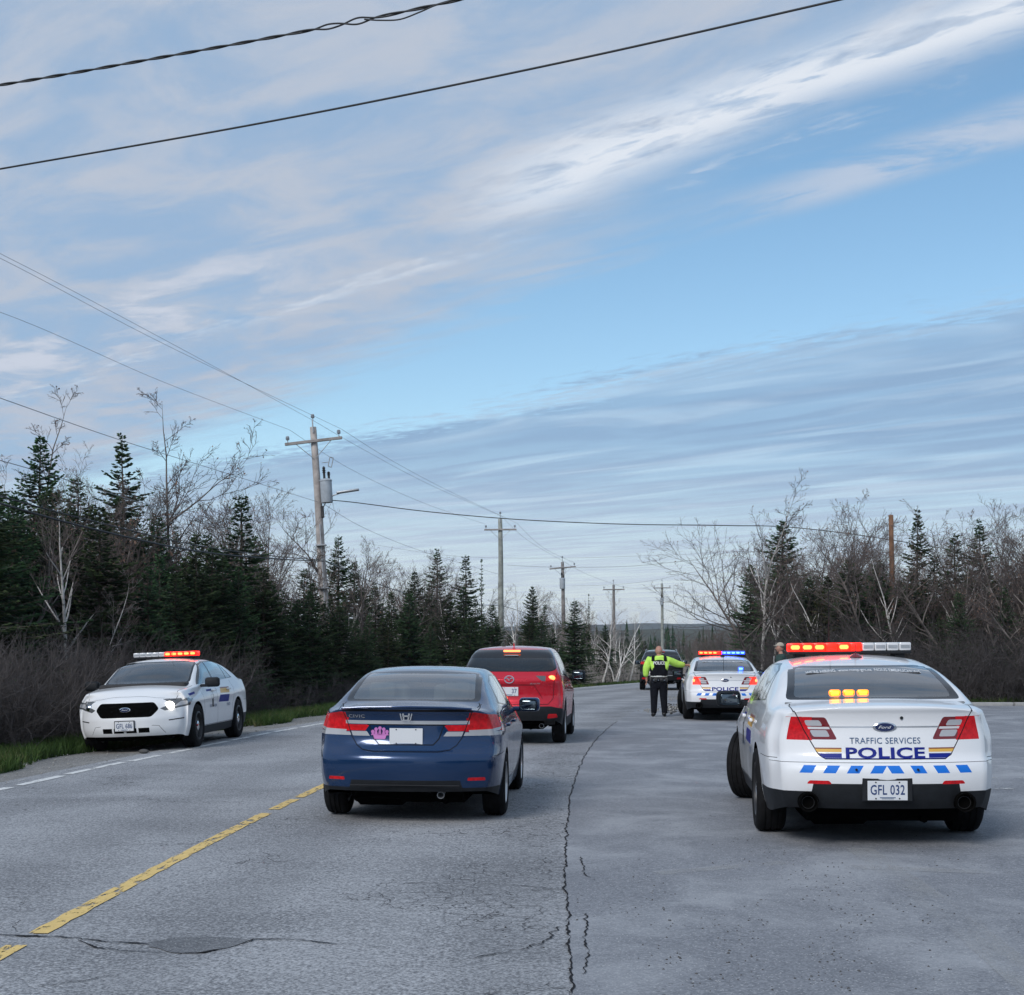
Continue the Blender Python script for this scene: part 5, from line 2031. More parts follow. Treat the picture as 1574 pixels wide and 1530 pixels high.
# ---------------------------------------------------------------- police sedan
TL = 5.154
T_TAB = [
    # Y zb wb zl wl zs ws zt wt zr wr zc
    (0.0, 0.31, 0.7527, 0.48, 0.7861, 0.8, 0.7954, 1.04, 0.754, 1.065, 0.7162, 1.114),
    (0.12, 0.29, 0.8009, 0.47, 0.8296, 0.81, 0.834, 1.055, 0.7874, 1.083, 0.7497, 1.129),
    (0.3, 0.27, 0.8396, 0.46, 0.8733, 0.82, 0.8849, 1.065, 0.8213, 1.095, 0.764, 1.142),
    (0.6, 0.25, 0.8589, 0.45, 0.8974, 0.83, 0.909, 1.07, 0.8356, 1.115, 0.7497, 1.154),
    (1.0, 0.24, 0.8685, 0.45, 0.9119, 0.83, 0.9245, 1.1, 0.8452, 1.262, 0.714, 1.293),
    (1.5, 0.22, 0.8733, 0.44, 0.9167, 0.82, 0.9293, 1.085, 0.8499, 1.387, 0.672, 1.43),
    (1.9, 0.21, 0.8733, 0.44, 0.9167, 0.81, 0.9264, 1.075, 0.8528, 1.434, 0.657, 1.49),
    (2.4, 0.2, 0.8685, 0.43, 0.9119, 0.8, 0.9245, 1.06, 0.8547, 1.463, 0.6557, 1.521),
    (2.9, 0.2, 0.8685, 0.43, 0.9119, 0.8, 0.9235, 1.05, 0.8547, 1.443, 0.6611, 1.506),
    (3.2, 0.2, 0.8685, 0.43, 0.9119, 0.79, 0.9235, 1.04, 0.8547, 1.388, 0.688, 1.451),
    (3.6, 0.2, 0.8685, 0.43, 0.9167, 0.78, 0.9264, 1.025, 0.8499, 1.22, 0.722, 1.285),
    (3.95, 0.21, 0.8733, 0.43, 0.9216, 0.77, 0.9293, 1.01, 0.8452, 1.06, 0.7508, 1.095),
    (4.2, 0.21, 0.8685, 0.43, 0.9216, 0.76, 0.9264, 0.995, 0.8328, 1.015, 0.7702, 1.062),
    (4.6, 0.22, 0.8492, 0.43, 0.9023, 0.74, 0.9119, 0.955, 0.807, 0.97, 0.7508, 1.02),
    (4.9, 0.24, 0.8202, 0.44, 0.8733, 0.7, 0.8878, 0.9, 0.7831, 0.915, 0.7215, 0.955),
    (5.154, 0.26, 0.7623, 0.45, 0.8202, 0.66, 0.8347, 0.825, 0.7449, 0.835, 0.6922, 0.865),
]
T_REAR = [(.24, .17), (.34, .06), (.45, .015), (.56, .0), (.63, .008), (.672, .03), (.712, .075), (.83, .10), (.97, .118), (1.05, .105), (1.10, .085), (1.135, .11), (1.3, .16)]
T_FRONT = [(.2, .13), (.29, .035), (.40, .0), (.52, .0), (.60, .02), (.72, .055), (.80, .10), (.87, .19), (1.0, .3)]
T_AX = [(1.24, .405, .365), (4.108, .405, .365)]


def build_sedan_parts():
    B = Body(TL, T_TAB, T_REAR, T_FRONT, .17, .42, T_AX)
    B.gap = B.new_tag('gap', M_GAP)
    # ---- glass
    wl = 1.150
    B.single(rpoly([(-.715, wl), (.715, wl), (.615, 1.425), (-.615, 1.425)], .04), 'r', 'rear_window_border', M_FRIT, cond=lambda c: c.y > .45)
    gw = B.single(rpoly([(-.645, wl + .018), (.645, wl + .018), (.565, 1.408), (-.565, 1.408)], .04), 'r', 'rear_window', M_GLASS, cond=lambda c: c.y > .45)
    B.single(rpoly([(-.735, 1.085), (.735, 1.085), (.64, 1.462), (-.64, 1.462)], .05), 'f', 'windshield_border', M_FRIT, cond=lambda c: c.y < 4.2)
    B.single(rpoly([(-.70, 1.105), (.70, 1.105), (.615, 1.440), (-.615, 1.440)], .05), 'f', 'windshield', M_GLASS, cond=lambda c: c.y < 4.2)
    up = lambda c: c.z > 1.02
    B.both([(1.30, 1.13), (3.80, 1.045), (3.66, 1.13), (3.16, 1.395), (2.80, 1.445), (2.05, 1.447), (1.70, 1.385)], 'window_frame', M_FRIT, cond=up)
    B.both([(2.80, 1.075), (3.66, 1.055), (3.13, 1.372), (2.80, 1.425)], 'side_window', M_GLASS, cond=up)
    B.both([(1.80, 1.115), (2.70, 1.082), (2.70, 1.43), (2.06, 1.428), (1.80, 1.385)], 'side_window', M_GLASS, cond=up)
    B.both([(1.42, 1.145), (1.74, 1.12), (1.74, 1.362)], 'quarter_window', M_GLASS, cond=up)
    # ---- black lower cladding
    bl = B.new_tag('lower_bumper', M_TRIM)
    for P in ([(-.62, .2), (.62, .2), (.56, .512), (-.56, .512)], [(.55, .2), (1, .2), (1, .448), (.82, .448), (.60, .512), (.55, .512)]):
        for s in (1, -1):
            B.carve([(s * x, z) for x, z in P], 'r', bl, cond=lambda c: c.y < .6, nmin=.08)
    for sd in 'LR':
        B.carve([(-.1, .2), (.85, .2), (.80, .448), (-.1, .448)], sd, bl, nmin=.08)
        B.carve([(1.6, .1), (3.75, .1), (3.75, .335), (1.6, .345)], sd, bl)
    # ---- tail lamps
    for s in (1, -1):
        f = lambda P: [(s * x, z) for x, z in P]
        t_in = B.new_tag('tail_lamp_bezel', M_LREDD)
        B.carve(rpoly(f([(.365, .852), (.62, .852), (.62, 1.028), (.455, 1.028)]), .02), 'r', t_in, cond=lambda c: c.y < .5)
        t_out = B.new_tag('tail_lamp', M_LRED)
        B.carve(f([(.555, .846), (.95, .850), (.95, 1.030), (.635, 1.032)]), 'r', t_out, cond=lambda c: c.y < .25)
        B.carve([(0.0, .850), (.25, .858), (.22, 1.030), (0.0, 1.030)], 'R' if s > 0 else 'L', t_out, nmin=.3)
        for P in ([(.42, .874), (.548, .874), (.575, .926), (.445, .926)], [(.475, .959), (.598, .959), (.615, 1.004), (.50, 1.004)]):
            t = B.new_tag('reversing_lens', M_LCLR)
            B.carve(rpoly(f(P), .015), 'r', t, cond=lambda c: c.y < .5)
        t = B.new_tag('bezel_strip', M_LENSW)
        B.carve(f([(.42, .934), (.583, .934), (.591, .952), (.428, .952)]), 'r', t, cond=lambda c: c.y < .5)
        t = B.new_tag('bumper_reflector', M_LRED)
        B.carve(rpoly(f([(.42, .508), (.61, .508), (.59, .536), (.44, .536)]), .012), 'r', t)
    # ---- chrome line, boot lid seam
    B.single(rect(-.42, .42, .944, .957), 'r', 'chrome_line', M_BRIGHT, cond=lambda c: c.y < .5)
    lid = [(-.69, 1.075), (-.665, 1.03), (-.615, .92), (-.565, .83), (-.51, .732), (-.46, .702), (.46, .702), (.51, .732), (.565, .83), (.615, .92), (.665, 1.03), (.69, 1.075)]
    B.seam(lid, 'r', .008, cond=lambda c: c.y < .6)
    for sx in (1, -1):
        B.seam([(sx * .69, .12), (sx * .71, .45), (sx * .69, .60)], 't', .008, cond=lambda c: c.z > 1.07)
    B.seam([(-.9, .675), (.9, .675)], 'r', .004, cond=lambda c: c.y < .4)
    for sd in 'LR':
        B.seam([(2.75, .35), (2.76, 1.06)], sd, .008)
        B.seam([(3.72, .36), (3.66, .60), (3.70, .85), (3.80, 1.02)], sd, .008)
        B.seam([(1.62, .40), (1.70, .62), (1.56, .80), (1.50, .95), (1.62, 1.09)], sd, .008)
        B.seam([(1.62, .355), (3.72, .345)], sd, .008)
        B.seam([(.30, .70), (.82, .70)], sd, .005)
        # stripes on the doors
        for P, mt in (([(1.86, .86), (2.52, .865), (2.46, .945), (1.82, .945)], M_YELV), ([(1.82, .945), (2.46, .945), (2.44, .968), (1.81, .968)], M_REDV),
                      ([(1.98, .70), (2.70, .71), (2.56, .835), (1.88, .83)], M_NAVY), ([(3.10, .92), (3.42, .915), (3.40, .95), (3.06, .955)], M_NAVY),
                      ([(4.12, .90), (4.42, .87), (4.46, .905), (4.10, .935)], M_NAVY)):
            t = B.new_tag('stripe', mt)
            B.carve(P, sd, t)
    # fuel flap on the right, lock on the lid
    # ---- reflective blocks on the bumper
    for i in range(4):
        c = .065 + .178 * i
        for s in (1, -1):
            t = B.new_tag('reflective_block', M_BLUE)
            k = .018
            B.carve([(s * (c - .048 + k), .594), (s * (c + .048 + k), .594), (s * (c + .048 - k), .654), (s * (c - .048 - k), .654)], 'r', t, cond=lambda c_: c_.y < .4)
    # ---- bars beside the word on the lid
    for s in (1, -1):
        for P, mt in (([(.335, .745), (.515, .745), (.48, .710), (.335, .710)], M_NAVY), ([(.335, .755), (.521, .755), (.536, .779), (.335, .779)], M_YELV), ([(.335, .779), (.537, .779), (.542, .789), (.335, .789)], M_REDV)):
            t = B.new_tag('stripe', mt)
            B.carve([(s * x, z) for x, z in P], 'r', t, cond=lambda c_: c_.y < .4)
    B.single(rect(-.46, .46, .704, .709), 'r', 'stripe', M_NAVY, cond=lambda c_: c_.y < .4)
    # ---- front
    gr = B.new_tag('grille', M_BLKHOLE)
    B.carve(rpoly([(-.52, .69), (-.41, .565), (.41, .565), (.52, .69), (.44, .80), (-.44, .80)], .04), 'f', gr)
    for s in (1, -1):
        f = lambda P: [(s * x, z) for x, z in P]
        t = B.new_tag('headlamp', M_LDRK)
        B.carve(f([(.53, .695), (.60, .655), (.98, .735), (.98, .825), (.86, .83)]), 'f', t, cond=lambda c: c.y > 4.35, nmin=.05)
        B.carve([(4.45, .775), (4.85, .70), (4.85, .84), (4.50, .845)], 'R' if s > 0 else 'L', t, nmin=.3)
        t = B.new_tag('headlamp_reflector', M_LCLR)
        B.carve(rpoly(f([(.72, .715), (.90, .745), (.90, .80), (.80, .80)]), .02), 'f', t, cond=lambda c: c.y > 4.35)
        t = B.new_tag('bumper_crease', M_LCLR)
        for i in range(2):
            t = B.new_tag('lower_slot', M_BLKHOLE)
            x0 = (.02, .215)[i]
            B.carve(rect(s * x0, s * (x0 + .165), .315, .395) if s > 0 else rect(s * (x0 + .165), s * x0, .315, .395), 'f', t)
        B.seam(f([(.60, .30), (.52, .42), (.42, .43)]), 'f', .006)
        B.seam(f([(.66, .50), (.84, .52)]), 'f', .018)
        B.seam(f([(.52, .80), (.60, .86), (.70, .95), (.73, 1.06)]), 't', .008) if False else None
    B.seam([(-.72, 4.74), (-.45, 4.86), (0, 4.90), (.45, 4.86), (.72, 4.74)], 't', .007)
    for s in (1, -1):
        B.seam([(s * .72, 4.74), (s * .79, 4.3), (s * .80, 3.98)], 't', .007)
    decs = []
    V, me = text_mesh('POLICE', .086, .61, .030, 1.04)
    decs.append(('lettering', B.decal(V, me, 0, .750, 'r', M_NAVY, 'lettering')))
    V, me = text_mesh("WE'RE HIRING  www.rcmp-grc.ca  NOUS EMBAUCHONS", .030, .98, .012)
    decs.append(('window_lettering', B.decal(V, me, 0, 1.372, 'r', M_WLETTER, 'window_lettering', off=.008, bend=lambda x: .015 - .10 * x * x)))
    for sd in ('L', 'R'):
        V, me = text_mesh('GRC', .05, None, .01)
        decs.append(('lettering', B.decal(V, me, 3.25 if sd == 'L' else 2.95, .66, sd, M_LETTER, 'lettering')))
        V, me = text_mesh('RCMP', .05, None, .01)
        decs.append(('lettering', B.decal(V, me, 2.93 if sd == 'L' else 3.25, .66, sd, M_LETTER, 'lettering')))
        # a plain dark badge with a rider like outline between the two words
        cr = MB()
        for q in ([(-.05, -.15), (.05, -.15), (.04, -.02), (.06, .06), (.0, .17), (-.055, .05), (-.04, -.03)],):
            cr.poly([(x, y, 0) for x, y in q], (0, 0, .001))
        cme = cr.mesh('crest', M_TRIM)
        CV = np.array([tuple(v.co) for v in cme.vertices])
        decs.append(('crest', B.decal(CV, cme, 3.10, .79, sd, M_TRIM, 'crest')))
        V, me = text_mesh('POLICE', .05, .24, .012)
        decs.append(('lettering', B.decal(V, me, 2.0, .655, sd, M_LETTER, 'lettering')))
    V, me = text_mesh('TRAFFIC SERVICES', .048, .545, .004, 1.06)
    traffic = B.decal(V, me, 0, .845, 'r', M_LETTER, 'traffic_lettering')
    hits = {}
    hits['emblem_r'] = B.hit(0, .95, 'r')[0].y
    hits['emblem_f'] = B.hit(0, .69, 'f')[0].y
    hits['plate_r'] = B.hit(0, .46, 'r')[0].y
    hits['plate_f'] = B.hit(0, .455, 'f')[0].y
    hits['roof'] = B.hit(0, 2.55, 't')[0].z
    hits['ant'] = B.hit(.03, 1.95, 't')[0].z
    hits['lock'] = B.hit(.12, 1.02, 'r')[0].y
    hits['head'] = B.hit(.66, .735, 'f')[0].y
    hits['tail'] = B.hit(.70, .94, 'r')[0].y
    return B.finish(M_WPAINT), decs, traffic, hits


SED_PARTS, SED_DECS, SED_TRAFFIC, SH = build_sedan_parts()
SED_WHEEL = wheel_meshes(.362, .245, .235, M_RIMK, 'steel')


def police_car(label, plate, steer, lamps_lit, tail=None, front_plate=None, traffic=False, amber=False, bluedeck=False, headlamp=None):
    off = TL / 2
    root = ob('police_car', None, label=label, cat='police car', group='white police cars stopped at the roadside')
    for name, me in SED_PARTS:
        o = ob(name, me, root, loc=(0, -off, 0))
        if tail and name == 'tail_lamp':
            o.data = me.copy()
            o.data.materials[0] = G_TAIL
    for name, me in SED_DECS:
        ob(name, me, root, loc=(0, -off, 0))
    if traffic:
        ob('lettering', SED_TRAFFIC, root, loc=(0, -off, 0))
    add_wheels(root, off, T_AX, 1.635, SED_WHEEL, .362, steer)
    mirror_pair(root, off, 3.56, 1.075, 1.045, (.25, .13, .165), M_TRIM, M_MIRG)
    interior(root, off, .95, 3.62, .80, 1.12, 1.49, M_INT)
    underbody(root, off, TL, .93, .16, T_AX)
    plate_obj(root, off, (0, SH['plate_r'] - .014 - off, .462), plate)
    m = MB(); m.box((0, SH['plate_r'] - .002 - off, .468), (.385, .02, .185), bev=.006)
    ob('plate_recess', m.mesh('plate_recess', M_TRIM), root)
    fp = front_plate or plate
    plate_obj(root, off, (0, SH['plate_f'] + .022 - off, .43), fp, front=True)
    m = MB(); m.box((0, SH['plate_f'] + .008 - off, .432), (.33, .02, .175), bev=.004)
    ob('plate_frame', m.mesh('plate_frame', M_TRIM), root)
    emblem_oval(root, (0, SH['emblem_r'] - .006 - off, .95))
    emblem_oval(root, (0, SH['emblem_f'] + .006 - off, .69), front=True)
    m = MB(); m.cyl((.13, SH['lock'] - .006 - off, 1.022), (.13, SH['lock'] + .02 - off, 1.022), .013, n=12)
    ob('boot_lock', m.mesh('boot_lock', M_TRIM), root)
    for x in (-.235, .235):
        m = MB(); m.cyl((x, -.004 - off, .624), (x, .03 - off, .624), .009, n=10)
        ob('parking_sensor', m.mesh('parking_sensor', M_TRIM), root)
    for s in (-1, 1):
        m = MB()
        m.lathe([(.074, -.006), (.080, 0), (.080, .10), (.066, .10), (.062, .0)], n=22, axis='y')
        m.lathe([(.0, .06), (.062, .06)], n=22, axis='y', closed=False)
        ob('exhaust_opening', m.mesh('exhaust_opening', M_BLKHOLE, smooth=True), root, loc=(s * .60, .035 - off, .365))
        m = MB(); m.lathe([(.046, -.0), (.05, .0), (.05, .2), (.044, .2)], n=20, axis='y')
        ob('exhaust_pipe', m.mesh('exhaust_pipe', M_RIMK, smooth=True), root, loc=(s * .60, .09 - off, .36))
        for y in (1.95, 2.98):
            m = MB(); m.box((s * .926, y - off, .93), (.035, .22, .032), bev=.012, seg=2)
            ob('door_handle', m.mesh('door_handle', M_WPAINT, smooth=True), root)
    # antennas
    m = MB()
    m.lathe([(0, .035), (.03, .03), (.055, .008), (.06, 0)], n=14, axis='z', closed=False)
    m.cyl((0, 0, .03), (0, -.02, .12), .006, .003, n=6)
    ob('antenna', m.mesh('antenna', M_LREDD if not bluedeck else M_TRIM, smooth=True), root, loc=(.03, 1.95 - off, SH['ant']))
    m = MB(); m.cyl((0, 0, 0), (.0, -.02, .62), .005, .0025, n=6)
    ob('whip_antenna', m.mesh('whip_antenna', M_TRIM), root, loc=(-.02, .52 - off, 1.17)) if bluedeck else ob('whip_antenna', m.mesh('whip_antenna', M_TRIM), root, loc=(-.12, 2.7 - off, SH['roof']))
    # roof light bar: base plus a row of lamp modules
    zb = SH['roof'] + .020
    bar = ob('light_bar', None, root, loc=(0, 2.50 - off, zb))
    bpy.data.objects.remove(bar)
    m = MB()
    m.box((0, 0, 0), (1.13, .30, .028), bev=.01)
    for s in (-1, 1):
        m.box((s * .46, 0, -.03), (.10, .22, .05), bev=.01)
    bar = ob('light_bar', m.mesh('light_bar', M_TRIM), root, loc=(.035, 2.50 - off, zb))
    n = 10
    wdt = 1.13 / n
    for i in range(n):
        x = -.565 + wdt * (i + .5)
        st = lamps_lit[i]
        m = MB(); m.box((x, 0, .053), (wdt - .004, .29, .078), bev=.012, seg=2)
        mt = {'r': G_RED, 'R': G_RED, 'b': G_BLU, 'B': G_BLU, '.': M_LENSW}[st]
        l = ob('lamp', m.mesh('lamp', mt, smooth=True), bar)
        if st in 'RB':
            for yy in (-.147, .147):
                m = MB(); m.box((x, yy, .053), (wdt - .03, .012, .040), bev=.012)
                ob('lamp_core', m.mesh('lamp_core', G_REDC if st == 'R' else G_BLUC), l)
        elif st == '.':
            for yy in (-.146, .146):
                m = MB(); m.box((x, yy, .053), (wdt - .03, .008, .030))
                ob('lamp_core', m.mesh('lamp_core', M_STEEL), l)
    if amber:
        for i in range(3):
            m = MB(); m.box((-.30 + .115 * i, .80 - off, 1.200), (.098, .05, .060), bev=.02, seg=2)
            o = ob('deck_lamp', m.mesh('deck_lamp', G_AMB, smooth=True), root)
            m = MB(); m.box((-.30 + .115 * i, .772 - off, 1.200), (.062, .008, .034), bev=.003)
            ob('lamp_core', m.mesh('lamp_core', G_AMBC), o)
    if bluedeck:
        m = MB(); m.box((.40, .80 - off, 1.215), (.12, .05, .075), bev=.02, seg=2)
        o = ob('deck_lamp', m.mesh('deck_lamp', G_BLU, smooth=True), root)
        m = MB(); m.box((.40, .772 - off, 1.215), (.09, .008, .045), bev=.003)
        ob('lamp_core', m.mesh('lamp_core', G_BLUC), o)
    if tail:
        for s in (-1, 1):
            m = MB(); m.sphere((s * .71, SH['tail'] + .012 - off, .94), .032, (1, .6, 1.2), 12, 8)
            ob('brake_lamp', m.mesh('brake_lamp', G_TAILC, smooth=True), root)
    for s in (-1, 1):
        lit = headlamp == s
        m = MB(); m.sphere((0, 0, 0), .085 if lit else .068, (1, .55, .85), 16, 10)
        ob('headlamp_bulb', m.mesh('headlamp_bulb', G_HEAD if lit else M_CHROME, smooth=True), root, loc=(s * .655, SH['head'] - .004 - off, .73))
    return root


pc = police_car('nearest white police sedan seen from behind, amber lamps lit in its rear window', 'GFL 032', -.40,
                'RRRrRr....', traffic=True, amber=True)
place_car(pc, 2.928, 11.09, .1015, z=.006 + float(gz(3.2, 12.5)) * .8, roll=-RAD(.55), half=TL / 2)
pc = police_car('middle white police sedan beside the standing officer, red and blue roof lamps lit', 'GFL 047'[:3], -.30,
                'RRRRrBBBBB', tail=True, bluedeck=True)
place_car(pc, 4.94, 32.97, .0955, z=float(gz(5.2, 35)), half=TL / 2)
pc = police_car('white police sedan facing the camera on the left gravel shoulder, one headlamp lit', 'GFL 686', 0.0,
                'RRRRR.....', headlamp=-1)
place_car(pc, -5.994, 28.07, 3.1846, z=-.035, roll=RAD(2.2), half=TL / 2)

# ---------------------------------------------------------------- blue compact sedan
CL = 4.556
C_TAB = [
    (0.00, .30, .72, .46, .775, .76, .79, 1.00, .735, 1.03, .68, 1.075),
    (0.12, .28, .77, .45, .81, .77, .822, 1.01, .765, 1.04, .70, 1.085),
    (0.30, .26, .80, .44, .835, .78, .846, 1.02, .785, 1.055, .705, 1.098),
    (0.50, .24, .82, .43, .85, .78, .860, 1.025, .80, 1.085, .695, 1.115),
    (0.85, .22, .83, .42, .86, .78, .870, 1.02, .81, 1.21, .645, 1.235),
    (1.25, .21, .83, .42, .862, .77, .872, 1.01, .815, 1.325, .610, 1.352),
    (1.65, .20, .83, .42, .862, .76, .872, .995, .818, 1.380, .600, 1.412),
    (2.10, .19, .83, .41, .86, .75, .870, .98, .82, 1.398, .598, 1.432),
    (2.55, .19, .83, .41, .86, .75, .870, .965, .82, 1.37, .605, 1.405),
    (2.90, .19, .83, .41, .86, .74, .870, .95, .82, 1.24, .61, 1.305),
    (3.30, .19, .83, .41, .862, .73, .872, .93, .81, 1.04, .69, 1.09),
    (3.60, .20, .83, .41, .865, .72, .874, .90, .80, .92, .74, .965),
    (4.05, .22, .80, .42, .83, .70, .84, .83, .75, .84, .68, .88),
    (4.556, .26, .72, .44, .76, .62, .78, .70, .70, .715, .62, .74)]
C_REAR = [(.22, .16), (.32, .05), (.42, .02), (.52, .0), (.60, .0), (.655, .035), (.70, .085), (.80, .12), (.90, .125), (.96, .12), (1.02, .085), (1.055, .07), (1.08, .10), (1.2, .15)]
C_FRONT = [(.2, .12), (.3, .03), (.42, 0), (.55, .02), (.65, .07), (.75, .14), (.9, .3)]
C_AX = [(.95, .345, .318), (3.62, .345, .318)]
B = Body(CL, C_TAB, C_REAR, C_FRONT, .20, .40, C_AX)
B.gap = B.new_tag('gap', M_GAP)
B.single(rpoly([(-.645, 1.108), (.645, 1.108), (.59, 1.385), (-.59, 1.385)], .04), 'r', 'rear_window_border', M_FRIT, cond=lambda c: c.y > .4)
B.single(rpoly([(-.585, 1.126), (.585, 1.126), (.535, 1.360), (-.535, 1.360)], .03), 'r', 'rear_window', M_GLASS, cond=lambda c: c.y > .4)
B.single(rpoly([(-.66, .99), (.66, .99), (.54, 1.355), (-.54, 1.355)], .05), 'f', 'windshield', M_GLASS, cond=lambda c: c.y < 3.6)
up = lambda c: c.z > .93
B.both([(1.02, 1.09), (1.02, 1.075), (3.22, .955), (3.14, 1.02), (2.66, 1.285), (2.30, 1.345), (1.75, 1.350), (1.35, 1.285)], 'window_frame', M_FRIT, cond=up)
B.both([(1.16, 1.085), (1.98, 1.035), (1.98, 1.332), (1.74, 1.333), (1.38, 1.268)], 'side_window', M_GLASS, cond=up)
B.both([(2.06, 1.03), (3.06, .98), (2.62, 1.272), (2.30, 1.328), (2.06, 1.332)], 'side_window', M_GLASS, cond=up)
for sd in 'LR':
    t = B.new_tag('window_trim', M_CHROME)
    B.carve([(1.02, 1.058), (3.22, .938), (3.22, .955), (1.02, 1.075)], sd, t)
lowr = B.new_tag('lower_bumper', M_TRIM)
B.carve([(-.56, .2), (.56, .2), (.50, .405), (-.50, .405)], 'r', lowr, cond=lambda c: c.y < .5, nmin=.05)
B.carve([(-1, .2), (1, .2), (1, .335), (-1, .335)], 'r', lowr, cond=lambda c: c.y < .5, nmin=.05)
for s in (1, -1):
    f = lambda P: [(s * x, z) for x, z in P]
    side = 'R' if s > 0 else 'L'
    t = B.new_tag('tail_lamp', M_LRED)
    B.carve(f([(.535, .845), (.86, .850), (.86, .985), (.62, 1.022), (.575, 1.018)]), 'r', t, cond=lambda c: c.y < .6, nmin=.1)
    B.carve([(0, .848), (.62, .90), (.40, .975), (.0, 1.03)], side, t, nmin=.35)
    t = B.new_tag('tail_lamp_clear', M_LCLR)
    B.carve(f([(.52, .806), (.86, .808), (.86, .842), (.535, .838)]), 'r', t, cond=lambda c: c.y < .6, nmin=.1)
    B.carve([(0, .808), (.44, .850), (.56, .885), (.0, .842)], side, t, nmin=.35)
    t = B.new_tag('boot_lamp', M_LRED)
    B.carve(f([(.385, .85), (.525, .85), (.555, .905), (.345, .905)][::-1]), 'r', t, cond=lambda c: c.y < .6)
    t = B.new_tag('boot_lamp_clear', M_LCLR)
    B.carve(f([(.34, .803), (.505, .803), (.52, .845), (.37, .845)]), 'r', t, cond=lambda c: c.y < .6)
    t = B.new_tag('bumper_reflector', M_LRED)
    B.carve(rpoly(f([(.565, .402), (.725, .402), (.72, .43), (.57, .43)]), .008), 'r', t, nmin=.05)
pass
B.single(rect(-.575, .575, .912, .944), 'r', 'chrome_strip', M_BRIGHT, cond=lambda c: c.y < .5)
B.single([(-.36, .900), (.36, .900), (.37, .912), (-.37, .912)], 'r', 'recess_shadow', M_GAP, cond=lambda c: c.y < .5)
lid = [(-.66, 1.09), (-.60, 1.03), (-.555, .92), (-.515, .80), (-.46, .72), (-.40, .68), (-.30, .665), (.30, .665), (.40, .68), (.46, .72), (.515, .80), (.555, .92), (.60, 1.03), (.66, 1.09)]
B.seam(lid, 'r', .008, cond=lambda c: c.y < .5)
inner = [(-.345, .905), (-.30, .78), (-.25, .725), (.25, .725), (.30, .78), (.345, .905)]
B.seam(inner, 'r', .010, cond=lambda c: c.y < .5)
B.seam([(-.60, 1.038), (.60, 1.038)], 'r', .022, cond=lambda c: c.y < .4)
for sx in (1, -1):
    B.seam([(sx * .645, .16), (sx * .655, .42), (sx * .63, .54)], 't', .008, cond=lambda c: c.z > 1.0)
for sd in 'LR':
    B.seam([(2.02, .30), (2.02, 1.0)], sd, .008)
    B.seam([(3.10, .30), (3.08, .7), (3.16, .93)], sd, .008)
    B.seam([(1.28, .36), (1.36, .6), (1.16, .82), (1.14, 1.05)], sd, .008)
    B.seam([(1.28, .31), (3.10, .30)], sd, .008)
    B.seam([(.24, .62), (.62, .64)], sd, .006)
decs = []
V, me = text_mesh('CIVIC', .030, .155, .012, 1.1)
decs.append(('lettering', B.decal(V, me, -.465, .983, 'r', M_CHROME, 'lettering', off=.006)))
# sticker: a small crown
cr = MB()
crown_pts = [(-.055, -.05), (.055, -.05), (.078, .012), (.040, -.005), (.0, .0), (-.040, -.005), (-.078, .012)]
cr.poly([(x, y, 0) for x, y in [(-.05, -.055), (.05, -.055), (.066, -.012), (-.066, -.012)]], (0, 0, .0015))
for x, y in ((-.066, .0), (-.036, .022), (0, .032), (.036, .022), (.066, .0)):
    cr.poly([(x - .018, -.02, 0), (x + .018, -.02, 0), (x + .008, y, 0), (x - .008, y, 0)], (0, 0, .0015))
    cr.poly([(x + .017 * math.cos(a), y + .012 + .017 * math.sin(a), 0) for a in np.linspace(0, 6.28, 11)[:-1]], (0, 0, .0015))
cme = cr.mesh('crown_sticker', M_PINK)
CV = np.array([tuple(v.co) for v in cme.vertices])
decs.append(('crown_sticker', B.decal(CV, cme, -.245, .83, 'r', M_PINK, 'crown_sticker', off=.006)))
ch = {'em': B.hit(0, .99, 'r')[0].y, 'pl': B.hit(0, .80, 'r')[0].y, 'sp': B.hit(0, 1.06, 'r')[0].y}
off = CL / 2
car = ob('blue_sedan', None, label='dark blue compact sedan seen from behind, with a pink crown sticker on its boot', cat='car')
for name, me in B.finish(M_BPAINT):
    ob(name, me, car, loc=(0, -off, 0))
for name, me in decs:
    ob(name, me, car, loc=(0, -off, 0))
add_wheels(car, off, C_AX, 1.525, wheel_meshes(.316, .215, .205, M_RIMS, 'five'), .316, 0)
mirror_pair(car, off, 3.02, 1.00, .985, (.23, .12, .155), M_BPAINT, M_MIRG)
interior(car, off, .80, 3.10, .74, 1.07, 1.40, M_SEAT)
underbody(car, off, CL, .86, .15, C_AX)
plate_obj(car, off, (0, ch['pl'] - .014 - off, .80), '')
m = MB()
m.tube([(-.60, .115 - off, 1.055), (-.4, .075 - off, 1.068), (0, .06 - off, 1.074), (.4, .075 - off, 1.068), (.60, .115 - off, 1.055)], .010, 8)
ob('boot_lip', m.mesh('boot_lip', M_BPAINT, smooth=True), car)
# H badge: upright rounded frame with the two splayed bars and the crossbar
m = MB()
def bar2(p, q, w, y):
    p, q = Vector((p[0], 0, p[1])), Vector((q[0], 0, q[1]))
    d = (q - p).normalized(); n = Vector((-d.z, 0, d.x)) * w / 2
    m.poly([p - n + Vector((0, y, 0)), q - n + Vector((0, y, 0)), q + n + Vector((0, y, 0)), p + n + Vector((0, y, 0))], (0, .008, 0))
fr = [(-.050, .040), (.050, .040), (.053, .02), (.040, -.040), (-.040, -.040), (-.053, .02)]
for a, b_ in zip(fr, fr[1:] + fr[:1]):
    bar2(a, b_, .010, 0)
bar2((-.030, .036), (-.020, -.036), .014, 0); bar2((.030, .036), (.020, -.036), .014, 0); bar2((-.024, -.002), (.024, -.002), .013, 0)
ob('badge', m.mesh('badge', M_CHROME), car, loc=(0, ch['em'] - .014 - off, .99))
m = MB()
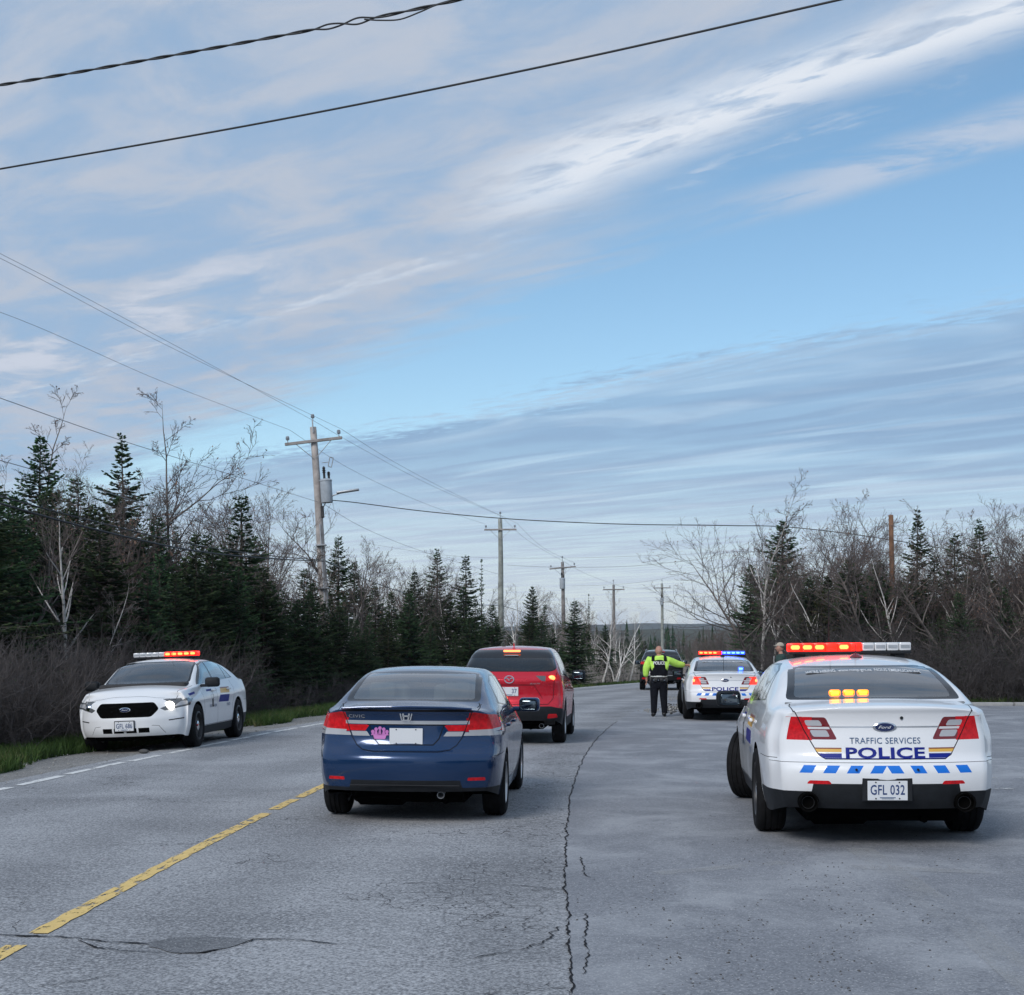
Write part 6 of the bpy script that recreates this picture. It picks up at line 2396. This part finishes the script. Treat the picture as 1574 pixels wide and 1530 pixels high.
m.box((0, .02 - off, .362), (1.0, .02, .007), bev=.002)
ob('bumper_line', m.mesh('bumper_line', M_RIMK), car)
m = MB(); m.lathe([(.03, 0), (.034, 0), (.034, .18), (.03, .18)], n=16, axis='y')
ob('exhaust_pipe', m.mesh('exhaust_pipe', M_STEEL, smooth=True), car, loc=(.32, .12 - off, .265), rot=(.25, 0, 0))
for s in (-1, 1):
    for y in (1.35, 2.25):
        m = MB(); m.box((s * .868, y - off, .86), (.035, .2, .03), bev=.012, seg=2)
        ob('door_handle', m.mesh('door_handle', M_BPAINT, smooth=True), car)
m = MB(); m.box((0, 3.3 - off, 1.18), (.24, .03, .07), bev=.015, seg=2)
ob('rear_view_mirror', m.mesh('rear_view_mirror', M_TRIM), car)
place_car(car, -.98, 12.93, .062, z=.002, roll=RAD(.3), half=off)

# ---------------------------------------------------------------- red crossover, and a black one far off
XL = 4.555
X_TAB = [
    (0.00, .42, .76, .58, .83, .86, .845, 1.06, .80, 1.10, .76, 1.125),
    (0.08, .40, .80, .57, .86, .87, .87, 1.09, .835, 1.16, .775, 1.19),
    (0.25, .37, .85, .54, .885, .90, .90, 1.13, .865, 1.33, .73, 1.365),
    (0.45, .34, .87, .52, .90, .92, .913, 1.145, .878, 1.49, .705, 1.515),
    (0.65, .30, .88, .50, .905, .92, .918, 1.145, .882, 1.595, .685, 1.622),
    (0.95, .28, .88, .48, .905, .92, .918, 1.14, .885, 1.648, .665, 1.685),
    (1.70, .25, .88, .46, .90, .90, .912, 1.115, .885, 1.665, .655, 1.71),
    (2.40, .25, .88, .46, .90, .89, .912, 1.085, .885, 1.645, .655, 1.69),
    (2.80, .25, .88, .46, .90, .88, .912, 1.07, .885, 1.54, .645, 1.61),
    (3.30, .25, .88, .46, .905, .87, .915, 1.045, .875, 1.26, .725, 1.315),
    (3.62, .26, .88, .46, .91, .85, .918, 1.02, .865, 1.08, .78, 1.125),
    (4.00, .28, .84, .47, .87, .80, .88, .96, .82, .975, .75, 1.03),
    (4.555, .34, .74, .50, .80, .70, .82, .82, .74, .83, .68, .86)]
X_REAR = [(.3, .16), (.40, .08), (.52, .02), (.62, .0), (.70, .015), (.76, .05), (.88, .065), (1.0, .05), (1.08, .025), (1.14, .03), (1.3, .05)]
X_FRONT = [(.3, .12), (.4, .03), (.5, 0), (.65, .02), (.8, .08), (.95, .2)]
X_AX = [(.925, .395, .362), (3.625, .395, .362)]


def crossover(paint, name, label, lit, badge, sf=1.0):
    B = Body(XL, X_TAB, X_REAR, X_FRONT, .19, .42, X_AX, sh=.35)
    B.gap = B.new_tag('gap', M_GAP)
    hw = lambda c: c.z > 1.16
    B.single(rpoly([(-.80, 1.30), (-.70, 1.255), (.70, 1.255), (.80, 1.30), (.69, 1.635), (-.69, 1.635)], .06), 'r', 'rear_window_border', M_FRIT, cond=hw, nmin=.05)
    B.single(rpoly([(-.765, 1.31), (-.68, 1.272), (.68, 1.272), (.765, 1.31), (.725, 1.49), (-.725, 1.49)], .05), 'r', 'rear_window', M_DGLASS, cond=hw, nmin=.05)
    B.single(rpoly([(-.72, 1.12), (.72, 1.12), (.60, 1.59), (-.60, 1.59)], .05), 'f', 'windshield', M_GLASS, cond=lambda c: c.y < 3.8)
    up = lambda c: c.z > 1.06
    B.both([(.52, 1.30), (.60, 1.20), (3.50, 1.07), (3.30, 1.20), (2.86, 1.50), (2.45, 1.585), (1.2, 1.60), (.80, 1.55)], 'window_frame', M_FRIT, cond=up)
    B.both([(2.10, 1.145), (3.34, 1.09), (2.82, 1.482), (2.45, 1.565), (2.10, 1.575)], 'side_window', M_DGLASS, cond=up)
    B.both([(1.12, 1.19), (2.02, 1.15), (2.02, 1.575), (1.2, 1.58), (1.12, 1.57)], 'side_window', M_DGLASS, cond=up)
    B.both([(.70, 1.23), (1.05, 1.20), (1.05, 1.57), (.86, 1.54)], 'quarter_window', M_DGLASS, cond=up)
    lw = B.new_tag('lower_bumper', M_TRIM)
    B.carve([(-1, .2), (1, .2), (1, .60), (.7, .665), (-.7, .665), (-1, .60)], 'r', lw, cond=lambda c: c.y < .6, nmin=.05)
    for sd in 'LR':
        B.carve([(-.1, .2), (.60, .2), (.56, .58), (-.1, .60)], sd, lw)
        B.carve([(1.3, .2), (3.25, .2), (3.25, .43), (1.3, .43)], sd, lw)
        for yc, R_, zc in X_AX:       # black arch trims
            for a0, a1 in zip(np.linspace(0, math.pi, 11)[:-1], np.linspace(0, math.pi, 11)[1:]):
                q = lambda r, a: (yc + r * math.cos(a), zc + r * math.sin(a))
                B.carve([q(.39, a0), q(.455, a0), q(.455, a1), q(.39, a1)], sd, lw)
        B.seam([(2.06, .45), (2.06, 1.12)], sd, .008)
        B.seam([(1.30, .48), (1.42, .75), (1.16, .98), (1.08, 1.17)], sd, .008)
        B.seam([(3.22, .45), (3.30, .8), (3.40, 1.04)], sd, .008)
    for s in (1, -1):
        f = lambda P: [(s * x, z) for x, z in P]
        sd = 'R' if s > 0 else 'L'
        t = B.new_tag('tail_lamp', M_LRED)
        B.carve(f([(.60, 1.085), (.95, 1.10), (.95, 1.205), (.60, 1.195)]), 'r', t, cond=lambda c: c.y < .5, nmin=.1)
        B.carve([(0, 1.09), (.55, 1.16), (.50, 1.19), (.0, 1.205)], sd, t, nmin=.4)
        t = B.new_tag('reversing_lens', M_LDRK)
        B.carve(f([(.55, 1.10), (.615, 1.09), (.615, 1.185), (.44, 1.19)]), 'r', t, cond=lambda c: c.y < .5)
        t = B.new_tag('fog_reflector', M_LRED)
        B.carve(rpoly(f([(.64, .455), (.82, .47), (.80, .535), (.66, .535)]), .02), 'r', t, nmin=.05)
    gate = [(-.80, 1.24), (-.76, 1.09), (-.74, .80), (-.66, .70), (.66, .70), (.74, .80), (.76, 1.09), (.80, 1.24)]
    B.seam(gate, 'r', .010, cond=lambda c: c.y < .6)
    B.seam([(-.42, 1.03), (.42, 1.03)], 'r', .012, cond=lambda c: c.y < .5)
    B.seam([(.42, 1.03), (.56, .80)], 'r', .008, cond=lambda c: c.y < .5)
    B.seam([(-.42, 1.03), (-.56, .80)], 'r', .008, cond=lambda c: c.y < .5)
    h = {'em': B.hit(0, 1.125, 'r')[0].y, 'pl': B.hit(0, .92, 'r')[0].y, 'tl': B.hit(.71, 1.148, 'r')[0].y, 'bd': B.hit(.42, 1.06, 'r')[0].y}
    dec = None
    if badge:
        V, me = text_mesh('SKYACTIV', .024, .17, .008)
        dec = B.decal(V, me, .44, 1.055, 'r', M_CHROME, 'lettering', off=.006)
    off = XL / 2
    root = ob(name, None, label=label, cat='car')
    for nm, me in B.finish(paint):
        ob(nm, me, root, loc=(0, -off, 0))
    if dec:
        ob('lettering', dec, root, loc=(0, -off, 0))
    add_wheels(root, off, X_AX, 1.60, wheel_meshes(.360, .225, .215, M_RIMS, 'seven'), .36, 0)
    mirror_pair(root, off, 3.28, 1.155, 1.03, (.26, .14, .19), paint if not badge else M_TRIM, M_MIRG)
    interior(root, off, .75, 3.25, .80, 1.16, 1.62, M_INT)
    underbody(root, off, XL, .90, .24, X_AX)
    plate_obj(root, off, (0, h['pl'] - .014 - off, .92), ' 37' if badge else '')
    m = MB(); m.box((0, .535 - off, 1.612), (.30, .03, .034), bev=.010)
    ob('brake_lamp', m.mesh('brake_lamp', G_TAILC if lit else M_LRED), root)
    m = MB(); m.box((0, .455 - off, 1.535), (.24, .02, .02), bev=.004)
    ob('wiper_base', m.mesh('wiper_base', M_STEEL), root)
    m = MB(); m.poly([(0, 0, 0), (.0, .16, 0), (.0, .14, .045), (.0, .02, .085)], (.014, 0, 0)); m.box((.007, .08, 0), (.06, .16, .012), bev=.004)
    ob('fin_antenna', m.mesh('fin_antenna', paint), root, loc=(0, .80 - off, 1.665))
    if badge:
        m = MB()
        rr = [(.078 * math.cos(a), .062 * math.sin(a)) for a in np.linspace(0, 2 * math.pi, 29)[:-1]]
        m.tube([(x, 0, z) for x, z in rr + rr[:1]], .009, 6)
        m.tube([(-.074, 0, .018), (-.045, 0, .024), (-.02, 0, .012), (0, 0, -.022), (.02, 0, .012), (.045, 0, .024), (.074, 0, .018)], .008, 6)
        ob('badge', m.mesh('badge', M_CHROME, smooth=True), root, loc=(0, h['em'] - .010 - off, 1.125))
        # small green ornaments hanging inside the rear window
        m = MB(); m.sphere((0, 0, 0), .03, (1, .4, 1.2), 8, 6); m.sphere((.12, 0, .01), .022, (.6, .4, 1.4), 8, 6); m.sphere((.09, 0, -.12), .018, (.7, .4, 1.4), 8, 6)
        m.cyl((.0, 0, .03), (0, 0, .12), .003, n=5); m.cyl((.12, 0, .03), (.12, 0, .12), .003, n=5)
        ob('hanging_ornament', m.mesh('hanging_ornament', pbr('pale_green_plastic', (.35, .55, .35))), root, loc=(.08, .85 - off, 1.42))
    for s in (-1, 1):
        if lit:
            m = MB(); m.sphere((s * .715, h['tl'] + .006 - off, 1.148), .062, (1, .45, .75), 14, 10)
            ob('lit_tail_lamp', m.mesh('lit_tail_lamp', G_TAILC, smooth=True), root)
        for y in (1.38, 2.30):
            m = MB(); m.box((s * .912, y - off, .99), (.035, .22, .03), bev=.012, seg=2)
            ob('door_handle', m.mesh('door_handle', paint, smooth=True), root)
        m = MB(); m.lathe([(.036, 0), (.042, 0), (.042, .16), (.036, .16)], n=16, axis='y')
        ob('exhaust_pipe', m.mesh('exhaust_pipe', M_CHROME, smooth=True), root, loc=(s * .55, .07 - off, .335))
    if not badge:
        for s in (-1, 1):
            m = MB(); m.tube([(s * .66, .7 - off, 1.63), (s * .64, 1.0 - off, 1.71), (s * .63, 2.4 - off, 1.72), (s * .64, 2.75 - off, 1.62)], .018, 8)
            ob('roof_rail', m.mesh('roof_rail', M_STEEL, smooth=True), root)
        m = MB(); m.box((0, h['em'] - .008 - off, 1.06), (1.1, .02, .045), bev=.006)
        ob('chrome_bar', m.mesh('chrome_bar', M_CHROME), root)
        m = MB(); m.box((0, .01 - off, .62), (1.3, .02, .03), bev=.006)
        ob('bumper_strip', m.mesh('bumper_strip', M_STEEL), root)
    root.scale = (sf, sf, sf)
    return root


rd = crossover(M_RPAINT, 'red_crossover', 'red crossover waiting in the lane ahead of the blue sedan, brake lamps lit', True, True)
place_car(rd, -.05, 24.29, .0945, z=.0, half=XL / 2)
bk = crossover(M_KPAINT, 'black_crossover', 'black crossover far ahead at the bend behind the standing officer', False, False, 1.03)
place_car(bk, 6.45, 61.5, .10, z=.0, half=XL / 2)

# ------------------------------------------------------------------ people
M_SKIN = noisy(pbr('skin', (0.42, 0.22, 0.16), rough=.6), 12, .12)
M_HIVIS = noisy(pbr('hi_vis_cloth', (0.50, 0.82, 0.12), rough=.8), 9, .16, .3)
M_NAVYC = noisy(pbr('navy_cloth', (0.006, 0.007, 0.011), rough=.95, spec=.2), 10, .3, .3)
M_BOOT = pbr('black_boot', (0.012, 0.012, 0.013), rough=.45)
M_REFL = pbr('silver_tape', (0.62, 0.64, 0.62), rough=.35)
M_STRIPE = pbr('tan_trouser_stripe', (0.42, 0.31, 0.13), rough=.8)
M_GREENC = noisy(pbr('dark_green_cloth', (0.022, 0.05, 0.045), rough=.9), 10, .25, .3)
M_CAP = noisy(pbr('beige_cap', (0.42, 0.37, 0.30), rough=.85), 10, .15)
M_HAIR = pbr('grey_brown_hair', (0.10, 0.075, 0.055), rough=.8)


def limbs(name, joints, bones, mat, root_i=0, levels=2):
    keys = list(joints)
    V = [joints[k][0] for k in keys]
    Rr = [joints[k][1] for k in keys]
    E = [(keys.index(a), keys.index(b)) for a, b in bones]
    return skin_mesh(name, V, E, Rr, mat, root_i, levels)


def hand_bits(bones, joints, wrist, d, up, s, pre):
    """palm and five fingers grown from a wrist; d: pointing direction"""
    d = Vector(d).normalized(); up = Vector(up); side = d.cross(up).normalized() * s; up = side.cross(d).normalized() * (1 if s > 0 else -1)
    w = Vector(wrist)
    j = {pre + 'palm': (tuple(w + d * .06), (.020, .036))}
    bones.append((pre + 'wrist', pre + 'palm'))
    for i, (o, l) in enumerate(((-.03, .070), (-.010, .082), (.011, .076), (.030, .058))):
        a = w + d * .095 + side * o
        b = a + d * l * .55 - up * .008
        c = b + d * l * .45 - up * .022
        for nm, p, r in (('a', a, .0095), ('b', b, .0085), ('c', c, .0075)):
            j[f'{pre}f{i}{nm}'] = (tuple(p), r)
        bones += [(pre + 'palm', f'{pre}f{i}a'), (f'{pre}f{i}a', f'{pre}f{i}b'), (f'{pre}f{i}b', f'{pre}f{i}c')]
    a = w + d * .045 - side * .036; b = a + d * .035 - side * .02 - up * .01
    j[pre + 't0'] = (tuple(a), .011); j[pre + 't1'] = (tuple(b), .009)
    bones += [(pre + 'palm', pre + 't0'), (pre + 't0', pre + 't1')]
    joints.update(j)


def head_mesh(H=.255):
    """head facing +y with brow, nose, chin, eyes sockets"""
    m = MB()
    bmesh.ops.create_uvsphere(m.bm, u_segments=24, v_segments=18, radius=1)
    for v in m.bm.verts:
        x, y, z = v.co
        w = .084 * (1 - .18 * max(0, -z))
        v.co = Vector((x * w, y * .098 + (.012 if z < 0 and y > 0 else 0), z * H / 2))
        if y > 0:
            zz_ = z
            nose = math.exp(-((x / .20) ** 2) - ((zz_ + .12) / .22) ** 2)
            eye = math.exp(-(((abs(x) - .42) / .2) ** 2) - ((zz_ - .08) / .12) ** 2)
            chin = math.exp(-((x / .4) ** 2) - ((zz_ + .85) / .2) ** 2)
            mouth = math.exp(-((x / .35) ** 2) - ((zz_ + .48) / .07) ** 2)
            v.co.y += .026 * nose - .010 * eye + .012 * chin - .006 * mouth
        elif z < -.4:
            v.co.y += .03 * (-z - .4)
    for s in (-1, 1):
        m.sphere((s * .080, -.004, -.005), .030, (.35, .6, 1.05), 10, 8)
    return m


# --- the officer: back to the camera, right arm stretched to the police car
def officer(X, D, th):
    root = ob('person', None, loc=(X, D, float(gz(X, D))), rot=(0, 0, -th), label='balding officer from behind in hi-vis shirt and dark POLICE vest, right arm stretched out', cat='person')
    root.scale = (1.06, 1.06, .985)
    sh_l, sh_r = (-.19, 0, 1.46), (.19, 0, 1.46)
    el_l, wr_l = (-.275, -.02, 1.20), (-.285, .04, .965)
    el_r, wr_r = (.42, .10, 1.33), (.66, .20, 1.30)
    J = {'pelvis': ((0, 0, .95), (.15, .10)), 'belly': ((0, .0, 1.10), (.155, .115)), 'chest': ((0, 0, 1.33), (.165, .115)), 'neckb': ((0, 0, 1.49), (.075, .065)), 'neck': ((0, .01, 1.56), .058), 'headb': ((0, .02, 1.62), .055),
         'shl': (sh_l, .062), 'ell': (el_l, .046), 'lwrist': (wr_l, .03), 'shr': (sh_r, .062), 'elr': (el_r, .046), 'rwrist': (wr_r, .03),
         'hipl': ((-.095, 0, .88), .088), 'knl': ((-.115, .01, .50), .060), 'anl': ((-.125, -.02, .10), .042), 'toel': ((-.14, .13, .045), .036),
         'hipr': ((.095, 0, .88), .088), 'knr': ((.105, .01, .50), .060), 'anr': ((.115, -.02, .10), .042), 'toer': ((.15, .13, .045), .036)}
    Bn = [('pelvis', 'belly'), ('belly', 'chest'), ('chest', 'neckb'), ('neckb', 'neck'), ('neck', 'headb'), ('chest', 'shl'), ('shl', 'ell'), ('ell', 'lwrist'), ('chest', 'shr'), ('shr', 'elr'), ('elr', 'rwrist'),
          ('pelvis', 'hipl'), ('hipl', 'knl'), ('knl', 'anl'), ('anl', 'toel'), ('pelvis', 'hipr'), ('hipr', 'knr'), ('knr', 'anr'), ('anr', 'toer')]
    hand_bits(Bn, J, wr_r, (.9, .3, .12), (0, 0, 1), 1, 'r')
    hand_bits(Bn, J, wr_l, (0, .12, -1), (1, 0, 0), -1, 'l')
    ob('body', limbs('body', J, Bn, M_SKIN), root)
    hm = head_mesh(); ob('head', hm.mesh('head', M_SKIN, smooth=True), root, loc=(0, .03, 1.665), rot=(-.10, 0, -.12))
    # cropped hair at the back and sides
    m = MB(); bmesh.ops.create_uvsphere(m.bm, u_segments=20, v_segments=12, radius=1)
    for v in m.bm.verts:
        v.co = Vector((v.co.x * .0795, v.co.y * .0995, v.co.z * .05))
    bmesh.ops.delete(m.bm, geom=[v for v in m.bm.verts if v.co.y > .035], context='VERTS')
    ob('hair', m.mesh('hair', noisy(pbr('grey_stubble', (.34, .22, .17), rough=.8), 40, .2), smooth=True), root, loc=(0, .027, 1.652))
    # trousers
    T = {'p': ((0, 0, .99), (.205, .150)), 'p2': ((0, 0, .90), (.205, .150)), 'hl': ((-.10, 0, .80), .128), 'kl': ((-.112, .01, .50), .094), 'al': ((-.116, -.01, .16), .076), 'bl': ((-.118, -.01, .06), .074), 'hr': ((.10, 0, .80), .128), 'kr': ((.112, .02, .50), .094), 'ar': ((.132, .00, .16), .076), 'br': ((.136, .00, .06), .074)}
    ob('trousers', limbs('trousers', T, [('p', 'p2'), ('p2', 'hl'), ('hl', 'kl'), ('kl', 'al'), ('al', 'bl'), ('p2', 'hr'), ('hr', 'kr'), ('kr', 'ar'), ('ar', 'br')], M_NAVYC), root)
    m = MB(); m.tube([(.200, -.02, .84), (.188, -.01, .6), (.184, -.005, .5), (.186, -.01, .10)], .013, 6)
    ob('trouser_stripe', m.mesh('trouser_stripe', M_STRIPE, smooth=True), root)
    for s in (-1, 1):
        Bt = {'a': ((s * .12, -.035, .12), .060), 'b': ((s * .122, -.03, .055), .056), 'c': ((s * .135, .07, .045), .048), 'd': ((s * .15, .15, .038), .038)}
        ob('boot', limbs('boot', Bt, [('a', 'b'), ('b', 'c'), ('c', 'd')], M_BOOT), root)
    # hi-vis shirt
    S = {'b': ((0, 0, 1.02), (.200, .150)), 'm': ((0, 0, 1.15), (.205, .155)), 'c': ((0, 0, 1.34), (.215, .155)), 'u': ((0, .0, 1.46), (.150, .110)), 'n': ((0, .01, 1.56), (.085, .078)),
         'sl': ((-.225, 0, 1.44), .108), 'el': ((-.300, -.015, 1.22), .092), 'wl': ((-.302, .03, 1.0), .066), 'sr': ((.225, 0.005, 1.44), .108), 'er': ((.42, .10, 1.335), .098), 'wr': ((.625, .188, 1.303), .070)}
    ob('shirt', limbs('shirt', S, [('c', 'm'), ('m', 'b'), ('c', 'u'), ('u', 'n'), ('c', 'sl'), ('sl', 'el'), ('el', 'wl'), ('c', 'sr'), ('sr', 'er'), ('er', 'wr')], M_HIVIS), root)
    Vv = {'0': ((0, 0, .99), (.222, .172)), 'a': ((0, 0, 1.06), (.225, .176)), 'b': ((0, 0, 1.20), (.228, .180)), 'c': ((0, -.002, 1.36), (.215, .180)), 'd': ((0, -.004, 1.47), (.165, .155))}
    vest = ob('vest', limbs('vest', Vv, [('b', 'a'), ('a', '0'), ('b', 'c'), ('c', 'd')], M_NAVYC), root)
    for s in (-1, 1):
        m = MB(); m.tube([(s * .145, -.140, 1.42), (s * .14, -.085, 1.51), (s * .13, .03, 1.53), (s * .13, .12, 1.43)], .036, 8)
        ob('vest_strap', m.mesh('vest_strap', M_NAVYC, smooth=True), root)
    V, me = text_mesh('POLICE', .080, .27, .024)
    bv = BVHTree.FromPolygons([tuple(v.co) for v in vest.data.vertices], [tuple(p.vertices) for p in vest.data.polygons])
    out = []
    for x, y, _ in V:
        h = bv.ray_cast(Vector((x, -1, 1.36 + y)), Vector((0, 1, 0)))[0]
        out.append((x, (h.y if h else -.15) - .014, 1.36 + y))
    m2 = me.copy(); m2.name = 'vest_lettering'
    m2.vertices.foreach_set('co', np.array(out, dtype=np.float32).ravel())
    m2.materials.clear(); m2.materials.append(M_WLETTER)
    ob('vest_lettering', m2, vest)
    m = MB(); m.lathe([(.196, -.026), (.200, 0), (.196, .026), (.18, .026), (.18, -.026)], n=28, axis='z')
    b = ob('reflective_band', m.mesh('reflective_band', M_REFL, smooth=True), root, loc=(0, 0, 1.035)); b.scale = (1, .78, 1)
    m = MB(); m.lathe([(.192, -.028), (.196, 0), (.192, .028), (.175, .028), (.175, -.028)], n=28, axis='z')
    b = ob('duty_belt', m.mesh('duty_belt', M_BOOT, smooth=True), root, loc=(0, 0, .975)); b.scale = (1, .8, 1)
    for x, y, sz in ((-.19, .0, (.06, .10, .24)), (.175, -.07, (.06, .07, .11)), (.06, -.15, (.09, .05, .08)), (-.09, -.145, (.08, .05, .09))):
        m = MB(); m.box((x, y, .95 - sz[2] * .25), sz, bev=.015, seg=2)
        ob('belt_pouch', m.mesh('belt_pouch', M_BOOT, smooth=True), root)
    for x in (-.13, .12, -.02):
        m = MB(); m.cyl((x, -.165, .93), (x, -.172, .93), .017, n=10)
        ob('keys', m.mesh('keys', M_CHROME), root)
    return root


officer(3.66, 35.5, .05)


# --- the man with the cap, seen between the two police cars, facing left
def capman(X, D, th):
    root = ob('person', None, loc=(X, D, float(gz(X, D))), rot=(0, 0, -th), label='man in beige cap and dark green shirt behind the nearest police car, facing left', cat='person')
    J = {'pelvis': ((0, 0, .97), (.15, .11)), 'chest': ((0, 0, 1.36), (.17, .12)), 'neckb': ((0, 0, 1.52), (.07, .06)), 'headb': ((0, .02, 1.65), .055),
         'shl': ((-.20, 0, 1.48), .06), 'ell': ((-.27, .02, 1.22), .046), 'lwrist': ((-.24, .16, 1.02), .03), 'shr': ((.20, 0, 1.48), .06), 'elr': ((.27, .02, 1.22), .046), 'rwrist': ((.24, .16, 1.02), .03),
         'hipl': ((-.095, 0, .9), .09), 'knl': ((-.11, .01, .5), .06), 'anl': ((-.12, -.02, .1), .042), 'toel': ((-.13, .13, .045), .036),
         'hipr': ((.095, 0, .9), .09), 'knr': ((.11, .01, .5), .06), 'anr': ((.12, -.02, .1), .042), 'toer': ((.13, .13, .045), .036)}
    Bn = [('pelvis', 'chest'), ('chest', 'neckb'), ('neckb', 'headb'), ('chest', 'shl'), ('shl', 'ell'), ('ell', 'lwrist'), ('chest', 'shr'), ('shr', 'elr'), ('elr', 'rwrist'),
          ('pelvis', 'hipl'), ('hipl', 'knl'), ('knl', 'anl'), ('anl', 'toel'), ('pelvis', 'hipr'), ('hipr', 'knr'), ('knr', 'anr'), ('anr', 'toer')]
    hand_bits(Bn, J, (-.24, .16, 1.02), (.2, .6, -.6), (0, .6, .6), -1, 'l')
    hand_bits(Bn, J, (.24, .16, 1.02), (-.2, .6, -.6), (0, .6, .6), 1, 'r')
    ob('body', limbs('body', J, Bn, M_SKIN), root)
    ob('head', head_mesh().mesh('head', M_SKIN, smooth=True), root, loc=(0, .03, 1.735))
    m = MB(); bmesh.ops.create_uvsphere(m.bm, u_segments=20, v_segments=12, radius=1)
    for v in m.bm.verts:
        v.co = Vector((v.co.x * .083, v.co.y * .102, v.co.z * .085))
    bmesh.ops.delete(m.bm, geom=[v for v in m.bm.verts if v.co.y > .03 or v.co.z > .03], context='VERTS')
    ob('hair', m.mesh('hair', M_HAIR, smooth=True), root, loc=(0, .02, 1.755))
    m = MB(); bmesh.ops.create_uvsphere(m.bm, u_segments=20, v_segments=12, radius=1)
    for v in m.bm.verts:
        v.co = Vector((v.co.x * .088, v.co.y * .108, max(v.co.z, -.05) * .092))
    m.poly([(x * .075, .095 + .085 * (1 - x * x), -.004 - .012 * abs(x)) for x in np.linspace(-1, 1, 9)] + [(.075, .05, 0), (-.075, .05, 0)], (0, 0, .008))
    ob('cap', m.mesh('cap', M_CAP, smooth=True), root, loc=(0, .028, 1.785), rot=(.06, 0, 0))
    S = {'b': ((0, 0, 1.0), (.20, .15)), 'c': ((0, 0, 1.38), (.23, .165)), 'u': ((0, 0, 1.5), (.16, .12)), 'n': ((0, .005, 1.585), (.09, .08)), 'sl': ((-.235, 0, 1.46), .11), 'el': ((-.285, .02, 1.22), .09), 'sr': ((.235, 0, 1.46), .11), 'er': ((.285, .02, 1.22), .09)}
    ob('shirt', limbs('shirt', S, [('c', 'b'), ('c', 'u'), ('u', 'n'), ('c', 'sl'), ('sl', 'el'), ('c', 'sr'), ('sr', 'er')], M_GREENC), root)
    T = {'p': ((0, 0, .99), (.20, .15)), 'p2': ((0, 0, .92), (.20, .15)), 'hl': ((-.095, 0, .82), .125), 'kl': ((-.11, .01, .5), .10), 'al': ((-.12, -.01, .07), .09), 'hr': ((.095, 0, .82), .125), 'kr': ((.11, .01, .5), .10), 'ar': ((.12, -.01, .07), .09)}
    ob('trousers', limbs('trousers', T, [('p', 'p2'), ('p2', 'hl'), ('hl', 'kl'), ('kl', 'al'), ('p2', 'hr'), ('hr', 'kr'), ('kr', 'ar')], M_NAVYC), root)
    m = MB(); m.tube([(.30, .03, 1.23), (.285, .09, 1.12), (.25, .15, 1.03)], .043, 8)
    m = MB(); m.box((-.10, .175, 1.30), (.06, .012, .42), bev=.004)
    ob('white_panel', m.mesh('white_panel', M_WLETTER), root)
    for s in (-1, 1):
        Bt = {'a': ((s * .12, -.03, .09), .056), 'b': ((s * .122, -.03, .05), .052), 'c': ((s * .13, .15, .038), .038)}
        ob('boot', limbs('boot', Bt, [('a', 'b'), ('b', 'c')], M_BOOT), root)
    return root


capman(7.18, 38.0, -1.25)

# ------------------------------------------------------------------ the air: one closed box of thin haze round everything
m = MB()
m.box((0, 2990, 64), (11600, 6200, 134))
hz = bpy.data.materials.new('haze')
hz.use_nodes = True
for n in list(hz.node_tree.nodes):
    hz.node_tree.nodes.remove(n)
_o = hz.node_tree.nodes.new('ShaderNodeOutputMaterial')
_v = hz.node_tree.nodes.new('ShaderNodeVolumePrincipled')
_v.inputs['Color'].default_value = (0.82, 0.89, 1.0, 1)
_v.inputs['Density'].default_value = 0.00011
_v.inputs['Anisotropy'].default_value = 0.2
hz.node_tree.links.new(_v.outputs[0], _o.inputs['Volume'])
try:
    hz.volume_sampling = 'MULTIPLE_IMPORTANCE'
except Exception:
    pass
ob('haze', m.mesh('haze', hz), kind='stuff', label='thin bluish air')
